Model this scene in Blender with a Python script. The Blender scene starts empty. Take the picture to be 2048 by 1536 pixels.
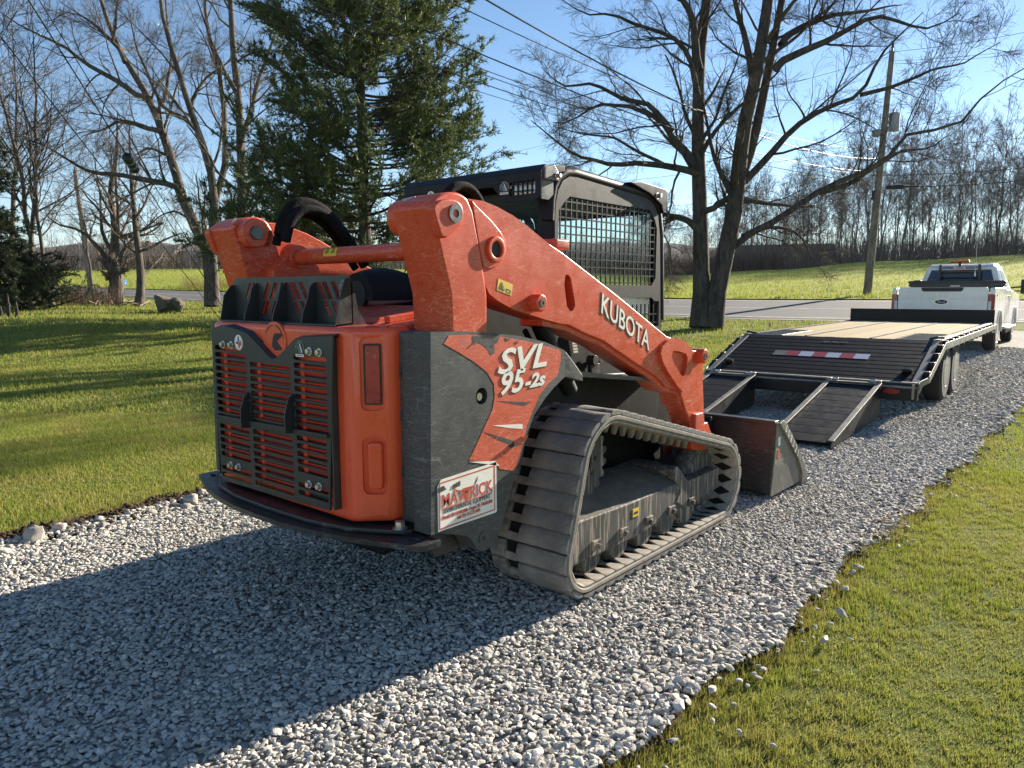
import bpy, bmesh, math, random
import numpy as np
from mathutils import Vector, Matrix
from mathutils.geometry import tessellate_polygon
R = math.radians
random.seed(7)
RNG = np.random.default_rng(7)
sc = bpy.context.scene
COL = sc.collection

# ------------------------------------------------------------------ camera, sky, sun, exposure
cam = bpy.data.objects.new('camera', bpy.data.cameras.new('camera'))
COL.objects.link(cam)
CAM = Vector((2.9826, -2.7256, 1.4923))
YAW, PITCH, ROLL = 0.710943, 0.126062, -0.003273     # yaw left of +y, pitch down
cam.data.sensor_width = 36.0
cam.data.lens = 26.08
cam.data.clip_start = 0.05
cam.data.clip_end = 3000
FW = Vector((-math.sin(YAW) * math.cos(PITCH), math.cos(YAW) * math.cos(PITCH), -math.sin(PITCH)))
RT = Vector((math.cos(YAW), math.sin(YAW), 0))
UP = RT.cross(FW)
R2 = RT * math.cos(ROLL) + UP * math.sin(ROLL)
U2 = UP * math.cos(ROLL) - RT * math.sin(ROLL)
cam.matrix_world = Matrix(((R2.x, U2.x, -FW.x, CAM.x), (R2.y, U2.y, -FW.y, CAM.y), (R2.z, U2.z, -FW.z, CAM.z), (0, 0, 0, 1)))
sc.camera = cam

SUN_AZ, SUN_EL = 7.0, 20.0          # azimuth from +y towards +x
world = bpy.data.worlds.new('World')
sc.world = world
world.use_nodes = True
wn = world.node_tree
sky = wn.nodes.new('ShaderNodeTexSky')
sky.sky_type = 'NISHITA'
sky.sun_disc = False
sky.sun_elevation = R(SUN_EL)
sky.sun_rotation = R(SUN_AZ)
sky.altitude = 200
sky.air_density = 0.85
sky.dust_density = 0.05
sky.ozone_density = 1.2
bg = wn.nodes['Background']
bg.inputs['Strength'].default_value = 0.060
hs = wn.nodes.new('ShaderNodeHueSaturation')
hs.inputs['Saturation'].default_value = 1.12
wn.links.new(sky.outputs[0], hs.inputs['Color'])
wn.links.new(hs.outputs[0], bg.inputs[0])

sd = bpy.data.lights.new('sun', 'SUN')
sd.energy = 5.0
sd.angle = R(0.53)
sd.color = (1.0, 0.89, 0.74)
sun = bpy.data.objects.new('sun', sd)
COL.objects.link(sun)
sdir = Vector((math.sin(R(SUN_AZ)) * math.cos(R(SUN_EL)), math.cos(R(SUN_AZ)) * math.cos(R(SUN_EL)), math.sin(R(SUN_EL))))
sun.rotation_euler = sdir.to_track_quat('Z', 'Y').to_euler()
sun.location = sdir * 60

sc.view_settings.view_transform = 'Standard'
sc.view_settings.look = 'None'
sc.view_settings.exposure = 1.6
sc.view_settings.gamma = 1.0
sc.view_settings.use_curve_mapping = False
sc.cycles.max_bounces = 6
sc.cycles.transparent_max_bounces = 8
sc.cycles.caustics_reflective = False
sc.cycles.caustics_refractive = False

# ------------------------------------------------------------------ materials
def newmat(name):
    m = bpy.data.materials.new(name)
    m.use_nodes = True
    return m, m.node_tree, m.node_tree.nodes['Principled BSDF']


class NT:
    """small helper for wiring nodes"""
    def __init__(s, nt):
        s.nt = nt
        s.tc = None

    def n(s, t, **kw):
        nd = s.nt.nodes.new(t)
        for k, v in kw.items():
            if k.startswith('i_'):
                nd.inputs[k[2:].replace('_', ' ')].default_value = v
            else:
                setattr(nd, k, v)
        return nd

    def l(s, a, b):
        s.nt.links.new(a, b)

    def co(s, scale=(1, 1, 1), rot=(0, 0, 0), kind='Object'):
        if s.tc is None:
            s.tc = s.n('ShaderNodeTexCoord')
        mp = s.n('ShaderNodeMapping')
        mp.inputs['Scale'].default_value = scale
        mp.inputs['Rotation'].default_value = rot
        s.l(s.tc.outputs[kind], mp.inputs[0])
        return mp.outputs[0]

    def noise(s, scale, detail=4, rough=.55, vec=None, dist=0):
        t = s.n('ShaderNodeTexNoise')
        t.inputs['Scale'].default_value = scale
        t.inputs['Detail'].default_value = detail
        t.inputs['Roughness'].default_value = rough
        t.inputs['Distortion'].default_value = dist
        s.l(vec if vec is not None else s.co(), t.inputs['Vector'])
        return t.outputs['Fac']

    def ramp(s, fac, stops):
        r = s.n('ShaderNodeValToRGB')
        e = r.color_ramp.elements
        while len(e) < len(stops):
            e.new(.5)
        for i, (p, c) in enumerate(stops):
            e[i].position = p
            e[i].color = (c, c, c, 1) if isinstance(c, (int, float)) else (*c, 1)
        s.l(fac, r.inputs[0])
        return r.outputs[0]

    def mix(s, fac, a, b, blend='MIX'):
        m = s.n('ShaderNodeMix', data_type='RGBA', blend_type=blend)
        for sock, v in ((m.inputs[0], fac), (m.inputs[6], a), (m.inputs[7], b)):
            if isinstance(v, bpy.types.NodeSocket):
                s.l(v, sock)
            elif isinstance(v, (int, float)):
                sock.default_value = v
            else:
                sock.default_value = (*v, 1)
        return m.outputs[2]

    def math(s, op, a, b=0.0, clamp=False):
        m = s.n('ShaderNodeMath', operation=op, use_clamp=clamp)
        for sock, v in ((m.inputs[0], a), (m.inputs[1], b)):
            if isinstance(v, bpy.types.NodeSocket):
                s.l(v, sock)
            else:
                sock.default_value = v
        return m.outputs[0]

    def lines(s, scale, rot, thin, stretch=5.0, detail=1.0):
        """thin curved contour lines of a stretched noise: scratches"""
        f = s.noise(scale, detail, .5, s.co((1, 1, stretch), rot))
        d = s.math('ABSOLUTE', s.math('SUBTRACT', f, .5))
        return s.ramp(d, [(0, 1.0), (thin, 0.0)])

    def bump(s, h, strength, dist, bsdf):
        b = s.n('ShaderNodeBump')
        b.inputs['Strength'].default_value = strength
        b.inputs['Distance'].default_value = dist
        s.l(h, b.inputs['Height'])
        s.l(b.outputs[0], bsdf.inputs['Normal'])
        return b


MATS = {}


def pm(name, col, rough=.5, metal=0.0, var=.12, vscale=3.0, bump=0.0, bscale=60.0, dirt=None, scratch=None, spec=.5, rvar=.12, coat=0.0, streak=None, wear=None):
    """procedural paint / metal / rubber: dirt=(colour, threshold, scale), scratch=(colour, thinness, mix)"""
    m, nt, b = newmat(name)
    k = NT(nt)
    f = k.noise(vscale, 5, .6)
    lo = tuple(c * (1 - var) for c in col)
    hi = tuple(min(1, c * (1 + var)) for c in col)
    c = k.mix(k.ramp(f, [(.3, 0.0), (.7, 1.0)]), lo, hi)
    rf = k.ramp(k.noise(vscale * 4, 5, .65), [(.3, max(.02, rough - rvar)), (.7, min(1, rough + rvar))])
    if scratch:
        scol, thin, amt = scratch
        msk = None
        for (sc_, rot, th, st) in ((5, (.4, .9, .3), thin, 3.5), (9, (1.2, .2, .8), thin * .9, 6), (4, (2.1, .5, 1.9), thin * .7, 9), (14, (.15, 2.2, .5), thin * 1.2, 4), (7, (.9, 1.6, 2.6), thin * .9, 7)):
            li = k.lines(sc_, rot, th, st)
            msk = li if msk is None else k.math('MAXIMUM', msk, li)
        gate = k.ramp(k.noise(2.2, 3), [(.35, .25), (.62, 1.0)])
        msk = k.math('MULTIPLY', k.math('MULTIPLY', msk, gate), amt, True)
        c = k.mix(msk, c, scol)
        rub = k.ramp(k.noise(55, 2, .5, k.co((1, 1, 9), (.5, .3, .1))), [(.52, 0.0), (.75, .16)])
        c = k.mix(rub, c, scol)
    if wear:
        wcol, th, wsc = wear
        w = k.ramp(k.noise(wsc, 6, .7), [(th, 0.0), (th + .02, 1.0)])
        c = k.mix(w, c, wcol)
    if streak:
        scol, amt = streak
        st = k.ramp(k.noise(34, 4, .6, k.co((1, 1, .07))), [(.55, 0.0), (.60, 1.0)])
        st2 = k.ramp(k.noise(85, 3, .5, k.co((1, 1, .05))), [(.60, 0.0), (.65, 1.0)])
        st = k.math('MULTIPLY', k.math('MAXIMUM', st, st2), amt, True)
        c = k.mix(st, c, scol)
    if dirt:
        dcol, th, ds = dirt
        d = k.ramp(k.noise(ds, 8, .68), [(th, 0.0), (th + .22, 1.0)])
        c = k.mix(d, c, dcol)
        rf = k.mix(d, rf, (.9, .9, .9))
    k.l(c, b.inputs['Base Color'])
    k.l(rf, b.inputs['Roughness'])
    b.inputs['Metallic'].default_value = metal
    b.inputs['Specular IOR Level'].default_value = spec
    b.inputs['Coat Weight'].default_value = coat
    b.inputs['Coat Roughness'].default_value = .15
    if bump:
        k.bump(k.noise(bscale, 6, .65), bump, .004, b)
    MATS[name] = m
    return m


def glass(name, tint, rough=.03):
    m, nt, b = newmat(name)
    k = NT(nt)
    f = k.ramp(k.noise(6, 4), [(.3, rough), (.75, rough + .06)])
    k.l(f, b.inputs['Roughness'])
    b.inputs['Base Color'].default_value = (*tint, 1)
    b.inputs['Transmission Weight'].default_value = 1.0
    b.inputs['IOR'].default_value = 1.12
    b.inputs['Specular IOR Level'].default_value = .9
    MATS[name] = m
    return m


# ------------------------------------------------------------------ objects
def new_obj(name, me, mat=None, parent=None, smooth=None):
    o = bpy.data.objects.new(name, me)
    COL.objects.link(o)
    if mat is not None and me is not None:
        me.materials.clear()
        me.materials.append(mat)
    if parent is not None:
        o.parent = parent
        o.matrix_parent_inverse = Matrix.Identity(4)
    if smooth is not None and me is not None:
        me.shade_smooth()
        if smooth < 179:
            me.set_sharp_from_angle(angle=R(smooth))
    return o


def tag(o, label=None, cat=None, group=None, kind=None):
    if label:
        o['label'] = label
    if cat:
        o['category'] = cat
    if group:
        o['group'] = group
    if kind:
        o['kind'] = kind
    return o


def empty(name, loc=(0, 0, 0), rz=0.0, label=None, cat=None, group=None):
    o = bpy.data.objects.new(name, None)
    COL.objects.link(o)
    o.location = loc
    o.rotation_euler = (0, 0, rz)
    o.empty_display_size = .2
    return tag(o, label, cat, group)


def np_mesh(name, V, F):
    """fast mesh: V (n,3), F (m,k) all faces of one size"""
    V = np.asarray(V, np.float32)
    F = np.asarray(F, np.int32)
    me = bpy.data.meshes.new(name)
    me.vertices.add(len(V))
    me.vertices.foreach_set('co', V.ravel())
    n, k = F.shape
    me.loops.add(n * k)
    me.loops.foreach_set('vertex_index', F.ravel())
    me.polygons.add(n)
    me.polygons.foreach_set('loop_start', np.arange(0, n * k, k, dtype=np.int32))
    me.update(calc_edges=True)
    return me


def frame(d):
    d = Vector(d).normalized()
    a = Vector((0, 0, 1)) if abs(d.z) < .95 else Vector((1, 0, 0))
    u = d.cross(a).normalized()
    return u, d.cross(u).normalized(), d


class MB:
    """mesh builder: collects shapes, builds ONE mesh object"""
    def __init__(s):
        s.v = []
        s.f = []

    def add(s, V, F):
        o = len(s.v)
        s.v += [tuple(p) for p in V]
        s.f += [tuple(i + o for i in f) for f in F]
        return s

    def box(s, a, b):
        x0, y0, z0 = (min(a[i], b[i]) for i in range(3))
        x1, y1, z1 = (max(a[i], b[i]) for i in range(3))
        return s.add([(x0, y0, z0), (x1, y0, z0), (x1, y1, z0), (x0, y1, z0), (x0, y0, z1), (x1, y0, z1), (x1, y1, z1), (x0, y1, z1)],
                     [(0, 3, 2, 1), (4, 5, 6, 7), (0, 1, 5, 4), (1, 2, 6, 5), (2, 3, 7, 6), (3, 0, 4, 7)])

    def bar(s, p, q, w, h, up=(0, 0, 1)):
        """rectangular bar from p to q, width w across, h along up"""
        p, q = Vector(p), Vector(q)
        d = (q - p).normalized()
        r = d.cross(Vector(up)).normalized() * (w / 2)
        u = r.cross(d).normalized() * (h / 2)
        V = [c + a * r + b * u for c in (p, q) for a, b in ((-1, -1), (1, -1), (1, 1), (-1, 1))]
        return s.add(V, [(0, 3, 2, 1), (4, 5, 6, 7), (0, 1, 5, 4), (1, 2, 6, 5), (2, 3, 7, 6), (3, 0, 4, 7)])

    def cyl(s, p, q, r, n=20, r2=None, hole=0.0):
        p, q = Vector(p), Vector(q)
        u, w, d = frame(q - p)
        r2 = r if r2 is None else r2
        V = []
        rings = [(p, r), (q, r2)]
        if hole:
            rings += [(q, hole), (p, hole)]
        for c, rr in rings:
            V += [c + (u * math.cos(t) + w * math.sin(t)) * rr for t in (2 * math.pi * i / n for i in range(n))]
        F = []
        m = len(rings)
        if hole:
            for k in range(m):
                a, b = k * n, ((k + 1) % m) * n
                F += [(a + i, a + (i + 1) % n, b + (i + 1) % n, b + i) for i in range(n)]
        else:
            F = [(i, (i + 1) % n, n + (i + 1) % n, n + i) for i in range(n)]
            F += [tuple(range(n - 1, -1, -1)), tuple(range(n, 2 * n))]
        return s.add(V, F)

    def tube(s, path, r, n=8, closed=False):
        P = [Vector(p) for p in path]
        m = len(P)
        rs = r if hasattr(r, '__len__') else [r] * m
        V = []
        pu = None
        for i, c in enumerate(P):
            a = P[i - 1] if (i or closed) else P[i]
            b = P[(i + 1) % m] if (i < m - 1 or closed) else P[i]
            d = (b - a).normalized()
            if pu is None:
                pu, _, _ = frame(d)
            pu = (pu - d * pu.dot(d)).normalized()
            w = d.cross(pu)
            V += [c + (pu * math.cos(t) + w * math.sin(t)) * rs[i] for t in (2 * math.pi * j / n for j in range(n))]
        F = []
        for i in range(m if closed else m - 1):
            a, b = i * n, ((i + 1) % m) * n
            F += [(a + j, a + (j + 1) % n, b + (j + 1) % n, b + j) for j in range(n)]
        if not closed:
            F += [tuple(range(n - 1, -1, -1)), tuple(range((m - 1) * n, m * n))]
        return s.add(V, F)

    def prism(s, poly, axis, a0, a1, holes=()):
        """2-D outline (with holes) on the plane normal to axis, extruded from a0 to a1"""
        if a0 > a1:
            a0, a1 = a1, a0
        i = 'xyz'.index(axis)
        k = [j for j in range(3) if j != i]

        def p3(p, a):
            q = [0, 0, 0]
            q[i] = a
            q[k[0]], q[k[1]] = p[0], p[1]
            return tuple(q)

        def area(l):
            return sum(l[j - 1][0] * l[j][1] - l[j][0] * l[j - 1][1] for j in range(len(l)))
        poly = list(poly)
        if area(poly) < 0:
            poly = poly[::-1]
        flip = axis == 'y'
        loops = [poly] + [h if area(h) < 0 else h[::-1] for h in (list(h) for h in holes)]
        flat = [p for l in loops for p in l]
        n = len(flat)
        V = [p3(p, a0) for p in flat] + [p3(p, a1) for p in flat]
        F = []
        if holes:
            T = tessellate_polygon([[Vector((p[0], p[1], 0)) for p in l] for l in loops])
            for t in T:
                A = (flat[t[1]][0] - flat[t[0]][0]) * (flat[t[2]][1] - flat[t[0]][1]) - (flat[t[2]][0] - flat[t[0]][0]) * (flat[t[1]][1] - flat[t[0]][1])
                if abs(A) < 1e-12:
                    continue
                t = t if A > 0 else (t[0], t[2], t[1])
                F.append((t[0] + n, t[1] + n, t[2] + n))
                F.append((t[2], t[1], t[0]))
        else:
            F += [tuple(range(n, 2 * n)), tuple(range(n - 1, -1, -1))]
        o = 0
        for l in loops:
            m = len(l)
            F += [(o + j, o + (j + 1) % m, n + o + (j + 1) % m, n + o + j) for j in range(m)]
            o += m
        if flip:
            F = [f[::-1] for f in F]
        return s.add(V, F)

    def lathe(s, prof, c, axis, n=28):
        """profile [(along, radius)] turned about an axis through c"""
        u, w, d = frame(axis)
        c = Vector(c)
        V = []
        for a, r in prof:
            V += [c + d * a + (u * math.cos(t) + w * math.sin(t)) * r for t in (2 * math.pi * j / n for j in range(n))]
        F = []
        for i in range(len(prof) - 1):
            a, b = i * n, (i + 1) * n
            F += [(a + j, a + (j + 1) % n, b + (j + 1) % n, b + j) for j in range(n)]
        F += [tuple(range(n - 1, -1, -1)), tuple(range((len(prof) - 1) * n, len(prof) * n))]
        return s.add(V, F)

    def mesh(s, bevel=0.0, seg=2, ang=35, name='m'):
        me = bpy.data.meshes.new(name)
        me.from_pydata(s.v, [], s.f)
        if bevel:
            bm = bmesh.new()
            bm.from_mesh(me)
            bmesh.ops.remove_doubles(bm, verts=bm.verts, dist=1e-5)
            ed = [e for e in bm.edges if len(e.link_faces) == 2 and e.calc_face_angle(0) > R(ang)]
            bmesh.ops.bevel(bm, geom=ed, offset=bevel, offset_type='OFFSET', segments=seg, profile=.5, affect='EDGES', clamp_overlap=True)
            # area-weighted vertex normals keep the big faces flat and only the rounded edges soft
            bm.normal_update()
            nn = []
            for v in bm.verts:
                a = Vector((0, 0, 0))
                for f in v.link_faces:
                    a += f.normal * f.calc_area()
                nn.append(a.normalized() if a.length > 0 else v.normal.copy())
            bm.to_mesh(me)
            bm.free()
            me.update()
            me.shade_smooth()
            me.normals_split_custom_set_from_vertices(nn)
        me.update()
        return me

    def build(s, name, mat, parent=None, bevel=0.0, seg=2, smooth=40, ang=35):
        return new_obj(name, s.mesh(bevel, seg, ang, name), mat, parent, None if bevel else smooth)


def rrect(x0, y0, x1, y1, r, n=4):
    P = []
    for cx, cy, a in ((x1 - r, y1 - r, 0), (x0 + r, y1 - r, 90), (x0 + r, y0 + r, 180), (x1 - r, y0 + r, 270)):
        P += [(cx + r * math.cos(R(a + 90 * i / n)), cy + r * math.sin(R(a + 90 * i / n))) for i in range(n + 1)]
    return P


def circ(cx, cy, r, n=20, ry=None):
    ry = r if ry is None else ry
    return [(cx + r * math.cos(2 * math.pi * i / n), cy + ry * math.sin(2 * math.pi * i / n)) for i in range(n)]


def smoothpoly(P, n=3, closed=True):
    """Catmull-Rom through the outline points"""
    P = [Vector((p[0], p[1])) for p in P]
    m = len(P)
    out = []
    for i in range(m if closed else m - 1):
        p0, p1, p2, p3 = (P[(i + j) % m] if closed else P[max(0, min(m - 1, i + j))] for j in (-1, 0, 1, 2))
        for k in range(n):
            t = k / n
            q = .5 * ((2 * p1) + (p2 - p0) * t + (2 * p0 - 5 * p1 + 4 * p2 - p3) * t * t + (3 * p1 - p0 - 3 * p2 + p3) * t ** 3)
            out.append((q.x, q.y))
    if not closed:
        out.append(tuple(P[-1]))
    return out


def copy_part(o, parent, mw=None):
    c = o.copy()
    COL.objects.link(c)
    c.parent = parent
    c.matrix_parent_inverse = Matrix.Identity(4)
    if mw is not None:
        c.matrix_basis = mw
    return c


def copy_tree(o, parent=None):
    c = o.copy()
    COL.objects.link(c)
    c.parent = parent
    for ch in list(o.children):
        copy_tree(ch, c)
    return c


def text_obj(name, txt, size, origin, xdir, ydir, mat, parent, shear=0.0, bold=0.0, ext=.0008, sx=1.0, align='LEFT', width=None, spacing=1.0):
    """flat lettering standing a hair proud of a surface: xdir along the line, ydir up the letters"""
    cu = bpy.data.curves.new(name, 'FONT')
    cu.body = txt
    cu.size = size
    cu.shear = shear
    cu.offset = bold
    cu.extrude = ext
    cu.align_x = align
    cu.space_character = spacing
    cu.resolution_u = 3
    tmp = bpy.data.objects.new('tmp', cu)
    COL.objects.link(tmp)
    dg = bpy.context.evaluated_depsgraph_get()
    me = bpy.data.meshes.new_from_object(tmp.evaluated_get(dg))
    bpy.data.objects.remove(tmp)
    bpy.data.curves.remove(cu)
    if width and len(me.vertices):
        xs = [v.co.x for v in me.vertices]
        sx = width / (max(xs) - min(xs))
    X = Vector(xdir).normalized()
    Y = Vector(ydir)
    Y = (Y - X * Y.dot(X) * 0).normalized()
    Z = X.cross(Y).normalized()
    M = Matrix(((X.x * sx, Y.x, Z.x, origin[0]), (X.y * sx, Y.y, Z.y, origin[1]), (X.z * sx, Y.z, Z.z, origin[2]), (0, 0, 0, 1)))
    me.transform(M)
    return new_obj(name, me, mat, parent)

# ================================================================== terrain
FH = np.array([-math.sin(YAW), math.cos(YAW)])
RH = np.array([math.cos(YAW), math.sin(YAW)])
C2 = np.array([CAM.x, CAM.y])
# height profiles (distance, height) along eleven bearings seen from the drive
BEAR = [-1.6, -.9, -.61, -.45, -.2, 0, .2, .35, .5, .7, 1.1]
NEAR = [62, 56, 47, 40, 34, 31, 28, 27, 26.5, 26, 25.5]        # near edge of the road
FAR = [68, 62, 53, 46, 40.5, 38, 35, 34, 33.5, 33, 32.5]
ZN = [1.7, 1.6, 1.33, .98, .75, .62, .49, .40, .35, .33, .33]
ZF = [2.2, 2.1, 1.85, 1.45, 1.30, 1.15, .99, .94, .93, .90, .90]
ZT = [4.6, 4.3, 3.9, 4.05, 4.0, 3.6, 3.07, 3.75, 4.77, 5.5, 6.0]
PROF = []
for i in range(len(BEAR)):
    n_, f_ = NEAR[i], FAR[i]
    zs = .10 if BEAR[i] < .25 else .02
    PROF.append(([-200, 9, 15, 20, n_ - 4, n_, f_, f_ + 4, 90, 105, 150, 400, 3000], [0, 0, zs * .4, max(zs, ZN[i] * (.42 if BEAR[i] < .1 else .25)), ZN[i] - .16, ZN[i], ZF[i], ZF[i] + .22, ZT[i], ZT[i] - .1, ZT[i] - 1.2, ZT[i] - 2, ZT[i] - 2]))


edge_l = lambda y: -2.0 - .10 * np.clip((y + 1) / 2, 0, 1) + .05 * np.sin(y * 2.3) + .03 * np.sin(y * 6.1 + 1) - .5 * np.clip((y - 17) / 7, 0, 1) ** 2 * 4
edge_r = lambda y: 1.78 + .035 * np.sin(y * 2.9 + .5) + .025 * np.sin(y * 7.3) + .5 * np.clip((y - 17) / 7, 0, 1) ** 2 * 5


def H(x, y):
    x = np.asarray(x, float)
    y = np.asarray(y, float)
    rx, ry = x - C2[0], y - C2[1]
    D = rx * FH[0] + ry * FH[1]
    Lq = rx * RH[0] + ry * RH[1]
    t = np.clip(Lq / np.maximum(D, 6.0), BEAR[0], BEAR[-1])
    zz = np.stack([np.interp(D, p[0], p[1]) for p in PROF])
    k = np.clip(np.searchsorted(BEAR, t) - 1, 0, len(BEAR) - 2)
    b = np.array(BEAR)
    f = (t - b[k]) / (b[k + 1] - b[k])
    f = f * f * (3 - 2 * f)
    sh = zz.shape[1:]
    a = np.take_along_axis(zz, k[None], 0)[0]
    c = np.take_along_axis(zz, k[None] + 1, 0)[0]
    z = a * (1 - f) + c * f
    # the drive is dug in a little between its grass edges
    q = np.minimum(x - edge_l(y) + .04, edge_r(y) + .03 - x)
    z = z - .034 * np.clip(q / .10, 0, 1) * np.clip((y + 12) / 3, 0, 1) * np.clip((24.5 - y) / 2, 0, 1)
    return z


def Hs(x, y):
    return float(H(np.array([x]), np.array([y]))[0])


def DL(D, Lq):
    """point at distance D and sideways offset Lq"""
    p = C2 + FH * D + RH * Lq
    return float(p[0]), float(p[1])


def sheet(name, Pg, mat, lift=0.0, kind='structure'):
    """Pg (n,m,2) grid of ground positions"""
    n, m, _ = Pg.shape
    z = H(Pg[..., 0], Pg[..., 1]) + lift
    V = np.concatenate([Pg, z[..., None]], 2).reshape(-1, 3)
    i = np.arange(n * m).reshape(n, m)
    F = np.stack([i[:-1, :-1], i[:-1, 1:], i[1:, 1:], i[1:, :-1]], -1).reshape(-1, 4)
    e1 = V[F[0, 1]] - V[F[0, 0]]
    e2 = V[F[0, 3]] - V[F[0, 0]]
    if np.cross(e1, e2)[2] < 0:
        F = F[:, ::-1]
    o = new_obj(name, np_mesh(name, V, F), mat, None, 180)
    return tag(o, kind=kind)


# ---- ground materials
def grass_ground():
    m, nt, b = newmat('lawn_turf')
    k = NT(nt)
    v = k.co(kind='Object')
    big = k.noise(.35, 4, .6, v)
    mid = k.noise(2.2, 5, .6, v)
    fine = k.noise(38, 6, .75, v)
    c = k.mix(k.ramp(mid, [(.35, 0.0), (.65, 1.0)]), (.13, .19, .03), (.25, .29, .05))
    c = k.mix(k.ramp(big, [(.45, 0.0), (.7, .55)]), c, (.33, .31, .07))
    c = k.mix(k.ramp(k.noise(5.5, 6, .7, v), [(.60, 0.0), (.72, .55)]), c, (.15, .11, .055))
    c = k.mix(k.ramp(fine, [(.35, .75), (.62, 0.0)]), c, (.06, .09, .018))
    c = k.mix(k.ramp(k.noise(90, 3, .6, v), [(.55, 0.0), (.75, .5)]), c, (.17, .19, .05))
    k.l(c, b.inputs['Base Color'])
    b.inputs['Roughness'].default_value = .95
    b.inputs['Specular IOR Level'].default_value = .15
    k.bump(k.math('ADD', fine, k.noise(120, 3, .6, v)), .9, .05, b)
    return m


M_turf = grass_ground()


def field_mat():
    m, nt, b = newmat('field_grass')
    k = NT(nt)
    v = k.co(kind='Object')
    c = k.mix(k.ramp(k.noise(.12, 5, .6, v), [(.35, 0.0), (.65, 1.0)]), (.24, .285, .035), (.36, .37, .06))
    c = k.mix(k.ramp(k.noise(1.4, 6, .7, v), [(.45, 0.0), (.75, .7)]), c, (.44, .41, .09))
    c = k.mix(k.ramp(k.noise(9, 5, .7, v), [(.42, .6), (.6, 0.0)]), c, (.17, .225, .03))
    k.l(c, b.inputs['Base Color'])
    b.inputs['Roughness'].default_value = .95
    b.inputs['Specular IOR Level'].default_value = .1
    k.bump(k.noise(7, 6, .7, v), .5, .12, b)
    return m


M_field = field_mat()
M_soil = pm('bare_soil', (.055, .038, .024), .95, var=.4, vscale=6, dirt=((.13, .095, .06), .55, 9), bump=1.0, bscale=30, rvar=.03, spec=.15)
M_road = pm('chipseal_road', (.150, .147, .145), .9, var=.07, vscale=.8, dirt=((.185, .18, .175), .56, 1.5), bump=.25, bscale=150, rvar=.04, spec=.1)
M_paint = pm('road_paint', (.62, .60, .54), .8, var=.2, vscale=6, dirt=((.25, .24, .23), .5, 4))
M_shoulder = pm('road_shoulder', (.145, .135, .12), .95, var=.25, vscale=3, dirt=((.22, .20, .17), .5, 5), bump=.5, bscale=40)


def gravel_bed():
    m, nt, b = newmat('gravel_bed')
    k = NT(nt)
    v = k.co(kind='Object')
    vo = k.n('ShaderNodeTexVoronoi', feature='F1')
    vo.inputs['Scale'].default_value = 34
    k.l(v, vo.inputs['Vector'])
    c = k.mix(vo.outputs['Distance'], (.48, .455, .41), (.18, .168, .15))
    vc = k.n('ShaderNodeSeparateColor')
    k.l(vo.outputs['Color'], vc.inputs[0])
    c = k.mix(k.ramp(vc.outputs[0], [(.1, 0.0), (.9, .45)]), c, (.50, .48, .45))
    c = k.mix(k.ramp(k.noise(1.1, 4, .6, v), [(.4, 0.0), (.7, .35)]), c, (.24, .225, .20))
    k.l(c, b.inputs['Base Color'])
    b.inputs['Roughness'].default_value = .92
    b.inputs['Specular IOR Level'].default_value = .2
    k.bump(k.math('SUBTRACT', 1.0, vo.outputs['Distance']), 1.0, .02, b)
    return m


M_gbed = gravel_bed()


def stone_mat(name, lo, hi, dark, fs=1.6):
    m, nt, b = newmat(name)
    k = NT(nt)
    oi = k.n('ShaderNodeObjectInfo')
    c = k.ramp(oi.outputs['Random'], [(0, dark), (.18, lo), (.7, hi), (1, tuple(min(1, q * 1.22) for q in hi))])
    f = k.noise(fs, 5, .65)
    c = k.mix(k.ramp(f, [(.38, .45), (.62, 0.0)]), c, tuple(q * .62 for q in lo))
    k.l(c, b.inputs['Base Color'])
    b.inputs['Roughness'].default_value = .88
    b.inputs['Specular IOR Level'].default_value = .25
    k.bump(k.noise(fs * 3, 4, .6), .25, .15 / fs, b)
    return m


M_stone = stone_mat('limestone_chips', (.42, .40, .355), (.60, .565, .50), (.22, .21, .195))

# ---- ground sheet out to the horizon, field, road, drive
Dg = np.r_[np.linspace(-14, -1, 8), np.linspace(-.6, 26, 134), np.linspace(26.6, 60, 56), np.geomspace(62, 110, 24), np.geomspace(125, 1250, 12)]
Lg = np.r_[-np.geomspace(1250, 62, 12), np.linspace(-60, -14.5, 46), np.linspace(-14, 16, 151), np.linspace(16.6, 60, 44), np.geomspace(62, 1250, 12)]
DD, LL = np.meshgrid(Dg, Lg, indexing='ij')
Pg = C2 + DD[..., None] * FH + LL[..., None] * RH
q_ = np.minimum(Pg[..., 0] - edge_l(Pg[..., 1]), edge_r(Pg[..., 1]) - Pg[..., 0])
ground = sheet('ground', Pg, M_turf, -.07 * np.clip((q_ - .12) / .15, 0, 1) * ((Pg[..., 1] > -8.5) & (Pg[..., 1] < 24)))


def road_band(name, mat, f0, f1, lift, nd=9, smooth_t=260):
    """strip between the fractions f0..f1 of the road width (0 near edge, 1 far edge)"""
    ts = np.linspace(-1.55, 1.05, smooth_t)
    b = np.array(BEAR)
    nr, fr = np.interp(ts, b, NEAR), np.interp(ts, b, FAR)
    ker = np.hanning(41)
    ker /= ker.sum()
    pad = lambda a: np.convolve(np.pad(a, 20, mode='edge'), ker, 'valid')
    nr, fr = pad(nr), pad(fr)
    g = []
    for q in np.linspace(f0, f1, nd):
        Dq = nr + (fr - nr) * q
        g.append(C2 + Dq[:, None] * FH + (ts * Dq)[:, None] * RH)
    return sheet(name, np.array(g), mat, lift)


fld = road_band('field', M_field, 1.12, 9.6, .05, 60, 260)
road_band('road_verge', M_shoulder, -.06, 1.06, .015)
road = road_band('road', M_road, 0, 1, .03)
for f0, f1 in ((.045, .06), (.94, .955)):
    o = road_band('edge_line', M_paint, f0, f1, .036, 3)
    o.parent = road
    del o['kind']
o = road_band('centre_line', M_paint, .50, .512, .036, 3)
o.parent = road
del o['kind']

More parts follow.
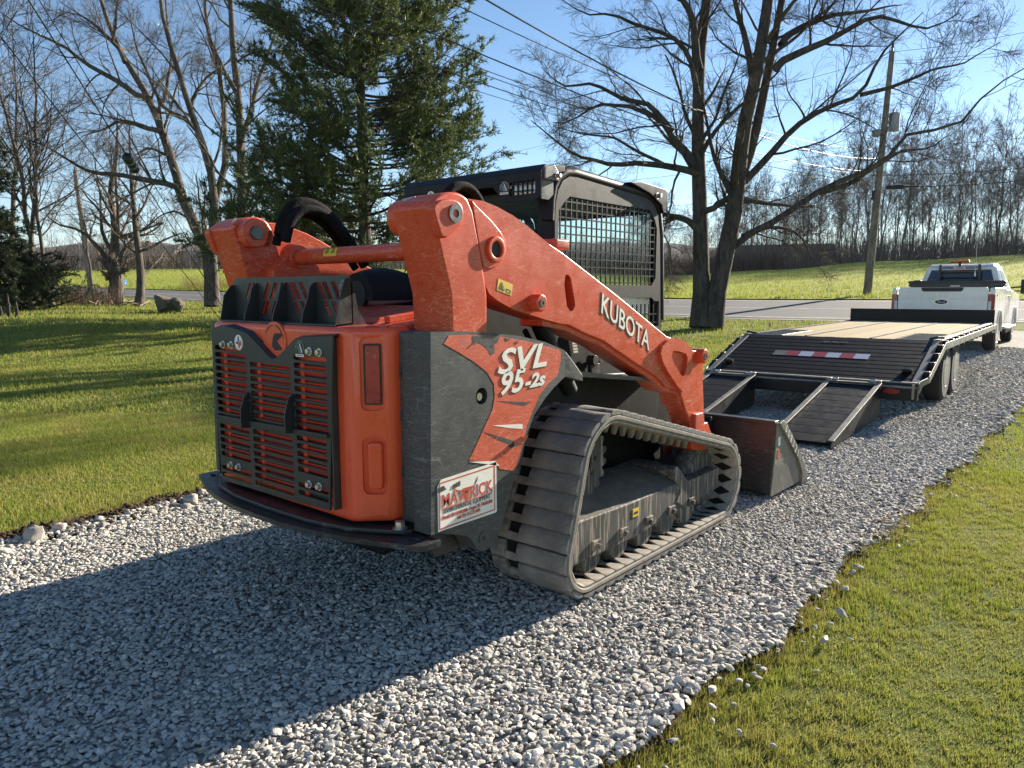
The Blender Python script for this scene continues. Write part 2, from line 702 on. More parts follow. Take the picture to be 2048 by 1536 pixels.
ys = np.linspace(-9, 24.5, 120)
xs = np.linspace(-1, 1, 15)
gx = np.array([[(edge_l(y) + edge_r(y)) / 2 + q * (edge_r(y) - edge_l(y)) / 2 for q in xs] for y in ys])
sheet('driveway', np.stack([gx, np.repeat(ys[:, None], 15, 1)], -1), M_gbed, .008)
for nm, f_, w0, w1 in (('soil_edge', edge_l, -.26, .06), ('soil_edge', edge_r, -.03, .07)):
    q = np.linspace(w0, w1, 6)
    gx2 = np.array([[f_(y) + a + (.03 * math.sin(9 * y) + .02 * math.sin(23 * y)) * (abs(a) > .05) for a in q] for y in ys[:90]])
    sheet(nm, np.stack([gx2, np.repeat(ys[:90][:, None], 6, 1)], -1), M_soil, .018)

# ================================================================== gravel stones
def ico(sub):
    bm = bmesh.new()
    bmesh.ops.create_icosphere(bm, subdivisions=sub, radius=1)
    bmesh.ops.triangulate(bm, faces=bm.faces)
    V = np.array([v.co[:] for v in bm.verts])
    F = np.array([[v.index for v in f.verts] for f in bm.faces])
    bm.free()
    return V, F


def rot_mats(n, rng, tilt):
    a = rng.uniform(0, 2 * np.pi, n)
    tx, ty = rng.normal(0, tilt, n), rng.normal(0, tilt, n)
    ca, sa = np.cos(a), np.sin(a)
    Z = np.zeros(n)
    O = np.ones(n)
    Rz = np.array([[ca, -sa, Z], [sa, ca, Z], [Z, Z, O]]).transpose(2, 0, 1)
    Rx = np.array([[O, Z, Z], [Z, np.cos(tx), -np.sin(tx)], [Z, np.sin(tx), np.cos(tx)]]).transpose(2, 0, 1)
    Ry = np.array([[np.cos(ty), Z, np.sin(ty)], [Z, O, Z], [-np.sin(ty), Z, np.cos(ty)]]).transpose(2, 0, 1)
    return Rz @ Rx @ Ry


def stones(P, size, sub, rng, flat=.62):
    """P (n,3) positions, size (n,) mean radius -> joined angular pebbles"""
    V0, F0 = ico(sub)
    n = len(P)
    k = len(V0)
    V = V0[None] * (1 + rng.normal(0, .13 if sub == 1 else .06, (n, k, 1)))
    if sub > 1:                       # faceted: push vertices onto a few random planes
        for _ in range(5):
            d = rng.normal(size=(n, 1, 3))
            d /= np.linalg.norm(d, axis=2, keepdims=True)
            h = rng.uniform(.62, .86, (n, 1, 1))
            e = np.maximum((V * d).sum(2, keepdims=True) - h, 0)
            V = V - d * e
    sc_ = np.stack([rng.uniform(.85, 1.35, n), rng.uniform(.7, 1.0, n), rng.uniform(flat * .75, flat * 1.25, n)], 1) * size[:, None]
    V = V * sc_[:, None, :]
    V = np.einsum('nij,nkj->nki', rot_mats(n, rng, .35), V)
    V = V + P[:, None, :]
    F = F0[None] + (np.arange(n) * k)[:, None, None]
    return V.reshape(-1, 3), F.reshape(-1, 3)


def in_view(P, margin=.06):
    d = P - np.array(CAM)
    z = d @ np.array(FW)
    u = (d @ np.array(R2)) / np.maximum(z, .01)
    v = (d @ np.array(U2)) / np.maximum(z, .01)
    return (z > .4) & (np.abs(u) < .69 + margin) & (np.abs(v) < .518 + margin)


def scatter_drive(y0, y1, dens, rng):
    n = int(dens * 4.0 * (y1 - y0))
    y = rng.uniform(y0, y1, n)
    x = rng.uniform(0, 1, n)
    x = edge_l(y) - .05 + x * (edge_r(y) - edge_l(y) + .12)
    stray = rng.uniform(size=n) < .0025
    x = np.where(stray, edge_r(y) + np.abs(rng.normal(0, .14, n)), x)
    P = np.stack([x, y, H(x, y) + .012], 1)
    return P[in_view(P)]


# a dozen chip shapes, set out as instances of one gravel carpet
chips = bpy.data.collections.new('chip_shapes')
rngc = np.random.default_rng(12)
for i in range(14):
    V, F = stones(np.zeros((1, 3)), np.array([1.0]), 2, rngc, .62)
    for _ in range(5):
        d = rngc.normal(size=3)
        d /= np.linalg.norm(d)
        V = V - np.maximum(V @ d - rngc.uniform(.38, .7), 0)[:, None] * d
    me = np_mesh('chip', V, F)
    me.materials.append(M_stone)
    me.shade_smooth()
    me.set_sharp_from_angle(angle=R(24))
    chips.objects.link(bpy.data.objects.new('chip', me))


def gravel_nodes():
    ng = bpy.data.node_groups.new('gravel_scatter', 'GeometryNodeTree')
    ng.interface.new_socket('Geometry', in_out='INPUT', socket_type='NodeSocketGeometry')
    ng.interface.new_socket('Geometry', in_out='OUTPUT', socket_type='NodeSocketGeometry')
    N = ng.nodes.new
    gi, go = N('NodeGroupInput'), N('NodeGroupOutput')
    ip, ci = N('GeometryNodeInstanceOnPoints'), N('GeometryNodeCollectionInfo')
    ci.inputs['Collection'].default_value = chips
    ci.inputs['Separate Children'].default_value = True
    ci.inputs['Reset Children'].default_value = True
    ip.inputs['Pick Instance'].default_value = True
    L_ = ng.links.new
    L_(gi.outputs[0], ip.inputs['Points'])
    L_(ci.outputs[0], ip.inputs['Instance'])
    for nm, ty_, sock in (('rot', 'FLOAT_VECTOR', 'Rotation'), ('scl', 'FLOAT_VECTOR', 'Scale'), ('idx', 'INT', 'Instance Index')):
        a = N('GeometryNodeInputNamedAttribute')
        a.data_type = ty_
        a.inputs['Name'].default_value = nm
        L_(a.outputs['Attribute'], ip.inputs[sock])
    L_(ip.outputs[0], go.inputs[0])
    return ng


NGR = gravel_nodes()
PP, SS = [], []
for (y0, y1, dens, s0, s1) in ((-2.7, 2.6, 4000, .0080, .0155), (2.6, 6.5, 2900, .0095, .017), (6.5, 11.0, 1100, .013, .022), (11.0, 19.0, 450, .017, .030)):
    Q = scatter_drive(y0, y1, dens, RNG)
    sz = RNG.uniform(s0, s1, len(Q)) * np.where(RNG.uniform(size=len(Q)) < .06, 1.5, 1.0) * np.where(RNG.uniform(size=len(Q)) < .3, .7, 1.0)
    edge = np.minimum(np.abs(Q[:, 0] - edge_l(Q[:, 1])), np.abs(Q[:, 0] - edge_r(Q[:, 1])))
    sz *= 1 + .45 * np.clip(1 - edge / .35, 0, 1)
    Q[:, 2] += sz * RNG.uniform(-.15, .45, len(Q)) + .006 * (1 + np.sin(Q[:, 0] * 4.2) * np.sin(Q[:, 1] * 1.7 + 1)) + .010 * np.clip(1 - edge / .3, 0, 1)
    PP.append(Q)
    SS.append(sz)
PP, SS = np.concatenate(PP), np.concatenate(SS)
n = len(PP)
me = bpy.data.meshes.new('gravel')
me.vertices.add(n)
me.vertices.foreach_set('co', PP.astype(np.float32).ravel())
rot = np.stack([RNG.normal(0, .24, n), RNG.normal(0, .24, n), RNG.uniform(0, 6.283, n)], 1)
scl = np.stack([RNG.uniform(.95, 1.55, n), RNG.uniform(.75, 1.1, n), RNG.uniform(.55, .95, n)], 1) * SS[:, None]
for nm, ty_, arr, key in (('rot', 'FLOAT_VECTOR', rot, 'vector'), ('scl', 'FLOAT_VECTOR', scl, 'vector'), ('idx', 'INT', RNG.integers(0, 14, n), 'value')):
    at = me.attributes.new(nm, ty_, 'POINT')
    at.data.foreach_set(key, (arr.astype(np.float32) if key == 'vector' else arr.astype(np.int32)).ravel())
gravel = new_obj('gravel', me)
md = gravel.modifiers.new('scatter', 'NODES')
md.node_group = NGR
tag(gravel, 'grey crushed limestone gravel covering the driveway', 'gravel', kind='stuff')
print('chips', n)

# larger rocks along the left edge of the drive
M_rock = stone_mat('edge_rock', (.30, .28, .25), (.40, .375, .33), (.24, .22, .19), 22)


def rock(name, x, y, size, seed, label, group=None, cat='rock', mat=None, flat=.7, sink=.3, sub=3):
    rng = np.random.default_rng(seed)
    V, F = stones(np.zeros((1, 3)), np.array([size]), sub, rng, flat)
    for _ in range(4):
        d = rng.normal(size=3)
        d /= np.linalg.norm(d)
        e = np.maximum(V @ d - size * rng.uniform(.45, .75), 0)
        V = V - e[:, None] * d
    o = new_obj(name, np_mesh(name, V, F), mat or M_rock, None, 28)
    o.location = (x, y, Hs(x, y) + size * flat * (1 - sink))
    return tag(o, label, cat, group)


rock('rock', -2.02, -1.33, .085, 3, 'largest pale angular rock at the left edge of the driveway', None)
for i, (x, y, s) in enumerate(((-1.92, -1.52, .055), (-2.06, -1.18, .06), (-1.95, -1.40, .045), (-2.08, -.33, .07), (-2.14, -.22, .055), (-2.02, -.40, .05), (-2.10, -.08, .06), (-2.0, -.20, .045), (-2.05, -.62, .045), (-1.98, -.95, .04), (-2.12, .05, .06))):
    rock('rock', x, y, s, 20 + i, 'fist-sized pale rock along the left edge of the driveway', 'small rocks along the left driveway edge')

# crumbs of soil thrown up along both edges
def crumbs(f_, y0, y1, off, sd, n, s0, s1):
    y = RNG.uniform(y0, y1, n)
    c = np.sin(y * 5.3) * .03 + np.sin(y * 17) * .03
    x = f_(y) + off + c + RNG.normal(0, sd, n)
    z = H(x, y) + .015 + np.abs(RNG.normal(0, .008, n))
    P = np.stack([x, y, z], 1)
    P = P[in_view(P)]
    V, F = stones(P, RNG.uniform(s0, s1, len(P)), 1, RNG, .8)
    o = new_obj('soil_crumbs', np_mesh('soil_crumbs', V, F), M_soil, None, None)
    return tag(o, 'dark crumbled soil along the edge of the gravel', 'soil', kind='stuff')


crumbs(edge_l, -2.6, 3.0, -.12, .055, 3000, .008, .024)
crumbs(edge_r, -1.5, 7.0, .03, .03, 1800, .005, .014)

# ================================================================== grass blades
def blade_mat(name, cols, patch):
    m, nt, b = newmat(name)
    k = NT(nt)
    g = k.n('ShaderNodeNewGeometry')
    c = k.ramp(g.outputs['Random Per Island'], cols)
    v = k.co(kind='Object')
    c = k.mix(k.ramp(k.noise(1.3, 5, .65, v), [(.46, 0.0), (.66, .8)]), c, patch)
    c = k.mix(k.ramp(k.noise(.5, 3, .6, v), [(.4, 0.0), (.65, .45)]), c, (.17, .21, .03))
    k.l(c, b.inputs['Base Color'])
    b.inputs['Roughness'].default_value = .65
    b.inputs['Specular IOR Level'].default_value = .25
    tr = k.n('ShaderNodeBsdfTranslucent')
    k.l(k.mix(.5, c, (.26, .30, .04)), tr.inputs['Color'])
    mx = k.n('ShaderNodeMixShader')
    mx.inputs[0].default_value = .42
    k.l(b.outputs[0], mx.inputs[1])
    k.l(tr.outputs[0], mx.inputs[2])
    k.l(mx.outputs[0], nt.nodes['Material Output'].inputs['Surface'])
    return m


M_blade = blade_mat('grass_blade', [(0, (.11, .18, .02)), (.4, (.21, .29, .038)), (.68, (.34, .35, .065)), (.85, (.43, .36, .13)), (1, (.50, .39, .20))], (.42, .33, .13))
M_straw = blade_mat('dead_grass', [(0, (.20, .13, .06)), (.5, (.34, .235, .12)), (1, (.14, .085, .04))], (.22, .14, .07))


def blades(P, h, w, rng, lean=.55):
    n = len(P)
    a = rng.uniform(0, 2 * np.pi, n)
    side = np.stack([np.cos(a), np.sin(a), np.zeros(n)], 1) * w[:, None] / 2
    b = rng.uniform(0, 2 * np.pi, n)
    ln = np.abs(rng.normal(0, lean, n))
    tip = P + np.stack([np.cos(b) * np.sin(ln), np.sin(b) * np.sin(ln), np.cos(ln)], 1) * h[:, None]
    V = np.stack([P - side, P + side, tip], 1).reshape(-1, 3)
    return V, np.arange(3 * n).reshape(n, 3)


def grass(name, n, gen, h0, h1, w0, w1, mat, label, rng, lean=.55, margin=.05):
    P = gen(n)
    P = np.concatenate([P, H(P[:, 0], P[:, 1])[:, None]], 1)
    P = P[in_view(P, margin)]
    cl = .7 + .6 * (np.sin(P[:, 0] * 4.1 + np.sin(P[:, 1] * 3)) * .5 + .5)
    V, F = blades(P, rng.uniform(h0, h1, len(P)) * cl, rng.uniform(w0, w1, len(P)), rng, lean)
    o = new_obj(name, np_mesh(name, V, F), mat, None, None)
    return tag(o, label, 'grass', kind='stuff')


def g_right(y0, y1, wmax):
    def f(n):
        y = RNG.uniform(y0, y1, n)
        x = edge_r(y) + .02 + RNG.uniform(0, 1, n) ** 1.0 * wmax
        return np.stack([x, y], 1)
    return f


def g_polar(D0, D1, t0, t1, left=True):
    def f(n):
        D = np.sqrt(RNG.uniform(D0 ** 2, D1 ** 2, n))
        t = RNG.uniform(t0, t1, n)
        P = C2 + D[:, None] * FH + (t * D)[:, None] * RH
        if left:
            ok = P[:, 0] < edge_l(P[:, 1]) - .20 - .06 * np.sin(P[:, 1] * 11) ** 2
        else:
            ok = (P[:, 0] > edge_r(P[:, 1])) | (P[:, 0] < edge_l(P[:, 1]) - .2)
        ok &= D < np.interp(t, BEAR, NEAR) - .6
        return P[ok]
    return f


GL = 'short patchy green and yellow lawn grass'
def g_clump(y0, y1, wmax, ncl, sd):
    def f(n):
        cy = RNG.uniform(y0, y1, ncl)
        cx = edge_r(cy) + .03 + RNG.uniform(0, 1, ncl) * wmax
        i = RNG.integers(0, ncl, n)
        x, y = cx[i] + RNG.normal(0, sd, n), cy[i] + RNG.normal(0, sd, n)
        ok = x > edge_r(y) + .02
        return np.stack([x[ok], y[ok]], 1)
    return f


M_thatch = blade_mat('lawn_thatch', [(0, (.17, .19, .035)), (.35, (.31, .30, .065)), (.7, (.45, .37, .14)), (1, (.52, .40, .20))], (.42, .32, .13))
grass('lawn_grass', 150000, g_right(-1.6, 4.5, 2.0), .012, .026, .0022, .0042, M_thatch, GL, RNG, 1.15)
grass('lawn_grass', 150000, g_clump(-1.6, 4.5, 2.0, 5200, .016), .016, .034, .0020, .0036, M_blade, GL, RNG, .7)
grass('lawn_grass', 50000, g_right(4.0, 12, 1.6), .02, .04, .005, .008, M_blade, GL, RNG, .85)
grass('lawn_grass', 230000, g_polar(3.2, 9.0, -.74, -.05), .018, .038, .004, .007, M_blade, GL, RNG, .85)
grass('lawn_grass', 150000, g_polar(9.0, 20.0, -.74, .55, False), .03, .06, .012, .020, M_blade, GL, RNG, .6)
grass('lawn_grass', 90000, g_polar(19.0, 40.0, -.74, .72, False), .06, .12, .02, .035, M_blade, GL, RNG, .6)


def g_field(n):
    t = RNG.uniform(-.74, .72, n)
    D = np.interp(t, BEAR, FAR) + 1.2 + RNG.uniform(0, 1, n) ** 1.5 * 50
    return C2 + D[:, None] * FH + (t * D)[:, None] * RH


grass('field_grass', 60000, g_field, .10, .26, .04, .08, M_blade, 'rough bright green grass of the field across the road', RNG, .5)


def g_edge(f_, y0, y1, off, sd):
    def g(n):
        y = RNG.uniform(y0, y1, n)
        c = np.sin(y * 13) * .02 + np.sin(y * 31) * .015
        return np.stack([f_(y) + off + c + RNG.normal(0, sd, n), y], 1)
    return g


grass('dead_grass', 26000, g_edge(edge_r, -1.5, 6, .055, .05), .018, .045, .0025, .0045, M_straw, 'brown dead grass along the driveway edge', RNG, .9)
grass('dead_grass', 18000, g_edge(edge_l, -2.6, 2.5, -.19, .08), .015, .045, .003, .006, M_straw, 'brown dead grass along the driveway edge', RNG, .9)
M_moss = blade_mat('yellow_moss', [(0, (.42, .34, .02)), (1, (.62, .50, .04))], (.55, .44, .03))
grass('moss_patch', 1600, lambda n: np.stack([RNG.normal(-2.22, .05, n), RNG.normal(-.83, .10, n)], 1), .012, .028, .006, .01, M_moss, 'bright yellow moss patch beside the gravel', RNG, .8)

# ================================================================== the track loader
RED = (.575, .060, .016)
M_red = pm('paint_orange', RED, .36, var=.10, vscale=2.5, scratch=((.86, .44, .30), .0052, .85), coat=.0, spec=.4)
M_redclean = pm('paint_orange_clean', (.78, .088, .026), .34, var=.10, vscale=3, scratch=((.42, .06, .02), .004, .45), coat=.3, wear=((.10, .05, .03), .735, 9))
M_redtop = pm('paint_orange_pinkish', (.50, .075, .035), .42, var=.14, vscale=4, dirt=((.40, .22, .17), .58, 6), coat=.1)  # orange with paler, rougher pinkish blotches
M_louver = pm('paint_orange_louver', (.70, .055, .02), .45, var=.2, vscale=5, dirt=((.30, .10, .06), .64, 8))
M_char = pm('charcoal_panel', (.042, .045, .045), .5, var=.18, vscale=3, scratch=((.30, .30, .28), .007, .42), dirt=((.13, .125, .115), .62, 5), bump=.05, bscale=120)
M_charf = pm('charcoal_guard', (.026, .030, .031), .42, var=.15, vscale=6, dirt=((.09, .09, .08), .66, 9), bump=.05, bscale=200)
M_steelplate = pm('worn_black_steel', (.030, .031, .033), .40, metal=.2, var=.25, vscale=4, dirt=((.17, .155, .13), .60, 7), scratch=((.25, .24, .23), .005, .4), bump=.08, bscale=40)
M_blk = pm('black_satin', (.009, .0095, .010), .55, var=.2, vscale=5, dirt=((.03, .029, .027), .66, 6), spec=.2)
M_cab = pm('cab_black', (.013, .014, .017), .42, var=.12, vscale=4, spec=.16)
M_guard = pm('window_guard_black', (.020, .021, .021), .55, var=.15, vscale=3, scratch=((.14, .14, .13), .006, .5), spec=.25)
M_cabgrey = pm('scratched_cab_metal', (.060, .061, .058), .42, metal=.3, var=.2, vscale=3, scratch=((.38, .37, .34), .007, .55), dirt=((.14, .135, .12), .6, 6))
M_hose = pm('hose_rubber', (.011, .011, .012), .9, var=.4, vscale=20, bump=1.0, bscale=45, spec=.12)
M_rubber = pm('track_rubber', (.18, .17, .158), .9, var=.35, vscale=6, dirt=((.31, .285, .245), .47, 13), bump=.9, bscale=20, rvar=.08, spec=.3)
M_pocket = pm('pocket_shade_rubber', (.016, .015, .015), .9, var=.3, vscale=9, dirt=((.06, .055, .045), .6, 12), spec=.15)  # near-black belt floor: shade of the deep pockets put into the colour
M_trackdust = pm('dusty_track_rubber', (.26, .235, .195), .92, var=.22, vscale=9, dirt=((.40, .365, .31), .50, 12), bump=.3, bscale=40, rvar=.05, spec=.2)
M_under = pm('muddy_frame', (.075, .073, .069), .7, var=.25, vscale=5, streak=((.34, .29, .22), .75), dirt=((.21, .185, .15), .56, 9), bump=.2, bscale=30, spec=.25)
M_mud = pm('dry_mud', (.13, .115, .095), .95, var=.3, vscale=7, dirt=((.22, .195, .16), .5, 10), bump=.8, bscale=22, rvar=.04, spec=.2)
M_bolt = pm('zinc_bolt', (.62, .60, .55), .32, metal=.85, var=.15, vscale=30)
M_pin = pm('greased_pin', (.10, .105, .105), .4, metal=.7, var=.3, vscale=20)
M_lamp = pm('lamp_red', (.34, .022, .022), .3, var=.2, vscale=10, coat=.2, wear=((.50, .11, .05), .62, 14))
M_lampc = pm('lamp_clear', (.45, .44, .42), .25, metal=.5, var=.2, vscale=25)
M_white = pm('decal_white', (.80, .77, .68), .5, var=.08, vscale=8, dirt=((.5, .44, .34), .66, 7))
M_letter = pm('letter_white', (.80, .78, .70), .45, var=.06, vscale=10)
M_letshadow = pm('letter_outline', (.05, .045, .035), .5, var=.2, vscale=10)
M_yellow = pm('decal_yellow', (.72, .50, .035), .5, var=.1, vscale=9)
M_ink = pm('decal_ink', (.02, .02, .02), .6)
M_decred = pm('decal_red', (.52, .085, .045), .5, var=.15, vscale=8)
M_decblue = pm('decal_blue', (.02, .03, .14), .5)
M_decal = pm('decal_orange', (.58, .085, .038), .42, var=.12, vscale=3, scratch=((.80, .42, .32), .007, .6), wear=((.20, .20, .19), .70, 4.5))
M_cabglass = glass('cab_glass', (.80, .87, .86))
M_seat = pm('seat_vinyl', (.015, .015, .016), .6)

loader = empty('compact_track_loader', (0, 0, 0), 0, 'orange compact track loader with black cab and rubber tracks on the gravel driveway', 'track loader')
LP = loader


def mirrored(o_mb):
    m = MB()
    m.v = [(-x, y, z) for x, y, z in o_mb.v]
    m.f = [tuple(reversed(f)) for f in o_mb.f]
    return m


def both(mb, name, mat, parent=None, **kw):
    a = mb.build(name, mat, parent or LP, **kw)
    b = mirrored(mb).build(name, mat, parent or LP, **kw)
    return a, b


def hexbolt(name, c, d, r=.013, h=.012, parent=None, mat=None):
    d = Vector(d).normalized()
    c = Vector(c)
    m = MB().cyl(c, c + d * .003, r * 1.45, 16).cyl(c + d * .003, c + d * h, r, 6)
    return m.build(name, mat or M_bolt, parent or LP, bevel=.001, seg=1)


# ---- engine hood (tailgate door) with lamp pockets
HY = -.905
hood_mb = MB().prism([(-.665, -.66), (-.665, -.775), (-.535, HY), (.535, HY), (.665, -.775), (.665, -.66)], 'z', .535, 1.345)
hood = hood_mb.build('rear_hood', M_redclean, LP, bevel=.030, seg=4, smooth=50)
A = Vector((.535, HY, 0))
T = (Vector((.665, -.775, 0)) - A).normalized()
N = Vector((T.y, -T.x, 0))


def chamf(s, f0, f1, z0, z1, n0, n1, r=.015):
    """rounded block standing on the hood's corner chamfer of side s"""
    m = MB().prism(rrect(f0, z0, f1, z1, r, 5), 'y', n0, n1)
    out = []
    for (a, d, z) in m.v:
        p = A + T * a - N * d
        out.append((p.x * s, p.y, z))
    m.v = out
    if s < 0:
        m.f = [tuple(reversed(f)) for f in m.f]
    return m


cutters = []
for s in (1, -1):
    for (f0, f1, z0, z1, dp) in ((.052, .147, 1.005, 1.305, .016), (.052, .152, .655, .895, .020)):
        cutters.append(chamf(s, f0, f1, z0, z1, -.05, dp, .028).build('cutter', None, None, smooth=None))
for c in cutters:
    bo = hood.modifiers.new('b', 'BOOLEAN')
    bo.object = c
    bo.operation = 'DIFFERENCE'
    bo.solver = 'EXACT'
dg = bpy.context.evaluated_depsgraph_get()
me = bpy.data.meshes.new_from_object(hood.evaluated_get(dg))
hood.modifiers.clear()
hood.data = me
me.materials.clear()
me.materials.append(M_redclean)
me.shade_smooth()
me.set_sharp_from_angle(angle=R(16))
for c in cutters:
    bpy.data.objects.remove(c)
for s in (1, -1):
    lp = chamf(s, .073, .131, 1.035, 1.272, .006, .02, .006).build('tail_lamp', M_lamp, LP, bevel=.002)
    bez = MB()
    m = MB().prism(rrect(.066, 1.028, .138, 1.279, .008, 4), 'y', .010, .0185, [rrect(.074, 1.036, .130, 1.271, .006, 4)])
    V = []
    for (a, d, z) in m.v:
        p = A + T * a - N * d
        V.append((p.x * s, p.y, z))
    m.v = V
    if s < 0:
        m.f = [tuple(reversed(f)) for f in m.f]
    m.build('lamp_bezel', M_ink, lp)
    chamf(s, .072, .136, .675, .875, -.004, .03, .018).build('hood_boss', M_redclean, LP, bevel=.012, seg=3)

# louvred screen behind the guard
MB().box((-.44, HY - .004, .60), (.46, HY + .02, 1.19)).build('screen_backing', M_ink, LP)
for i in range(25):
    z = .615 + i * .0235
    MB().add([(-.44, HY - .005, z + .004), (.46, HY - .005, z + .004), (.46, HY - .014, z + .017), (-.44, HY - .014, z + .017), (-.44, HY - .004, z + .006), (.46, HY - .004, z + .006), (.46, HY - .012, z + .020), (-.44, HY - .012, z + .020)],
             [(3, 2, 1, 0), (4, 5, 6, 7), (0, 1, 5, 4), (2, 3, 7, 6), (1, 2, 6, 5), (3, 0, 4, 7)]).build('hood_louver', M_louver, LP, smooth=None)
for x in (-.40, -.10, .245, .44):
    MB().box((x - .014, HY - .017, .60), (x + .014, HY - .004, 1.20)).build('louver_rib', M_louver, LP, bevel=.003)

# bolt-on slotted grille guard
GY = -.935
G_out = [(-0.489,1.299),(-0.458,1.317),(-0.336,1.324),(-0.226,1.312),(-0.161,1.301),(-0.079,1.256),(0.001,1.21),(0.032,1.196),(0.052,1.192),(0.079,1.201),(0.148,1.239),(0.206,1.277),(0.234,1.293),(0.333,1.301),(0.496,1.311),(0.468,0.945),(0.437,0.578),(0.052,0.568),(-0.459,0.561),(-0.475,0.885)]
slots = []
rowz = [1.232 - .0335 * k for k in range(11)]
lowz = [.838 - .0345 * k for k in range(8)]


def slot(x0, x1, z):
    return rrect(x0, z - .0112, x1, z + .0112, .010, 3)


for k, z in enumerate(rowz):
    if k > 0:
        slots.append(slot(-.462, -.175, z - .010 + .004 * (k == 0)))
    else:
        slots.append(slot(-.462, -.215, z - .010))
    if 2 <= k:
        slots.append(slot(-.145, .182, z - .006))
    if k > 0:
        slots.append(slot(.212, .448, z + .012))
for k, z in enumerate(lowz):
    if k not in (5,):
        slots.append(slot(-.452, -.175, z))
    slots.append(slot(-.145, .182, z + .008))
    if k not in (5,):
        slots.append(slot(.212, .432, z + .024))
gg = MB().prism(G_out, 'y', GY - .005, GY + .004, slots).build('grille_guard', M_charf, LP, smooth=30)
lip = MB()
top = G_out[0:15]
for (a, b) in zip(top[:-1], top[1:]):
    lip.add([(a[0], GY, a[1]), (b[0], GY, b[1]), (b[0], HY + .01, b[1] + .012), (a[0], HY + .01, a[1] + .012), (a[0], GY, a[1] - .008), (b[0], GY, b[1] - .008), (b[0], HY + .01, b[1] + .002), (a[0], HY + .01, a[1] + .002)],
            [(0, 1, 2, 3), (7, 6, 5, 4), (0, 4, 5, 1), (3, 2, 6, 7)])
lip.build('guard_lip', M_charf, gg, smooth=60)
MB().box((.462, GY - .0045, .585), (.472, -.868, 1.306)).build('guard_flange', M_charf, gg, bevel=.003)
MB().box((-.478, GY - .0045, .585), (-.486, -.868, 1.29)).build('guard_flange', M_charf, gg, bevel=.003)
MB().prism([(-.47, .868), (-.12, .868), (-.06, .858), (.0, .872), (.2, .885), (.452, .892), (.452, .906), (.2, .902), (-.47, .892)], 'y', GY - .022, GY - .004).build('guard_shelf', M_charf, gg, bevel=.003)
for x, z0, z1 in ((-.165, .86, 1.03), (.200, .88, 1.055)):
    MB().prism([(GY - .004, z0), (GY - .052, z0 + .004), (GY - .052, z0 + .09), (GY - .03, z1 - .02), (GY - .004, z1)], 'x', x - .003, x + .003).build('guard_fin', M_charf, gg)
    for j in range(3):
        MB().box((x + .004, GY - .012, z0 + .03 + j * .045), (x + .022, GY - .004, z0 + .05 + j * .045)).build('fin_tab', M_charf, gg, bevel=.002)
for (x, z) in [(-0.376,1.238),(-0.302,1.239),(0.332,1.241),(0.402,1.24),(-0.362,0.651),(-0.289,0.653),(0.295,0.667),(0.368,0.67)]:
    hexbolt('guard_bolt', (x, GY - .005, z), (0, -1, 0), .0125, .016, gg)

# round emblem on the hood and its black mark
EC = [(0.021,1.265)][0]
MB().cyl((EC[0], HY + .01, EC[1]), (EC[0], HY - .006, EC[1]), .092, 40).build('hood_emblem', M_redclean, LP, bevel=.004)
mk = [(0.03,1.304),(0.083,1.306),(0.089,1.299),(0.042,1.27),(0.082,1.237),(0.076,1.232),(0.027,1.228),(0.005,1.246),(0.006,1.259),(0.018,1.291)]
MB().prism(mk, 'y', HY - .0085, HY - .004).build('emblem_mark', M_ink, LP)
arc = MB()
for t0, t1 in ((15, 80), (95, 150)):
    ring = [(EC[0] + .078 * math.cos(R(a)), EC[1] + .078 * math.sin(R(a))) for a in range(t0, t1 + 1, 5)] + [(EC[0] + .073 * math.cos(R(a)), EC[1] + .073 * math.sin(R(a))) for a in range(t1, t0 - 1, -5)]
    arc.prism(ring, 'y', HY - .0075, HY - .004)
arc.build('emblem_ring', M_steelplate, LP)


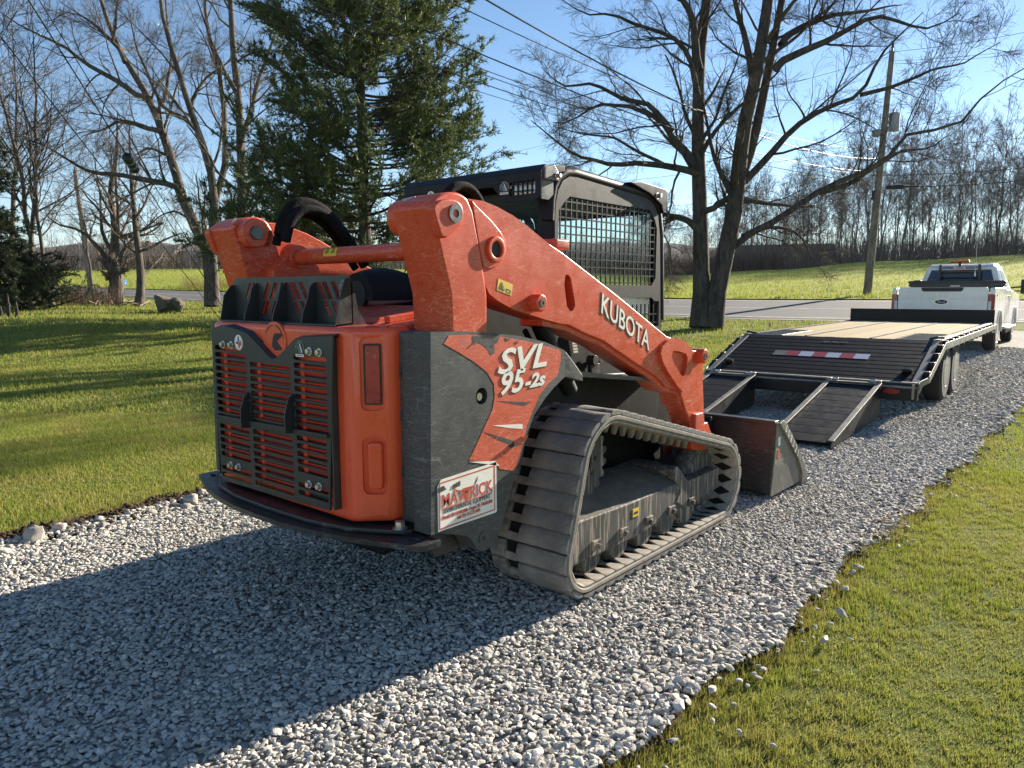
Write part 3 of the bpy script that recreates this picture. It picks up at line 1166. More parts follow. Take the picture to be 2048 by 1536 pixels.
def sticker(name, parent, c, xd, yd, r=.030, kind='texas'):
    """small round decals: state outline on white, or a fan-shaped badge"""
    X, Y = Vector(xd).normalized(), Vector(yd).normalized()
    Z = X.cross(Y)
    c = Vector(c)

    def flat(nm, pts, mat, h, par):
        m = MB()
        n = len(pts)
        m.add([c + X * (a * r) + Y * (b * r) + Z * h for a, b in pts] + [c + X * (a * r) + Y * (b * r) + Z * (h - .0008) for a, b in pts], [tuple(range(n)), tuple(range(2 * n - 1, n - 1, -1))] + [(j, n + j, n + (j + 1) % n, (j + 1) % n) for j in range(n)])
        return m.build(nm, mat, par, smooth=None)
    if kind == 'texas':
        d = flat(name, circ(0, 0, 1, 24), M_white, .001, parent)
        flat('decal_shape', [(-.15, .75), (.12, .75), (.12, .12), (-.15, .12)], M_decblue, .0018, d)
        flat('decal_shape', [(-.15, .10), (-.72, .02), (-.45, -.22), (-.12, -.18)], M_decblue, .0018, d)
        flat('decal_shape', [(-.10, .06), (.72, .06), (.70, -.28), (.25, -.55), (.18, -.85), (-.02, -.55), (-.12, -.2)], M_decred, .0018, d)
        flat('decal_shape', [(.15, .14), (.75, .14), (.75, .24), (.15, .24)], M_ink, .0018, d)
    else:
        pts = [(-.85, -.6)] + [(math.cos(R(a)), .1 + .9 * math.sin(R(a))) for a in range(200, -21, -20)] + [(.75, -.6)]
        d = flat(name, pts, M_charf, .0006, parent)
        for a in range(-10, 190, 22):
            ca, sa = math.cos(R(a)), math.sin(R(a))
            flat('decal_shape', [(ca * .78 - sa * .05, .1 + sa * .78 + ca * .05), (ca * .78 + sa * .05, .1 + sa * .78 - ca * .05), (ca * .97 + sa * .05, .1 + sa * .95 - ca * .05), (ca * .97 - sa * .05, .1 + sa * .95 + ca * .05)], M_lampc, .0012, d)
        flat('decal_shape', [(-.2, .85), (.05, .6), (.55, -.45), (.35, -.45), (-.05, .4)], M_letter, .0012, d)
        flat('decal_shape', [(-.95, -.65), (.8, -.65), (.8, -.98), (-.95, -.98)], M_letter, .0012, d)
        flat('decal_shape', [(-.75, -.77), (.6, -.77), (.6, -.85), (-.75, -.85)], M_ink, .0016, d)
        for q in (-.55, -.3):
            flat('decal_shape', [(q, .4), (q + .06, .4), (q + .5, -.45), (q + .42, -.45)], M_lampc, .0012, d)
    return d


for (u, z), k, r_ in zip([(-0.233,1.254),(0.264,1.248)], ('texas', 'fan'), (.036, .034)):
    sticker('round_decal', gg, (u, GY - .0055, z), (1, 0, 0), (0, 0, 1), r_, k)

# ---- hood top rack (slotted light guard)
rk = MB()
RY = -.80
x0, x1, zb, zt = -.50, .445, 1.352, 1.556
holes = []
for gi, (gx0, gx1, sl) in enumerate(((-.40, -.29, 1), (-.245, -.06, 1), (-.01, .17, -1), (.22, .41, -1))):
    for j in range(3):
        w = (gx1 - gx0) / 3
        for seg_ in (0, 1):
            zz0 = 1.455 if seg_ == 0 else 1.385
            zz1 = 1.530 if seg_ == 0 else 1.445
            q = .5 * (zz0 + zz1)
            xx = gx0 + w * j + w * .3
            off = sl * ((q - 1.46) * .75)
            hgt = (zz1 - zz0) / 2
            wd_ = w * .26
            px = xx + off
            px = min(max(px, gx0 + wd_), gx1 - wd_ - .004)
            holes.append([(px - wd_ - sl * hgt * .6, zz0), (px + wd_ - sl * hgt * .6, zz0), (px + wd_ + sl * hgt * .6, zz1), (px - wd_ + sl * hgt * .6, zz1)])
outl = [(x0, zb), (x1, zb), (x1, zt - .03), (x1 - .012, zt - .008), (x1 - .03, zt), (x0 + .03, zt), (x0 + .008, zt - .01), (x0, zt - .035)]
rack = MB().prism(outl, 'y', RY - .003, RY + .003, holes).build('hood_rack', M_charf, LP, smooth=30)
MB().add([(x0, RY, zb + .006), (x1, RY, zb + .006), (x1, -.885, zb), (x0, -.885, zb), (x0, RY, zb), (x1, RY, zb), (x1, -.885, zb - .006), (x0, -.885, zb - .006)],
         [(3, 2, 1, 0), (4, 5, 6, 7), (2, 3, 7, 6), (1, 2, 6, 5), (3, 0, 4, 7)]).build('rack_lip', M_charf, rack, smooth=None)
for i, x in enumerate((x0 + .004, -.278, -.035, .195, x1 - .003)):
    if i == 4:
        pr = [(RY + .075, zb - .004), (-.887, zb - .006), (RY - .055, zb + .13), (RY - .03, zt - .012), (RY + .004, zt - .012), (RY + .03, zb + .06)]
    elif i == 0:
        pr = [(RY + .02, zb), (-.885, zb), (RY - .06, zb + .12), (RY - .02, zt - .035), (RY + .004, zt - .035)]
    else:
        pr = smoothpoly([(RY, zb + .002), (-.884, zb + .002), (RY - .05, zb + .10), (RY - .035, zt - .05), (RY - .012, zt - .03), (RY, zt - .045)], 2)
    MB().prism(pr, 'x', x - .003, x + .003).build('rack_rib', M_charf, rack, smooth=30)
sticker('round_decal', rack, (x1 - .045, RY - .0036, zt - .052), (1, 0, 0), (0, 0, 1), .034, 'fan')

# ---- engine bay top
MB().prism([(-.70, 1.335), (-.62, 1.352), (-.20, 1.392), (-.20, 1.30), (-.70, 1.30)], 'x', -.62, .62).build('engine_cover', M_redtop, LP, bevel=.008)
MB().prism([(-.64, 1.350), (-.62, 1.372), (-.24, 1.418), (-.24, 1.36), (-.62, 1.34)], 'x', -.42, .40).build('inspection_lid', M_redtop, LP, bevel=.005)
for s in (-1, 1):
    MB().bar((s * .46, -.63, 1.365), (s * .46, -.20, 1.412), .035, .03).build('cover_rail', M_red, LP, bevel=.004)
MB().prism([(-.20, 1.1), (.48, 1.1), (.48, 1.46), (.2, 1.44), (-.20, 1.41)], 'x', -.55, .55).build('engine_deck', M_blk, LP, bevel=.01)
# exhaust cowl
cw = MB()
sec = []
for i in range(9):
    t = i / 8
    yy = -.30 + .42 * t
    hh = .13 * math.sin(math.pi * (.30 + .62 * t)) + .02
    xc = -.17 + .10 * t
    sec.append([(xc + .13 * math.cos(R(a)), yy, 1.44 + hh * 1.15 * math.sin(R(a))) for a in range(0, 181, 15)])
n = len(sec[0])
cw.v = [p for r_ in sec for p in r_]
cw.f = [(i * n + j, i * n + j + 1, (i + 1) * n + j + 1, (i + 1) * n + j) for i in range(8) for j in range(n - 1)]
cw.f += [tuple(range(n)), tuple(range(9 * n - 1, 8 * n - 1, -1))]
cw.build('exhaust_cowl', M_blk, LP, smooth=60)
MB().cyl((-.17, -.305, 1.47), (-.17, -.28, 1.47), .075, 20).build('exhaust_mouth', M_ink, LP)
for i in range(5):
    MB().tube([(.05 + .05 * i, -.1 - .02 * i, 1.43), (.10 + .06 * i, .0, 1.50 + .015 * (i % 2)), (.22 + .04 * i, .15, 1.49), (.3 + .03 * i, .42, 1.44)], .010 + .003 * (i % 3), 8).build('hydraulic_line', M_hose, LP, smooth=80)

# ---- side panels, rear wall
PX = .86
panel = [(-0.745,1.331),(-0.565,1.327),(-0.39,1.311),(-0.222,1.292),(-0.026,1.253),(0.114,1.209),(0.138,1.198),(0.131,1.078),(0.044,1.033),(-0.025,0.989),(-0.106,0.921),(-0.159,0.835),(-0.198,0.749),(-0.236,0.68),(-0.301,0.525),(-0.356,0.414),(-0.396,0.379),(-0.435,0.367),(-0.47,0.37),(-0.495,0.39),(-0.513,0.413),(-0.534,0.443),(-0.558,0.464),(-0.717,0.516),(-0.761,0.517)]
fend = [(0.138,1.199),(0.246,1.105),(0.28,1.072),(0.285,1.039),(0.131,1.076)]
hole = [(-0.458,1.048)][0]
mbp = MB().prism(panel, 'x', PX - .10, PX, [circ(hole[0], hole[1], .036, 18)])
for o in both(mbp, 'side_panel', M_char, smooth=35):
    pass
mb = MB()
n = len(fend)
mb.add([(PX - .002, y, z) for y, z in fend] + [(PX - .10, y, z) for y, z in fend], [tuple(range(n)), tuple(range(2 * n - 1, n - 1, -1))] + [(i, n + i, n + (i + 1) % n, (i + 1) % n) for i in range(n)])
both(mb, 'fender_cap', M_cabgrey, bevel=.004)
both(MB().prism([(.60, .53), (PX - .004, .53), (PX - .004, 1.30), (.80, 1.318), (.72, 1.325), (.60, 1.33)], 'y', -.738, -.62), 'rear_wall', M_char, bevel=.012, seg=3)
both(MB().cyl((PX - .012, hole[0], hole[1] - .004), (PX - .06, hole[0], hole[1] - .004), .017, 14), 'panel_bolt', M_bolt)
both(MB().cyl((PX + .004, *[(-0.457,0.429)][0]), (PX - .02, *[(-0.457,0.429)][0]), .026, 20, hole=.008), 'panel_boss', M_char)
for zz in (.72, .95, 1.14):
    MB().box((.664, -.742, zz), (.676, -.735, zz + .05)).build('hinge_tab', M_char, LP)
tagp = MB().box((.765, -.7405, .560), (.793, -.7375, .610)).build('small_tag', M_white, LP)
MB().box((.773, -.7415, .570), (.785, -.740, .584)).build('tag_mark', M_ink, tagp)
MB().box((.769, -.7415, .593), (.789, -.740, .597)).build('tag_mark', M_ink, tagp)

# decal on the right panel
DX = PX + .0012
dec = [(-0.675,1.281),(-0.647,1.313),(-0.541,1.312),(-0.341,1.294),(-0.138,1.261),(0.079,1.212),(0.095,1.201),(0.095,1.156),(0.068,1.086),(0.003,1.059),(-0.065,1.01),(-0.12,0.935),(-0.159,0.877),(-0.184,0.812),(-0.206,0.762),(-0.234,0.709),(-0.255,0.686),(-0.346,0.712),(-0.378,0.749),(-0.54,0.785),(-0.497,0.838),(-0.392,0.98),(-0.376,1.039),(-0.381,1.092),(-0.422,1.145),(-0.498,1.194),(-0.586,1.239)]
decal = MB().prism(dec, 'x', PX - .001, DX).build('side_decal', M_decal, LP, smooth=None)
for pts in ([(-0.361,1.016),(-0.124,0.984),(-0.175,0.974)], [(-0.448,0.893),(-0.182,0.798),(-0.245,0.796),(-0.346,0.84)]):
    MB().prism(pts, 'x', DX - .0004, DX + .0008).build('decal_flash', M_char, decal, smooth=None)
for pts in ([(-0.394,0.913),(-0.192,0.891),(-0.189,0.868),(-0.279,0.885)], [(-0.536,0.778),(-0.379,0.754),(-0.347,0.726)]):
    MB().prism(pts, 'x', DX - .0004, DX + .0008).build('decal_flash', M_letter, decal, smooth=None)
# peeled scar and torn flap
MB().prism([(-0.513,1.305),(-0.342,1.294),(-0.359,1.267),(-0.378,1.264),(-0.375,1.225),(-0.4,1.216),(-0.419,1.241),(-0.45,1.264),(-0.489,1.278),(-0.498,1.267),(-0.513,1.28)], 'x', DX - .0004, DX + .0006).build('peeled_patch', M_cabgrey, decal, smooth=None)
for pts in ([(-0.549,1.251),(-0.498,1.285),(-0.498,1.279),(-0.54,1.253)], [(-0.299,0.805),(-0.196,0.837),(-0.189,0.817),(-0.266,0.793)], [(-0.243,1.265),(-0.219,1.27),(-0.223,1.257),(-0.24,1.252)], [(-0.31,1.286),(-0.27,1.277),(-0.297,1.27)], [(-0.4,1.261),(-0.384,1.264),(-0.387,1.249),(-0.4,1.252)]):
    MB().prism(pts, 'x', DX + .0002, DX + .0012).build('tear', M_ink, decal, smooth=None)
fl = [(-0.253,0.819),(-0.183,0.845),(-0.187,0.818),(-0.232,0.802)]
MB().add([(DX, *fl[0]), (DX + .03, *fl[1]), (DX + .02, *fl[2]), (DX + .004, *fl[3])], [(0, 1, 2, 3)]).build('torn_flap', M_decal, decal, smooth=None)
# model lettering (slanted)
o1, o2, o3, o4 = [(-0.367,1.132),(-0.004,1.137),(-0.358,1.04),(-0.169,1.042)]
dirv = Vector((0, 1, .035))
for nm, tx, org, wd, sz in (('lettering', 'SVL', o1, .345, .150), ('lettering', '95', o3, .168, .138), ('lettering', '-2s', (o3[0] + .178, o3[1] + .012), .150, .085)):
    text_obj(nm, tx, sz, (DX + .0012, org[0] + .0025, org[1] - .003), dirv, (0, 0, 1), M_letshadow, decal, shear=.28, bold=.0036, width=wd)
    text_obj(nm, tx, sz, (DX + .0022, org[0], org[1]), dirv, (0, 0, 1), M_letter, decal, shear=.28, bold=.0030, width=wd)

# dealer sticker
st = [(-0.723,0.709),(-0.704,0.734),(-0.37,0.748),(-0.368,0.527),(-0.375,0.522),(-0.723,0.522)]
stick = MB().prism(st, 'x', PX - .0005, PX + .002).build('dealer_sticker', M_white, LP, smooth=None)
q0, q1, q2, q3 = [(-0.715,0.531),(-0.382,0.537),(-0.381,0.734),(-0.711,0.721)]
fr = MB()
for a, b in ((q0, q1), (q1, q2), (q2, q3), (q3, q0)):
    fr.bar((PX + .0024, *a), (PX + .0024, *b), .005, .0012, up=(1, 0, 0))
fr.build('sticker_border', M_decred, stick, smooth=None)
xd = Vector((0, q1[0] - q0[0], q1[1] - q0[1])).normalized()
wdt = math.hypot(q1[0] - q0[0], q1[1] - q0[1])
yd = Vector((0, 0, 1))


def stpt(fx, fz):
    p = Vector((PX + .0026, *q0)) + xd * (fx * wdt) + yd * fz
    return p


SH = q3[1] - q0[1]
text_obj('lettering', 'MAVERICK', .075, stpt(.04, SH * .46), xd, yd, M_decred, stick, bold=.001, width=wdt * .91)
text_obj('lettering', 'ENVIRONMENTAL EQUIPMENT', .028, stpt(.07, SH * .315), xd, yd, M_letshadow, stick, width=wdt * .84)
text_obj('lettering', 'Newark OH: 614.000.0000 - Oregon OH: 740.000.0000', .022, stpt(.05, SH * .19), xd, yd, M_decred, stick, bold=.0004, width=wdt * .90)
text_obj('lettering', 'Ash OH: 614.272.4070', .022, stpt(.30, SH * .085), xd, yd, M_decred, stick, bold=.0004, width=wdt * .42)
for hz in (.41, .435):
    a, b = stpt(.05, SH * hz), stpt(.95, SH * hz)
    MB().bar(a, b, .0022, .001, up=(1, 0, 0)).build('sticker_rule', M_decred, stick, smooth=None)


def onst(pts, mat, nm='sticker_mark', lift=.0006):
    m = MB()
    P = [stpt(a, b * SH) + Vector((lift, 0, 0)) for a, b in pts]
    k = len(P)
    m.add(P + [p - Vector((.0008, 0, 0)) for p in P], [tuple(range(k)), tuple(range(2 * k - 1, k - 1, -1))])
    m.build(nm, mat, stick, smooth=None)


onst([(.40, .60), (.44, .72), (.50, .74), (.53, .66), (.50, .50), (.47, .40), (.43, .50)], M_decred)
onst([(.53, .72), (.62, .74), (.67, .82), (.68, .92), (.66, .80), (.61, .70), (.53, .68)], M_decred)
onst([(.40, .70), (.32, .73), (.25, .80), (.23, .90), (.24, .78), (.31, .70), (.40, .66)], M_decred)
onst([(.44, .66), (.46, .60), (.475, .64), (.49, .60), (.51, .66)], M_ink, lift=.0012)
onst([(.24, .89), (.36, .93), (.36, .82), (.22, .80)], M_char, 'sticker_tear', .0016)
onst([(.33, .62), (.36, .64), (.36, .69), (.33, .68)], M_char, 'sticker_tear', .0016)
onst([(-.02, .90), (.07, .93), (.12, .83), (-.02, .80)], M_char, 'sticker_tear', .0016)

# ---- rear bumper plate
bz = .50
half = [(.0, -1.03), (.20, -1.025), (.40, -1.0), (.59, -.955), (.72, -.91), (.81, -.875), (.86, -.862), (.885, -.85), (.90, -.82), (.90, -.745), (.885, -.735), (.82, -.745), (.755, -.75), (.70, -.735), (.62, -.66), (.0, -.66)]
slotp = [(.79, -.825), (.835, -.812), (.845, -.795), (.82, -.785), (.785, -.80)]
full = half + [(-x, y) for x, y in reversed(half[1:-1])]
MB().prism(full, 'z', bz - .022, bz, [slotp, [(-x, y) for x, y in slotp]]).build('bumper_plate', M_steelplate, LP, smooth=30)
in_ = [(.0, -.975), (.30, -.965), (.52, -.925), (.66, -.85), (.74, -.80), (.75, -.76), (.70, -.70), (.0, -.66)]
MB().prism(in_ + [(-x, y) for x, y in reversed(in_[1:-1])], 'z', bz + .002, bz + .022).build('counterweight_skirt', M_steelplate, LP, bevel=.005)
for s in (1, -1):
    hexbolt('bumper_bolt', (s * .705, -.79, bz + .022), (0, 0, 1), .022, .03)
MB().box((-.35, -.60, .26), (.35, -.2, .47)).build('belly_guard', M_blk, LP, bevel=.02)
both(MB().prism([(-.72, .46), (-.62, .36), (-.45, .36), (-.40, .46)], 'x', .50, .74), 'tow_bracket', M_steelplate)

# ---- chassis between the tracks
MB().box((-.50, -.62, .33), (.50, 1.72, 1.02)).build('chassis', M_blk, LP, bevel=.02)
both(MB().prism([(-.2, .55), (1.55, .55), (1.60, .80), (1.55, .96), (.30, 1.04), (-.2, 1.06)], 'x', .44, .545), 'fender_skirt', M_blk, bevel=.01)
MB().prism([(.28, 1.06), (1.12, .952), (1.55, .945), (1.55, .965), (1.12, .975), (.30, 1.085)], 'x', .50, .80).build('step_ledge', M_cabgrey, LP, bevel=.004)
both(MB().box((.42, 1.55, .45), (.54, 1.80, .90)), 'front_upright', M_blk, bevel=.01)

# ---- tracks
TP = [((.16, .205), .205), ((.365, .605), .29), ((1.63, .280), .275)]      # rear roller, drive sprocket, front idler (outer radii)


def track_path(off=0.0, step=.01):
    C = [(c, r + off) for c, r in TP]
    order = [0, 1, 2]
    segs = []
    tang = []
    for i in range(3):
        (c1, r1), (c2, r2) = C[order[i]], C[order[(i + 1) % 3]]
        d = Vector(c2) - Vector(c1)
        L = d.length
        d /= L
        nrm = Vector((-d.y, d.x))
        s_ = (r1 - r2) / L
        nn = d * s_ + nrm * math.sqrt(1 - s_ * s_)
        tang.append(nn)
    pts = []
    for i in range(3):
        (c, r) = C[i]
        a0 = math.atan2(tang[i - 1].y, tang[i - 1].x)
        a1 = math.atan2(tang[i].y, tang[i].x)
        while a1 > a0:
            a1 -= 2 * math.pi
        k = max(2, int(abs(a1 - a0) * r / step))
        pts += [(c[0] + r * math.cos(a0 + (a1 - a0) * j / k), c[1] + r * math.sin(a0 + (a1 - a0) * j / k)) for j in range(k + 1)]
    return pts


def resample(P, n):
    Q = np.array(P + [P[0]])
    d = np.r_[0, np.cumsum(np.hypot(*np.diff(Q, axis=0).T))]
    t = np.linspace(0, d[-1], n, endpoint=False)
    return np.c_[np.interp(t, d, Q[:, 0]), np.interp(t, d, Q[:, 1])], d[-1]


NPITCH = 50
belt, Ltot = resample(track_path(-.030), 300)
dv = np.roll(belt, -1, 0) - np.roll(belt, 1, 0)
dv /= np.linalg.norm(dv, axis=1)[:, None]
nv = np.c_[-dv[:, 1], dv[:, 0]]
TX0, TX1 = .522, 1.0
# belt: closed strip, cross-section rectangle with rounded outer edges
cs = [(TX0, -.004), (TX0 + .01, .010), (TX1 - .012, .010), (TX1, .002), (TX1, -.012), (TX1 - .01, -.020), (TX1 - .022, -.020), (TX1 - .175, -.020), (TX0 + .01, -.020), (TX0, -.016)]


def belt_mesh(s):
    m = MB()
    K = len(cs)
    for i in range(300):
        for (x, h) in cs:
            p = belt[i] + nv[i] * h
            m.v.append((s * x, p[0], p[1]))
    for i in range(300):
        a, b = i * K, ((i + 1) % 300) * K
        for j in range(K):
            f = (a + j, a + (j + 1) % K, b + (j + 1) % K, b + j)
            m.f.append(f if s < 0 else f[::-1])
    return m


# one tread block: local x across the track, y along the travel, z outwards
P_ = Ltot / NPITCH
W_ = TX1 - TX0


def lug_mesh(s):
    m = MB()
    h = .026
    a = .5 * P_
    # moulded blocks: high in the middle, sinking towards the next one; waved outer part, square pocket, narrow inner part
    def block(xs, wave, y0f=-1.0, y1f=1.0):
        ysec = [(y0f, .50), (y0f * .50, 1.0), (y1f * .30, 1.0), (y1f, .50)]
        o = len(m.v)
        nx = len(xs)
        for (fy, fh) in ysec:
            for x, wv in zip(xs, wave):
                m.v.append((x, a * (fy * .998 + wv * (1 - abs(fy))), h * fh))
        for (fy, fh) in (ysec[0], ysec[3]):
            for x in xs:
                m.v.append((x, a * fy * .998, 0))
        for i in range(3):
            m.f += [(o + i * nx + j, o + i * nx + j + 1, o + (i + 1) * nx + j + 1, o + (i + 1) * nx + j) for j in range(nx - 1)]
        e0, e1 = o + 4 * nx, o + 5 * nx
        m.f += [(e0 + j, e0 + j + 1, o + j + 1, o + j) for j in range(nx - 1)]
        m.f += [(o + 3 * nx + j, o + 3 * nx + j + 1, e1 + j + 1, e1 + j) for j in range(nx - 1)]
        for j in (0, nx - 1):
            r_ = [e0 + j, o + j, o + nx + j, o + 2 * nx + j, o + 3 * nx + j, e1 + j]
            m.f.append(tuple(r_ if j == 0 else r_[::-1]))
    block([.168, .22, .28, .34, .40, .452], [.0, .25, .55, .15, -.25, .1])
    block([.004, .05, .095], [.0, .2, .0])
    m.prism([(.094, -a * .998), (.169, -a * .998), (.169, -a * .12), (.094, -a * .12)], 'z', .0, h * .8)
    m.v = [(s * x * W_ / .455, y, z) for x, y, z in m.v]
    if s < 0:
        m.f = [f[::-1] for f in m.f]
    return m.mesh(.0035, 2, 50, 'tread_lug')


def pad_mesh(s, part):
    m = MB()
    a = .5 * P_
    if part == 0:
        m.prism([(.262, -a * .99), (.285, -a * .96), (.355, -a * .22), (.425, -a * .96), (.450, -a * .99), (.450, a * .99), (.425, a * .96), (.355, a * .22), (.285, a * .96), (.262, a * .99)], 'z', -.016, .0)
    else:
        x0_, x1_ = ((.15, .19), (.265, .30))[part - 1]
        m.add([(x0_, -a * .45, 0), (x1_, -a * .45, 0), (x1_, a * .45, 0), (x0_, a * .45, 0), (x0_ + .006, -a * .22, -.06), (x1_ - .006, -a * .22, -.06), (x1_ - .006, a * .22, -.06), (x0_ + .006, a * .22, -.06)],
              [(0, 1, 2, 3), (7, 6, 5, 4), (1, 0, 4, 5), (2, 1, 5, 6), (3, 2, 6, 7), (0, 3, 7, 4)])
    m.v = [(s * x * W_ / .455, y, z) for x, y, z in m.v]
    if s < 0:
        m.f = [f[::-1] for f in m.f]
    return m.mesh(.005, 1, 35, 'drive_lug')


pos, _ = resample(track_path(-.030), NPITCH)
for s in (1, -1):
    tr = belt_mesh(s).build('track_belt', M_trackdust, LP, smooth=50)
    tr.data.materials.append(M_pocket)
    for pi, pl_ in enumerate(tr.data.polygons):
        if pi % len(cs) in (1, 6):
            pl_.material_index = 1  # outer face and hole strip get the painted pocket shade
    lm, dm, g1, g2 = lug_mesh(s), pad_mesh(s, 0), pad_mesh(s, 1), pad_mesh(s, 2)
    for me_, mt in ((lm, M_rubber), (dm, M_trackdust), (g1, M_trackdust), (g2, M_trackdust)):
        me_.materials.append(mt)
    for i in range(NPITCH):
        k = int(round(i * 300 / NPITCH)) % 300
        d, nn = dv[k], nv[k]
        p = pos[i]
        # columns: local x -> world x ; local y -> along travel ; local z -> outwards
        M = Matrix(((1, 0, 0, s * TX0), (0, d[0], nn[0], p[0] + nn[0] * .009), (0, d[1], nn[1], p[1] + nn[1] * .009), (0, 0, 0, 1)))
        for nm, me_, off in (('tread_lug', lm, 0), ('drive_pad', dm, -.028), ('guide_lug', g1, -.028), ('guide_lug', g2, -.028)):
            o = bpy.data.objects.new(nm, me_)
            COL.objects.link(o)
            o.parent = tr
            M2 = M.copy()
            M2[1][3] += nn[0] * off
            M2[2][3] += nn[1] * off
            o.matrix_basis = M2
    # undercarriage
    S = lambda m: m if s > 0 else mirrored(m)
    face = [(0.064,0.341),(0.167,0.363),(0.654,0.352),(1.066,0.356),(1.262,0.353),(1.271,0.19),(1.074,0.177),(0.66,0.143),(0.17,0.147),(0.05,0.142)]
    S(MB().prism(face, 'x', .70, .93)).build('track_frame', M_under, LP, bevel=.010, seg=3)
    dk = MB()
    top_ = face[:5]
    rr_ = np.random.default_rng(4)
    rows = []
    for xq, dz in ((.925, -.004), (.86, .030), (.79, .058), (.72, .078), (.60, .082)):
        rows.append([(xq, y + .02 * j, z + dz + (rr_.uniform(-.008, .010) if xq < .9 else 0)) for j, (y, z) in enumerate([(top_[0][0] + (top_[4][0] - top_[0][0]) * q / 15, np.interp(q / 15, [(p[0] - top_[0][0]) / (top_[4][0] - top_[0][0]) for p in top_], [p[1] for p in top_])) for q in range(16)]) for _ in (0,)])
    for r_ in rows:
        dk.v += [(x, y - .02 * j, z) for j, (x, y, z) in enumerate(r_)]
    nq = 16
    for i in range(4):
        dk.f += [(i * nq + j, i * nq + j + 1, (i + 1) * nq + j + 1, (i + 1) * nq + j) for j in range(nq - 1)]
    S(dk).build('mud_caked_ledge', M_mud, LP, smooth=50)
    S(MB().prism([(1.285,0.338),(1.715,0.345),(1.725,0.21),(1.313,0.176)], 'x', .66, .925)).build('tension_arm', M_under, LP, bevel=.006)
    S(MB().prism([(1.082,0.45),(1.147,0.461),(1.264,0.36),(1.304,0.339),(1.319,0.18),(1.236,0.186),(1.134,0.246),(1.18,0.294)], 'x', .64, .936)).build('frame_gusset', M_under, LP, bevel=.008)
    for yc in (.30, .56, .82, 1.08, 1.32):
        rl = S(MB().lathe([(.0, .04), (0, .095), (.03, .112), (.06, .112), (.065, .09), (.20, .09), (.205, .112), (.23, .112), (.26, .095), (.26, .04)], (.645, yc, .155), (1, 0, 0), 26)).build('track_roller', M_under, LP, smooth=40)
        S(MB().box((.925, yc - .035, .185), (.945, yc + .035, .235)).cyl((.945, yc, .205), (.962, yc, .205), .016, 6)).build('roller_clamp', M_under, rl, bevel=.004)
    for nm, (c, r), w0, w1 in (('front_idler', TP[2], .70, .85), ('rear_roller', TP[0], .66, .88)):
        rr = r - .062
        S(MB().lathe([(0, .05), (0, rr - .05), (.02, rr - .02), (.05, rr), (w1 - w0 - .05, rr), (w1 - w0 - .02, rr - .02), (w1 - w0, rr - .05), (w1 - w0, .05)], (w0, c[0], c[1]), (1, 0, 0), 36)).build(nm, M_under, LP, smooth=40)
    (c, r) = TP[1]
    teeth = []
    for i in range(60):
        t = 2 * math.pi * i / 60
        rr = r - .085 + (.022 if i % 3 else -.012)
        teeth.append((c[0] + rr * math.cos(t), c[1] + rr * math.sin(t)))
    sp = S(MB().prism(teeth, 'x', .74, .80)).build('drive_sprocket', M_under, LP, bevel=.004)
    for i in range(9):
        t = 2 * math.pi * i / 9
        S(MB().cyl((.80, c[0] + .12 * math.cos(t), c[1] + .12 * math.sin(t)), (.812, c[0] + .12 * math.cos(t), c[1] + .12 * math.sin(t)), .012, 6)).build('sprocket_bolt', M_under, sp)
    S(MB().cyl((.50, c[0], c[1]), (.80, c[0], c[1]), .09, 24)).build('drive_motor', M_blk, LP, bevel=.01)
    yl = [(0.685,0.287)][0]
    lb = S(MB().box((.929, yl[0] - .03, yl[1] - .022), (.934, yl[0] + .03, yl[1] + .022))).build('warning_label', M_yellow, LP)
    S(MB().box((.9338, yl[0] - .02, yl[1] - .008), (.9348, yl[0] + .02, yl[1] + .006))).build('label_mark', M_ink, lb)

# ---- lift arms, rear towers
tow = [(-0.731,1.812),(-0.718,1.835),(-0.688,1.855),(-0.658,1.867),(-0.631,1.874),(-0.604,1.877),(-0.576,1.877),(-0.548,1.87),(-0.525,1.858),(-0.493,1.809),(-0.451,1.659),(-0.416,1.49),(-0.412,1.465),(-0.414,1.261),(-0.626,1.274),(-0.626,1.334),(-0.631,1.479),(-0.659,1.571),(-0.694,1.688)]
both(MB().prism(tow, 'x', .625, .856), 'arm_tower', M_red, bevel=.012, seg=3, smooth=45)
pinpl = [(-0.744,1.793),(-0.734,1.817),(-0.707,1.832),(-0.664,1.843),(-0.618,1.841),(-0.588,1.821),(-0.58,1.783),(-0.6,1.743),(-0.656,1.705),(-0.683,1.692),(-0.705,1.699),(-0.72,1.73)]
both(MB().prism(smoothpoly(pinpl, 2), 'x', .84, .888), 'pin_plate', M_red, bevel=.008, seg=3)
pc = [(-0.63,1.789)][0]
both(MB().cyl((.886, *pc), (.894, *pc), .036, 28, hole=.016), 'pivot_pin', M_pin)
both(MB().cyl((.56, *pc), (.64, *pc), .075, 32), 'inner_boss', M_red, bevel=.01)
both(MB().cyl((.548, *pc), (.57, *pc), .036, 28), 'inner_pin', M_pin, bevel=.003)
# rear edge trim strip and small lug on the tower top
both(MB().tube([(.66, *[(-0.697,1.845)][0]), (.70, *[(-0.663,1.856)][0])], .012, 8), 'tower_clip', M_bolt)

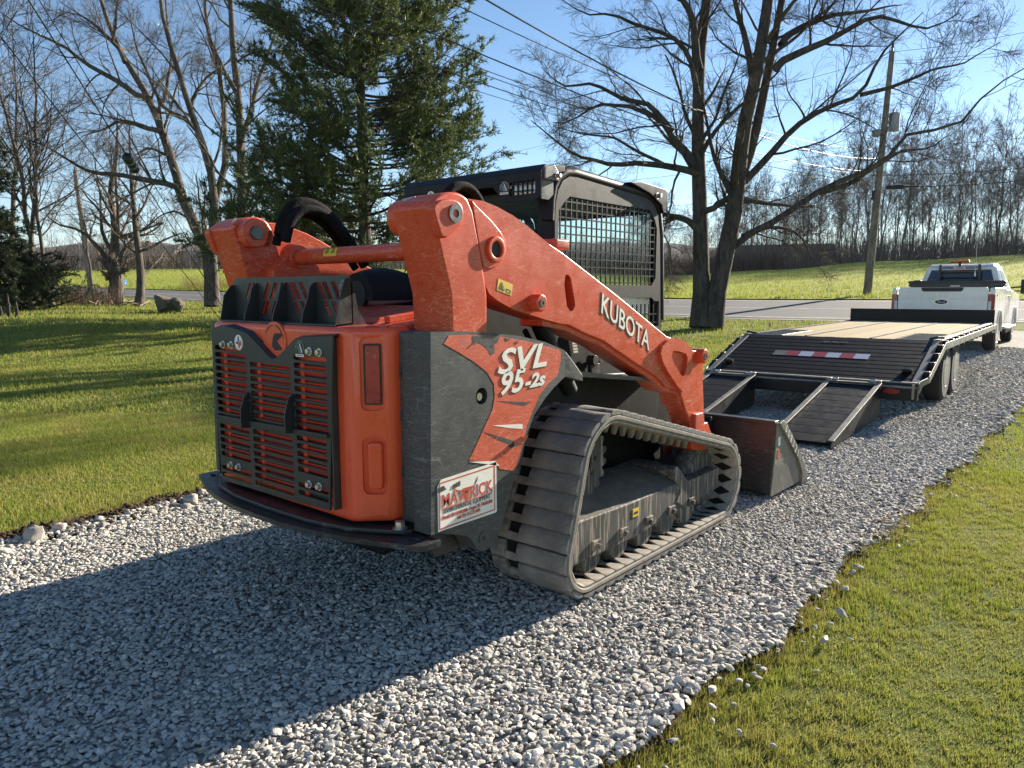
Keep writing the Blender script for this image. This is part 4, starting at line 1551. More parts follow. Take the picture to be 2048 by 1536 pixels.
ARX = .84
beam = [(-0.507,1.861),(-0.421,1.86),(-0.331,1.843),(-0.234,1.817),(-0.135,1.777),(-0.053,1.739),(0.013,1.711),(0.132,1.668),(0.586,1.475),(1.153,1.22),(1.219,1.207),(1.299,1.197),(1.382,1.172),(1.463,1.121),(1.564,1.108),(1.627,1.088),(1.65,1.058),(1.624,1.022),(1.631,0.918),(1.656,0.738),(1.68,0.58),(1.703,0.451),(1.506,0.484),(1.476,0.661),(1.377,0.797),(1.328,0.886),(1.155,0.922),(1.052,0.99),(0.781,1.101),(0.489,1.229),(0.314,1.278),(0.175,1.326),(-0.001,1.353),(-0.236,1.407),(-0.335,1.445),(-0.385,1.474),(-0.425,1.534),(-0.453,1.698)]
slot_h = [(0.145,1.562),(0.169,1.565),(0.189,1.549),(0.223,1.443),(0.228,1.414),(0.207,1.39),(0.183,1.391),(0.158,1.415),(0.137,1.515)]
win = [(1.192,1.135),(1.266,1.127),(1.354,1.106),(1.375,1.078),(1.359,1.005),(1.33,0.971),(1.298,0.98),(1.208,1.054),(1.17,1.104)]
both(MB().prism(beam, 'x', .70, ARX, [slot_h]), 'lift_arm', M_red, bevel=.006, seg=2, smooth=40)
both(MB().prism([(y, z - .028) for y, z in beam[24:33]] + [(y, z + .06) for y, z in reversed(beam[24:33])], 'x', .69, ARX - .016), 'arm_lower_flange', M_red, bevel=.004)
doub = [(-0.512,1.858),(-0.426,1.858),(-0.337,1.841),(-0.24,1.814),(-0.141,1.774),(-0.06,1.737),(0.007,1.708),(0.114,1.641),(0.186,1.582),(0.24,1.511),(0.266,1.442),(0.263,1.369),(0.23,1.339),(0.177,1.326),(0.109,1.333),(-0.007,1.356),(-0.242,1.409),(-0.34,1.448),(-0.391,1.476),(-0.43,1.534),(-0.459,1.697)]
both(MB().prism(doub, 'x', ARX - .01, ARX + .008, [slot_h]), 'arm_doubler', M_red, smooth=30)
b2 = [(-0.5,1.855),(-0.471,1.833),(-0.38,1.779),(-0.324,1.737),(-0.295,1.701),(-0.292,1.663),(-0.312,1.62),(-0.351,1.589),(-0.395,1.58),(-0.432,1.588),(-0.455,1.657),(-0.484,1.776)]
both(MB().prism(b2, 'x', ARX, ARX + .016), 'boss_plate', M_red, bevel=.004)
bc = [(-0.364,1.662)][0]
both(MB().cyl((ARX, *bc), (ARX + .030, *bc), .056, 32, hole=.034), 'pin_boss', M_red, bevel=.005)
both(MB().cyl((ARX + .010, *bc), (ARX + .018, *bc), .034, 20), 'boss_bore', M_ink)
b3 = [(-0.097,1.434)][0]
both(MB().cyl((ARX, *b3), (ARX + .06, *b3), .040, 28), 'cylinder_pin_boss', M_red, bevel=.008)
both(MB().cyl((ARX + .058, *b3), (ARX + .064, *b3), .018, 20, hole=.008), 'cylinder_pin', M_pin)
both(MB().box((.72, *[(0.097,1.732)][0]), (.83, *[(0.2,1.684)][0])), 'arm_stop', M_redtop, bevel=.01)
# elbow plate with a window, pin boss
elb = [(1.046,1.13),(1.067,1.169),(1.124,1.198),(1.2,1.209),(1.28,1.199),(1.363,1.173),(1.43,1.123),(1.431,1.0),(1.385,0.896),(1.328,0.874),(1.245,0.925),(1.132,1.019),(1.071,1.082)]
both(MB().prism(elb, 'x', ARX - .004, ARX + .022, [win]), 'elbow_plate', M_red, smooth=35)
ep = [(1.566,1.077)][0]
both(MB().cyl((.74, *ep), (ARX + .045, *ep), .046, 28), 'elbow_boss', M_red, bevel=.008)
both(MB().cyl((ARX + .04, *ep), (ARX + .049, *ep), .022, 20, hole=.008), 'elbow_pin', M_pin)
both(MB().prism([(1.43,1.123),(1.611,1.023),(1.503,0.9),(1.475,0.808),(1.335,0.877),(1.385,0.896),(1.431,1.0)], 'x', .74, ARX - .012), 'arm_web', M_red, bevel=.004)
both(MB().box((ARX - .01, *[(1.487,0.718)][0]), (ARX + .03, *[(1.582,0.603)][0])), 'stop_block', M_redtop, bevel=.006)
# lower arm to the coupler, coupler plate
both(MB().prism([(1.62, .62), (1.80, .62), (1.95, .42), (2.14, .26), (2.16, .16), (2.06, .14), (1.84, .30), (1.64, .46)], 'x', .68, .80), 'arm_foot', M_red, bevel=.012)
MB().prism([(2.10, .16), (2.16, .14), (2.38, .10), (2.40, .50), (2.36, .56), (2.30, .50), (2.20, .30)], 'x', -.56, .56).build('coupler_plate', M_blk, LP, bevel=.01)
both(MB().tube([(.40, 1.45, .80), (.40, 2.08, .42)], .035, 16), 'tilt_cylinder', M_blk, smooth=60)
# red cylinder arm seen through the track opening
both(MB().prism([(1.658,0.474),(1.776,0.455),(1.76,0.367),(1.676,0.389)], 'x', .545, .56), 'lower_link', M_red)
# lift cylinder under the arm
both(MB().cyl((.765, .30, .98), (.765, .05, 1.33), .042, 20).cyl((.765, .05, 1.33), (.765, .0, 1.40), .026, 16), 'lift_cylinder', M_blk, bevel=.004)
both(MB().tube([(.70, .02, 1.30), (.70, .16, 1.12), (.68, .30, 1.04)], .014, 10), 'cylinder_hose', M_hose, smooth=60)
# cross tube between the towers with its warning label
ct = MB().cyl((-.60, -.385, 1.672), (.68, -.385, 1.672), .042, 28).build('cross_tube', M_red, LP)
both(MB().cyl((.54, -.385, 1.672), (.63, -.385, 1.672), .062, 28, r2=.075), 'tube_collar', M_red, bevel=.006)
both(MB().prism([(-.55, 1.30), (-.20, 1.30), (-.26, 1.62), (-.34, 1.70), (-.44, 1.70), (-.55, 1.60)], 'x', .55, .63), 'tower_gusset', M_red, bevel=.008)
lab = MB()
for i in range(7):
    a = R(75 + i * 16)
lab.v = [(x, -.385 - .0432 * math.cos(R(a)), 1.672 + .0432 * math.sin(R(a))) for a in range(-8, 62, 10) for x in (-.275, -.165)]
lab.f = [(2 * i, 2 * i + 1, 2 * i + 3, 2 * i + 2) for i in range(6)]
lab = lab.build('warning_label', M_yellow, ct, smooth=60)


def tri_sign(par, c, xd, yd, r):
    X, Y = Vector(xd).normalized(), Vector(yd).normalized()
    Z = X.cross(Y)
    c = Vector(c)
    m = MB()
    T3 = [(math.cos(R(a)), math.sin(R(a))) for a in (90, 210, 330)]
    for i in range(3):
        a, b = T3[i], T3[(i + 1) % 3]
        m.bar(c + X * a[0] * r + Y * a[1] * r + Z * .001, c + X * b[0] * r + Y * b[1] * r + Z * .001, r * .14, .0008, up=Z)
    m.bar(c + Y * r * .35 + Z * .001, c - Y * r * .2 + Z * .001, r * .25, .0008, up=Z)
    m.bar(c - X * r * .4 - Y * r * .3 + Z * .001, c + X * r * .35 - Y * r * .3 + Z * .001, r * .12, .0008, up=Z)
    m.build('label_mark', M_ink, par, smooth=None)


for x_ in (-.245, -.195):
    tri_sign(lab, (x_, -.385 - .0425 * math.cos(R(27)), 1.672 + .0425 * math.sin(R(27))), (1, 0, 0), (0, math.sin(R(27)), math.cos(R(27))), .018)
yl = [(-0.335,1.541),(-0.24,1.516),(-0.251,1.468),(-0.345,1.492)]
yb = MB().prism(yl, 'x', ARX + .0075, ARX + .0095).build('warning_label', M_yellow, LP, smooth=None)
yc_ = [(-0.313,1.505),(-0.27,1.492)]
tri_sign(yb, (ARX + .0095, *yc_[0]), (0, 1, -.3), (0, 0, 1), .020)
MB().prism([(-0.284,1.499),(-0.254,1.49),(-0.257,1.475),(-0.287,1.484)], 'x', ARX + .009, ARX + .0102, [[(-0.279,1.494),(-0.259,1.488),(-0.262,1.479),(-0.282,1.486)]]).build('label_mark', M_ink, yb, smooth=None)

# maker's name along the arm
ka, kb, kt = [(0.449,1.379),(0.934,1.154),(0.479,1.468)]
kd = Vector((0, kb[0] - ka[0], kb[1] - ka[1]))
ku = Vector((0, kt[0] - ka[0], kt[1] - ka[1]))
ku = Vector((0, .08, 1)).normalized()
text_obj('lettering', 'KUBOTA', .148, (ARX + .0012, ka[0] - .002, ka[1] - .001), kd, ku, M_letshadow, LP, bold=.0050, width=kd.length * 1.025)
text_obj('lettering', 'KUBOTA', .145, (ARX + .0022, ka[0] + .004, ka[1] + .001), kd, ku, M_letter, LP, bold=.0012, width=kd.length)

# thick sleeved hoses looping over the left tower, and behind the right one
for j, (dx, dz) in enumerate(((0, 0), (.045, -.035), (-.04, -.05))):
    pts = [(-0.512,1.784),(-0.477,1.885),(-0.417,1.942),(-0.351,1.957),(-0.269,1.943),(-0.18,1.884),(-0.082,1.779),(0.003,1.668)]
    MB().tube([(-.53 + dx, y, z + dz) for y, z in smoothpoly(pts, 3, False)], .034 - .006 * j, 10).build('sleeved_hose', M_hose, LP, smooth=80)
pts = [(-0.377,1.904),(-0.343,1.938),(-0.295,1.955),(-0.24,1.954),(-0.191,1.93),(-0.152,1.884)]
MB().tube([(.58, y, z) for y, z in smoothpoly(pts, 3, False)], .022, 10).build('sleeved_hose', M_hose, LP, smooth=80)

# ---- cab
CX = .52
side_out = [(0.473,1.113),(0.469,1.861),(0.477,1.966),(0.498,2.041),(0.542,2.097),(0.609,2.126),(0.693,2.13),(0.938,2.116),(1.294,2.097),(1.461,2.085),(1.556,2.054),(1.609,1.989),(1.642,1.845),(1.673,1.291),(1.664,0.891),(0.937,0.959)]
side_in = [(0.496,1.111),(0.491,1.863),(0.499,1.955),(0.52,2.022),(0.56,2.076),(0.619,2.103),(0.693,2.106),(0.939,2.091),(1.283,2.072),(1.437,2.062),(1.519,2.032),(1.578,1.974),(1.61,1.836),(1.64,1.292),(1.63,0.911),(0.936,0.974)]
open1 = [(0.57,1.961),(0.624,1.998),(1.019,1.993),(1.471,1.991),(1.542,1.934),(1.569,1.879),(1.565,1.682),(1.563,1.566),(1.514,1.518),(0.925,1.52),(0.529,1.524),(0.518,1.706),(0.526,1.918)]
open2 = [(0.584,1.458),(1.087,1.448),(1.517,1.441),(1.557,1.418),(1.615,1.417),(1.615,1.254),(0.878,1.282)]
both(MB().tube([(CX - .03, y, z) for y, z in side_out[1:14]], .034, 12), 'cab_rail', M_cab, smooth=70)
gp = both(MB().prism(side_in, 'x', CX - .012, CX, [open1, open2]), 'window_guard', M_guard, smooth=30)
bars = MB()
oy = [p[0] for p in open1]
oz = [p[1] for p in open1]
y0_, y1_, z0_, z1_ = min(oy), max(oy), min(oz), max(oz)


def inside(y, z):
    c = False
    n = len(open1)
    for i in range(n):
        (a, b), (c_, d) = open1[i], open1[i - 1]
        if (b > z) != (d > z) and y < (c_ - a) * (z - b) / (d - b) + a:
            c = not c
    return c


slope = (side_out[8][1] - side_out[6][1]) / (side_out[8][0] - side_out[6][0])
for i in range(21):
    y = y0_ + (y1_ - y0_) * (i + .5) / 21
    zs = [z for z in np.arange(z0_ - .01, z1_ + .02, .01) if inside(y, z)]
    if zs:
        bars.box((CX - .010, y - .004, min(zs) - .012), (CX - .003, y + .004, max(zs) + .012))
for i in range(11):
    z = z0_ + (z1_ - z0_) * (i + .35) / 11
    ys = [y for y in np.arange(y0_ - .01, y1_ + .02, .01) if inside(y, z)]
    if ys:
        bars.box((CX - .0095, min(ys) - .012, z - .004), (CX - .0035, max(ys) + .012, z + .004))
for i in range(13):
    y = 1.05 + i * .05
    bars.box((CX - .010, y - .004, 1.24), (CX - .003, y + .004, 1.40))
for z in (1.28, 1.335):
    bars.box((CX - .0095, 1.0, z - .004), (CX - .0035, 1.68, z + .004))
for o, par in zip((bars.build('guard_mesh', M_cab, gp[0], smooth=None), mirrored(bars).build('guard_mesh', M_cab, gp[1], smooth=None)), gp):
    tag(o, kind='stuff')
yA, yB = side_in[1][0], side_in[13][0]
both(MB().box((CX - .035, yA + .05, 1.20), (CX - .029, yB - .05, 2.02)), 'side_window', M_cabglass)
both(MB().box((CX - .012, yA + .02, .93), (CX - .002, yB - .01, 1.25)), 'lower_side_sheet', M_cabgrey)
# roof
rz = [p for p in side_out[4:11]]
roofp = [(p[0], p[1] - .004) for p in rz] + [(p[0], p[1] - .06) for p in reversed(rz)]
MB().prism(roofp, 'x', -CX + .03, CX - .03).build('cab_roof', M_cab, LP, bevel=.006)
MB().box((-CX + .02, yA, .95), (CX - .02, yA + .05, 1.45)).build('cab_rear_sheet', M_cab, LP, bevel=.01)
for s in (1, -1):
    MB().box((s * (CX - .012), yA + .005, 1.40), (s * (CX - .13), yA + .055, 2.09)).build('rear_pillar', M_cab, LP, bevel=.02, seg=3)
MB().box((-CX + .1, yA + .02, 1.42), (CX - .1, yA + .028, 2.06)).build('rear_window', M_cabglass, LP)
MB().box((-CX + .02, yB - .06, .5), (CX - .02, yB - .01, .95)).build('cab_front_sill', M_cab, LP, bevel=.01)
for s in (1, -1):
    MB().box((s * (CX - .012), yB - .06, .95), (s * (CX - .06), yB - .01, 2.0)).build('front_pillar', M_cab, LP, bevel=.012)
MB().box((-CX + .06, yB - .04, .98), (CX - .06, yB - .034, 1.98)).build('windscreen', M_cabglass, LP)
MB().box((-CX + .03, .60, .93), (CX - .03, 1.55, .96)).build('cab_floor', M_blk, LP)
MB().prism(smoothpoly([(.62, 1.0), (1.08, 1.0), (1.10, 1.12), (.80, 1.16), (.72, 1.40), (.66, 1.66), (.58, 1.70), (.56, 1.40)], 2), 'x', -.22, .22).build('operator_seat', M_seat, LP, bevel=.03, seg=3)
for s in (1, -1):
    MB().box((s * .28, .75, 1.05), (s * .44, 1.30, 1.24)).build('armrest_console', M_seat, LP, bevel=.02)
    MB().tube([(s * .36, 1.22, 1.22), (s * .36, 1.27, 1.36)], .018, 10).build('joystick', M_seat, LP)
# rear visor with work lamps
vy0, vy1 = .345, .52
vis = MB().prism([(vy0, 2.055), (vy0, 2.105), (vy0 + .035, 2.140), (vy1 + .04, 2.152), (vy1 + .04, 2.118), (vy0 + .06, 2.09), (vy0 + .012, 2.055)], 'x', -.525, .535).build('rear_visor', M_cab, LP, bevel=.008, seg=3)
MB().prism([(-.525, 2.10), (-.525, 1.985), (-.50, 1.962), (-.30, 1.962), (-.22, 2.05), (.20, 2.05), (.29, 1.955), (.50, 1.955), (.535, 1.98), (.535, 2.10)], 'y', vy0 + .001, vy0 + .018, [rrect(.325, 1.988, .50, 2.066, .012), rrect(-.49, 1.988, -.315, 2.066, .012)]).build('lamp_fascia', M_cab, vis, smooth=30)
MB().prism([(vy0 + .002, 1.96), (vy0 + .002, 2.106), (vy0 + .035, 2.137), (vy0 + .10, 2.14), (vy0 + .10, 1.99), (vy0 + .06, 1.96)], 'x', .5365, .5435).build('visor_end', M_cabgrey, vis)
MB().prism([(vy0 + .01, 2.055), (vy0 + .01, 2.12), (vy0 + .09, 2.14), (vy0 + .13, 2.10), (vy0 + .13, 2.06)], 'x', .544, .56).build('visor_bracket', M_cabgrey, vis, bevel=.004)
hexbolt('visor_bolt', (.56, vy0 + .11, 2.085), (1, 0, 0), .013, .025, vis)
for s, x0_ in ((1, .33), (-1, -.485)):
    wl = MB().box((x0_, vy0 + .022, 1.992), (x0_ + .165, vy0 + .05, 2.062)).build('work_lamp', M_lampc, vis, bevel=.006)
    for i in range(5):
        MB().box((x0_ + .02 + i * .032, vy0 - .004, 1.990), (x0_ + .026 + i * .032, vy0 + .004, 2.064)).build('lamp_cage_bar', M_cab, wl)
    for z in (2.01, 2.045):
        MB().box((x0_ + .004, vy0 - .002, z - .003), (x0_ + .162, vy0 + .003, z + .003)).build('lamp_cage_bar', M_cab, wl)
sticker('round_decal', vis, (.29, vy0 - .0005, 2.035), (1, 0, 0), (0, 0, 1), .034, 'fan')
sticker('round_decal', vis, (-.285, vy0 - .0005, 2.035), (1, 0, 0), (0, 0, 1), .034, 'texas')
# front visor
fv = [(1.191,2.132),(1.317,2.151),(1.625,2.134),(1.659,2.118),(1.657,2.02),(1.607,1.975),(1.579,2.029),(1.439,2.085)]
MB().prism(fv, 'x', -.52, .545).build('front_visor', M_cab, LP, bevel=.006)
fb = [(1.521,2.079)][0]
hexbolt('visor_bolt', (.545, *fb), (1, 0, 0), .015, .03)
# grease / latch details on the right front corner and tower
MB().cyl((.53, *[(0.803,1.09)][0]), (.58, *[(0.803,1.09)][0]), .030, 16).build('fuel_cap', M_ink, LP, bevel=.004)
MB().cyl((.53, *[(0.869,1.091)][0]), (.57, *[(0.869,1.091)][0]), .022, 16).build('filler_cap', M_ink, LP, bevel=.004)
MB().box((.53, *[(0.788,1.068)][0]), (.56, *[(0.871,1.003)][0])).build('filler_bracket', M_pin, LP, bevel=.006)
for i in range(8):
    p = [(0.639,1.259),(0.669,1.145)]
    t = i / 7
    y, z = p[0][0] + (p[1][0] - p[0][0]) * t, p[0][1] + (p[1][1] - p[0][1]) * t
    MB().box((.525, y - .022, z - .005), (.535, y + .022, z + .005)).build('vent_slat', M_white, LP)

# ---- bucket: a separate attachment held by the coupler
bucket = empty('loader_bucket', (0, 2.4, 0), 0, 'dark steel bucket with chalk number, resting on gravel in front of the loader', 'bucket')


def toL(m, o):
    L = o.location
    m.v = [(x - L.x, y - L.y, z - L.z) for x, y, z in m.v]
    return m


M_bucket = pm('bucket_steel', (.035, .033, .034), .38, metal=.35, var=.25, vscale=3, dirt=((.16, .14, .115), .60, 5), scratch=((.3, .29, .27), .006, .5), bump=.05, bscale=60)
M_bside = pm('bucket_side_steel', (.19, .185, .16), .40, metal=.45, var=.2, vscale=4, dirt=((.24, .215, .175), .52, 4), scratch=((.4, .39, .35), .006, .5))
BW = 1.02
shell = [(2.44, .545), (2.42, .35), (2.385, .06), (2.40, .025), (2.46, .012), (3.05, .012), (3.06, .03), (2.49, .040), (2.44, .09), (2.45, .35), (2.47, .545)]
toL(MB().prism(shell, 'x', -BW + .01, BW - .01), bucket).build('bucket_shell', M_bucket, bucket, bevel=.004)
toL(MB().box((-BW + .01, 2.425, .535), (BW - .01, 2.50, .560)), bucket).build('top_rail', M_bucket, bucket, bevel=.004)
sidep = [(2.38, .02), (2.43, .30), (2.455, .545), (2.515, .545), (2.86, .245), (2.98, .10), (2.98, .02)]
strip = [(2.455, .545), (2.52, .56), (2.58, .53), (2.90, .26), (3.03, .10), (3.07, .05), (3.07, .012), (2.955, .012), (2.955, .09), (2.84, .235)]
for s in (1, -1):
    m = MB().prism(sidep, 'x', BW - .012, BW)
    toL(m if s > 0 else mirrored(m), bucket).build('side_plate', M_bside, bucket, bevel=.003)
    m = MB().prism(strip, 'x', BW - .004, BW + .018)
    toL(m if s > 0 else mirrored(m), bucket).build('side_cutter', M_bside, bucket, bevel=.003)
toL(MB().box((-BW - .018, 2.95, .002), (BW + .018, 3.12, .022)), bucket).build('cutting_edge', M_bside, bucket, bevel=.004)
for t_, k in zip('608321', range(6)):
    p = Vector((2.545 + .052 * k, .480 - .045 * k, 0))
    text_obj('chalk_mark', t_, .075, (BW + .0195, p.x - 2.4, p.y), (0, .80, -.60), (0, .45, .85), M_white, bucket)
lb = toL(MB().box((BW, 2.475, .375), (BW + .002, 2.515, .440)), bucket).build('bucket_label', M_white, bucket)
toL(MB().box((BW, 2.47, .285), (BW + .002, 2.51, .350)), bucket).build('bucket_label', M_decred, bucket)

# ================================================================== flatbed trailer
TH = .0485
trailer = empty('flatbed_trailer', (-.251, 7.755, 0), TH, 'black deckover flatbed trailer with pale wooden deck and two lowered ramps', 'trailer')
M_tblk = pm('trailer_black', (.010, .011, .013), .45, var=.2, vscale=3, dirt=((.04, .038, .034), .64, 4), spec=.25)
M_tslat = pm('dovetail_black', (.005, .006, .009), .5, var=.25, vscale=3, dirt=((.008, .008, .009), .62, 5), spec=.07)
M_trail = pm('worn_rail_edge', (.20, .19, .165), .5, metal=.4, var=.25, vscale=7, dirt=((.32, .29, .23), .55, 6))
M_wood = None
m, nt, b = newmat('deck_pine')
k = NT(nt)
g = k.n('ShaderNodeObjectInfo')
c = k.mix(g.outputs['Random'], (.31, .245, .14), (.39, .315, .19))
grain = k.noise(9, 6, .65, k.co((9, .5, 1)))
c = k.mix(k.ramp(grain, [(.4, .40), (.62, 0.0)]), c, (.26, .19, .10))
c = k.mix(k.ramp(k.noise(3.5, 5, .7, k.co((1, .8, 1))), [(.6, 0.0), (.75, .5)]), c, (.30, .245, .16))
k.l(c, b.inputs['Base Color'])
b.inputs['Roughness'].default_value = .85
b.inputs['Specular IOR Level'].default_value = .12
k.bump(grain, .25, .004, b)
M_wood = m
M_tread = pm('treadplate_grey', (.17, .175, .185), .45, metal=.5, var=.2, vscale=6, dirt=((.26, .25, .23), .55, 5), bump=.6, bscale=26)
M_tyre = pm('tyre_rubber', (.020, .020, .020), .8, var=.25, vscale=9, dirt=((.075, .068, .058), .56, 6), bump=.4, bscale=60)
M_rim = pm('wheel_silver', (.55, .55, .54), .32, metal=.8, var=.1, vscale=9)
M_refw = pm('reflector_white', (.55, .56, .60), .4, var=.1, vscale=30)
M_refr = pm('reflector_red', (.42, .025, .03), .4, var=.15, vscale=30)
M_lens = pm('lens_red', (.22, .008, .010), .25, var=.2, vscale=20, coat=.6)
LD, DZ, LV, ZV, HW = 5.98, .845, 1.34, .434, 1.272
TR = trailer
# frame rails, cross members
for b_ in (-.48, .48):
    MB().box((b_ - .06, -.02, .50), (b_ + .06, LD + .9, .74)).build('frame_rail', M_tblk, TR, bevel=.006)
for i in range(12):
    MB().box((-HW + .1, .1 + i * .5, .70), (HW - .1, .16 + i * .5, .80)).build('cross_member', M_tblk, TR)
# deck planks run lengthwise, in three fields parted by steel strips
px_ = -HW + .11
wplank = .142
i = 0
while px_ + wplank < HW - .09:
    gap = .004
    c0, c1 = px_ + gap, px_ + wplank - gap
    mid = .5 * (c0 + c1)
    tread = abs(mid) > .75
    y_ends = [(1.55, LD - .03)] if tread else [(.07, LD - .03)]
    for a0, a1 in y_ends:
        MB().box((c0, a0, .800), (c1, a1, DZ - .002 + .003 * random.uniform(-1, 1))).build('deck_plank', M_wood, TR, bevel=.004)
    px_ += wplank
    i += 1
for s in (-1, 1):
    MB().box((s * .735, .06, .80), (s * (HW - .09), 1.52, DZ + .003)).build('treadplate', M_tread, TR, bevel=.003)
    for j in range(13):
        MB().box((s * .76, .12 + j * .108, DZ + .003), (s * (HW - .12), .135 + j * .108, DZ + .009)).build('tread_bar', M_trail, TR, bevel=.002)
    MB().box((s * .42 - .02, .07, DZ + .002), (s * .42 + .02, LD - .05, DZ + .006)).build('deck_strip', M_tread, TR)
    # side channel, rub rail, stake pockets
    MB().box((s * (HW - .085), -.02, .70), (s * (HW - .02), LD + .02, DZ + .004)).build('side_channel', M_tblk, TR, bevel=.006)
    MB().box((s * (HW - .086), .0, DZ + .0045), (s * (HW - .022), LD, DZ + .0075)).build('channel_top', M_trail, TR)
    MB().box((s * (HW + .035), -.02, .735), (s * (HW + .047), LD + .02, .825)).build('rub_rail', M_trail, TR, bevel=.003)
    for j in range(12):
        y = .12 + j * .52
        MB().box((s * (HW - .02), y, .70), (s * (HW + .034), y + .10, .838)).build('stake_pocket', M_tblk, TR, bevel=.003)
        MB().box((s * (HW - .012), y + .012, .837), (s * (HW + .028), y + .088, .8395)).build('pocket_mouth', M_ink, TR)
        MB().box((s * (HW + .0475), y + .02, .735), (s * (HW + .0485), y + .05, .79)).build('pocket_shadow_gap', M_tblk, TR)
# headboard
MB().box((-HW, LD + .03, DZ - .05), (HW, LD + .055, DZ + .235)).build('headboard', M_tblk, TR, bevel=.004)
MB().box((-HW, LD + .02, DZ + .225), (HW, LD + .075, DZ + .245)).build('headboard_cap', M_tblk, TR, bevel=.004)
for s in (-1, 1):
    MB().tube([(s * (HW - .1), LD - .35, DZ + .01), (s * (HW - .14), LD - .30, DZ + .05), (s * (HW - .3), LD - .28, DZ + .02)], .012, 8).build('strap_hook', M_ink, TR)
    MB().tube([(s * (HW - .16), .1, DZ + .01), (s * (HW - .06), .05, DZ + .035), (s * (HW - .01), .12, DZ + .03)], .016, 8).build('hinge_hook', M_ink, TR)
# dovetail: cross slats between side rails, sloping down to the rear beam
rise = DZ - ZV
nsl = 11
for j in range(nsl):
    t0, t1 = (j + .006) / nsl, (j + .994) / nsl
    y0_, y1_ = -LV * t0, -LV * t1
    z0_, z1_ = DZ - rise * t0, DZ - rise * t1
    h = .018
    MB().add([(-HW + .1, y0_, z0_), (HW - .1, y0_, z0_), (HW - .1, y1_, z1_ + .0015), (-HW + .1, y1_, z1_ + .0015), (-HW + .1, y0_, z0_ - h), (HW - .1, y0_, z0_ - h), (HW - .1, y1_, z1_ - .03), (-HW + .1, y1_, z1_ - .03)],
             [(3, 2, 1, 0), (4, 5, 6, 7), (2, 3, 7, 6), (0, 1, 5, 4), (1, 2, 6, 5), (3, 0, 4, 7)]).build('dovetail_slat', M_tslat, TR)
for s in (-1, 1):
    sl = MB().prism([(0, DZ + .006), (-LV, ZV + .010), (-LV, ZV - .16), (0, DZ - .16)], 'x', s * (HW - .098), s * (HW - .03)).build('dovetail_side', M_tblk, TR, bevel=.005)
    MB().add([(s * (HW - .099), 0, DZ + .0075), (s * (HW - .029), 0, DZ + .0075), (s * (HW - .029), -LV, ZV + .0115), (s * (HW - .099), -LV, ZV + .0115)], [(0, 1, 2, 3) if s < 0 else (3, 2, 1, 0)]).build('side_edge', M_trail, sl, smooth=None)
    MB().bar((s * (HW + .038), .02, DZ - .05), (s * (HW + .038), -LV * .82, ZV + rise * .18 - .05), .012, .085).bar((s * (HW + .038), -LV * .82, ZV + rise * .18 - .05), (s * (HW - .02), -LV - .02, ZV - .01), .012, .07).build('rub_rail', M_trail, TR, bevel=.003)
    for j in range(4):
        t = (j + .6) / 4.8
        y, z = -LV * t, DZ - rise * t
        MB().bar((s * (HW - .03), y, z - .04), (s * (HW + .032), y, z - .04), .10, .10).build('stake_pocket', M_tblk, TR, bevel=.004)
    MB().lathe([(-.011, .045), (-.011, .06), (.011, .06), (.011, .045)], (s * (HW - .20), -LV * .78, ZV + rise * .22 + .03), (0, .5, 1), 20).build('tie_ring', M_trail, TR)
# rear beam with lamps
MB().box((-HW + .02, -LV - .09, .245), (HW - .02, -LV - .005, ZV - .005)).build('rear_beam', M_tblk, TR, bevel=.006)
MB().box((-HW + .01, -LV - .05, ZV - .002), (HW - .01, -LV + .01, ZV + .016)).build('rear_edge_bar', M_trail, TR, bevel=.003)
MB().cyl((-HW + .03, -LV - .10, ZV - .035), (HW - .03, -LV - .10, ZV - .035), .014, 12).build('ramp_rod', M_trail, TR)
for s in (-1, 1):
    lz = .345
    lm = MB().prism([(s * (HW - .28) + a, lz + b) for a, b in circ(0, 0, .085, 24, .032)], 'y', -LV - .102, -LV - .09).build('tail_lamp', M_lens, TR, bevel=.003)
    MB().box((s * (HW - .05) - .02, -LV - .12, .27), (s * (HW - .05) + .005, -LV - .095, ZV)).build('corner_strap', M_trail, TR)
# reflective tape, lettering on the dovetail


def dove(x, t, lift=.004):
    return Vector((x, -LV * t, DZ - rise * t + lift))


for j in range(7):
    xa = -.61 + j * .168
    t0, t1 = .415, .53
    mt = M_refr if j in (1, 3, 5) else (M_refw if j else M_trail)
    p = [dove(xa, t1), dove(xa + .168, t1), dove(xa + .168, t0), dove(xa, t0)]
    MB().add(p + [q - Vector((0, 0, .003)) for q in p], [(0, 1, 2, 3), (7, 6, 5, 4), (0, 4, 5, 1), (1, 5, 6, 2), (2, 6, 7, 3), (3, 7, 4, 0)]).build('reflective_tape', mt, TR, smooth=None)
sv = (dove(0, 0) - dove(0, 1)).normalized()
text_obj('lettering', 'SURE-TRAC.COM', .075, dove(-.11, .16), (1, 0, 0), sv, M_trail, TR, width=.30)
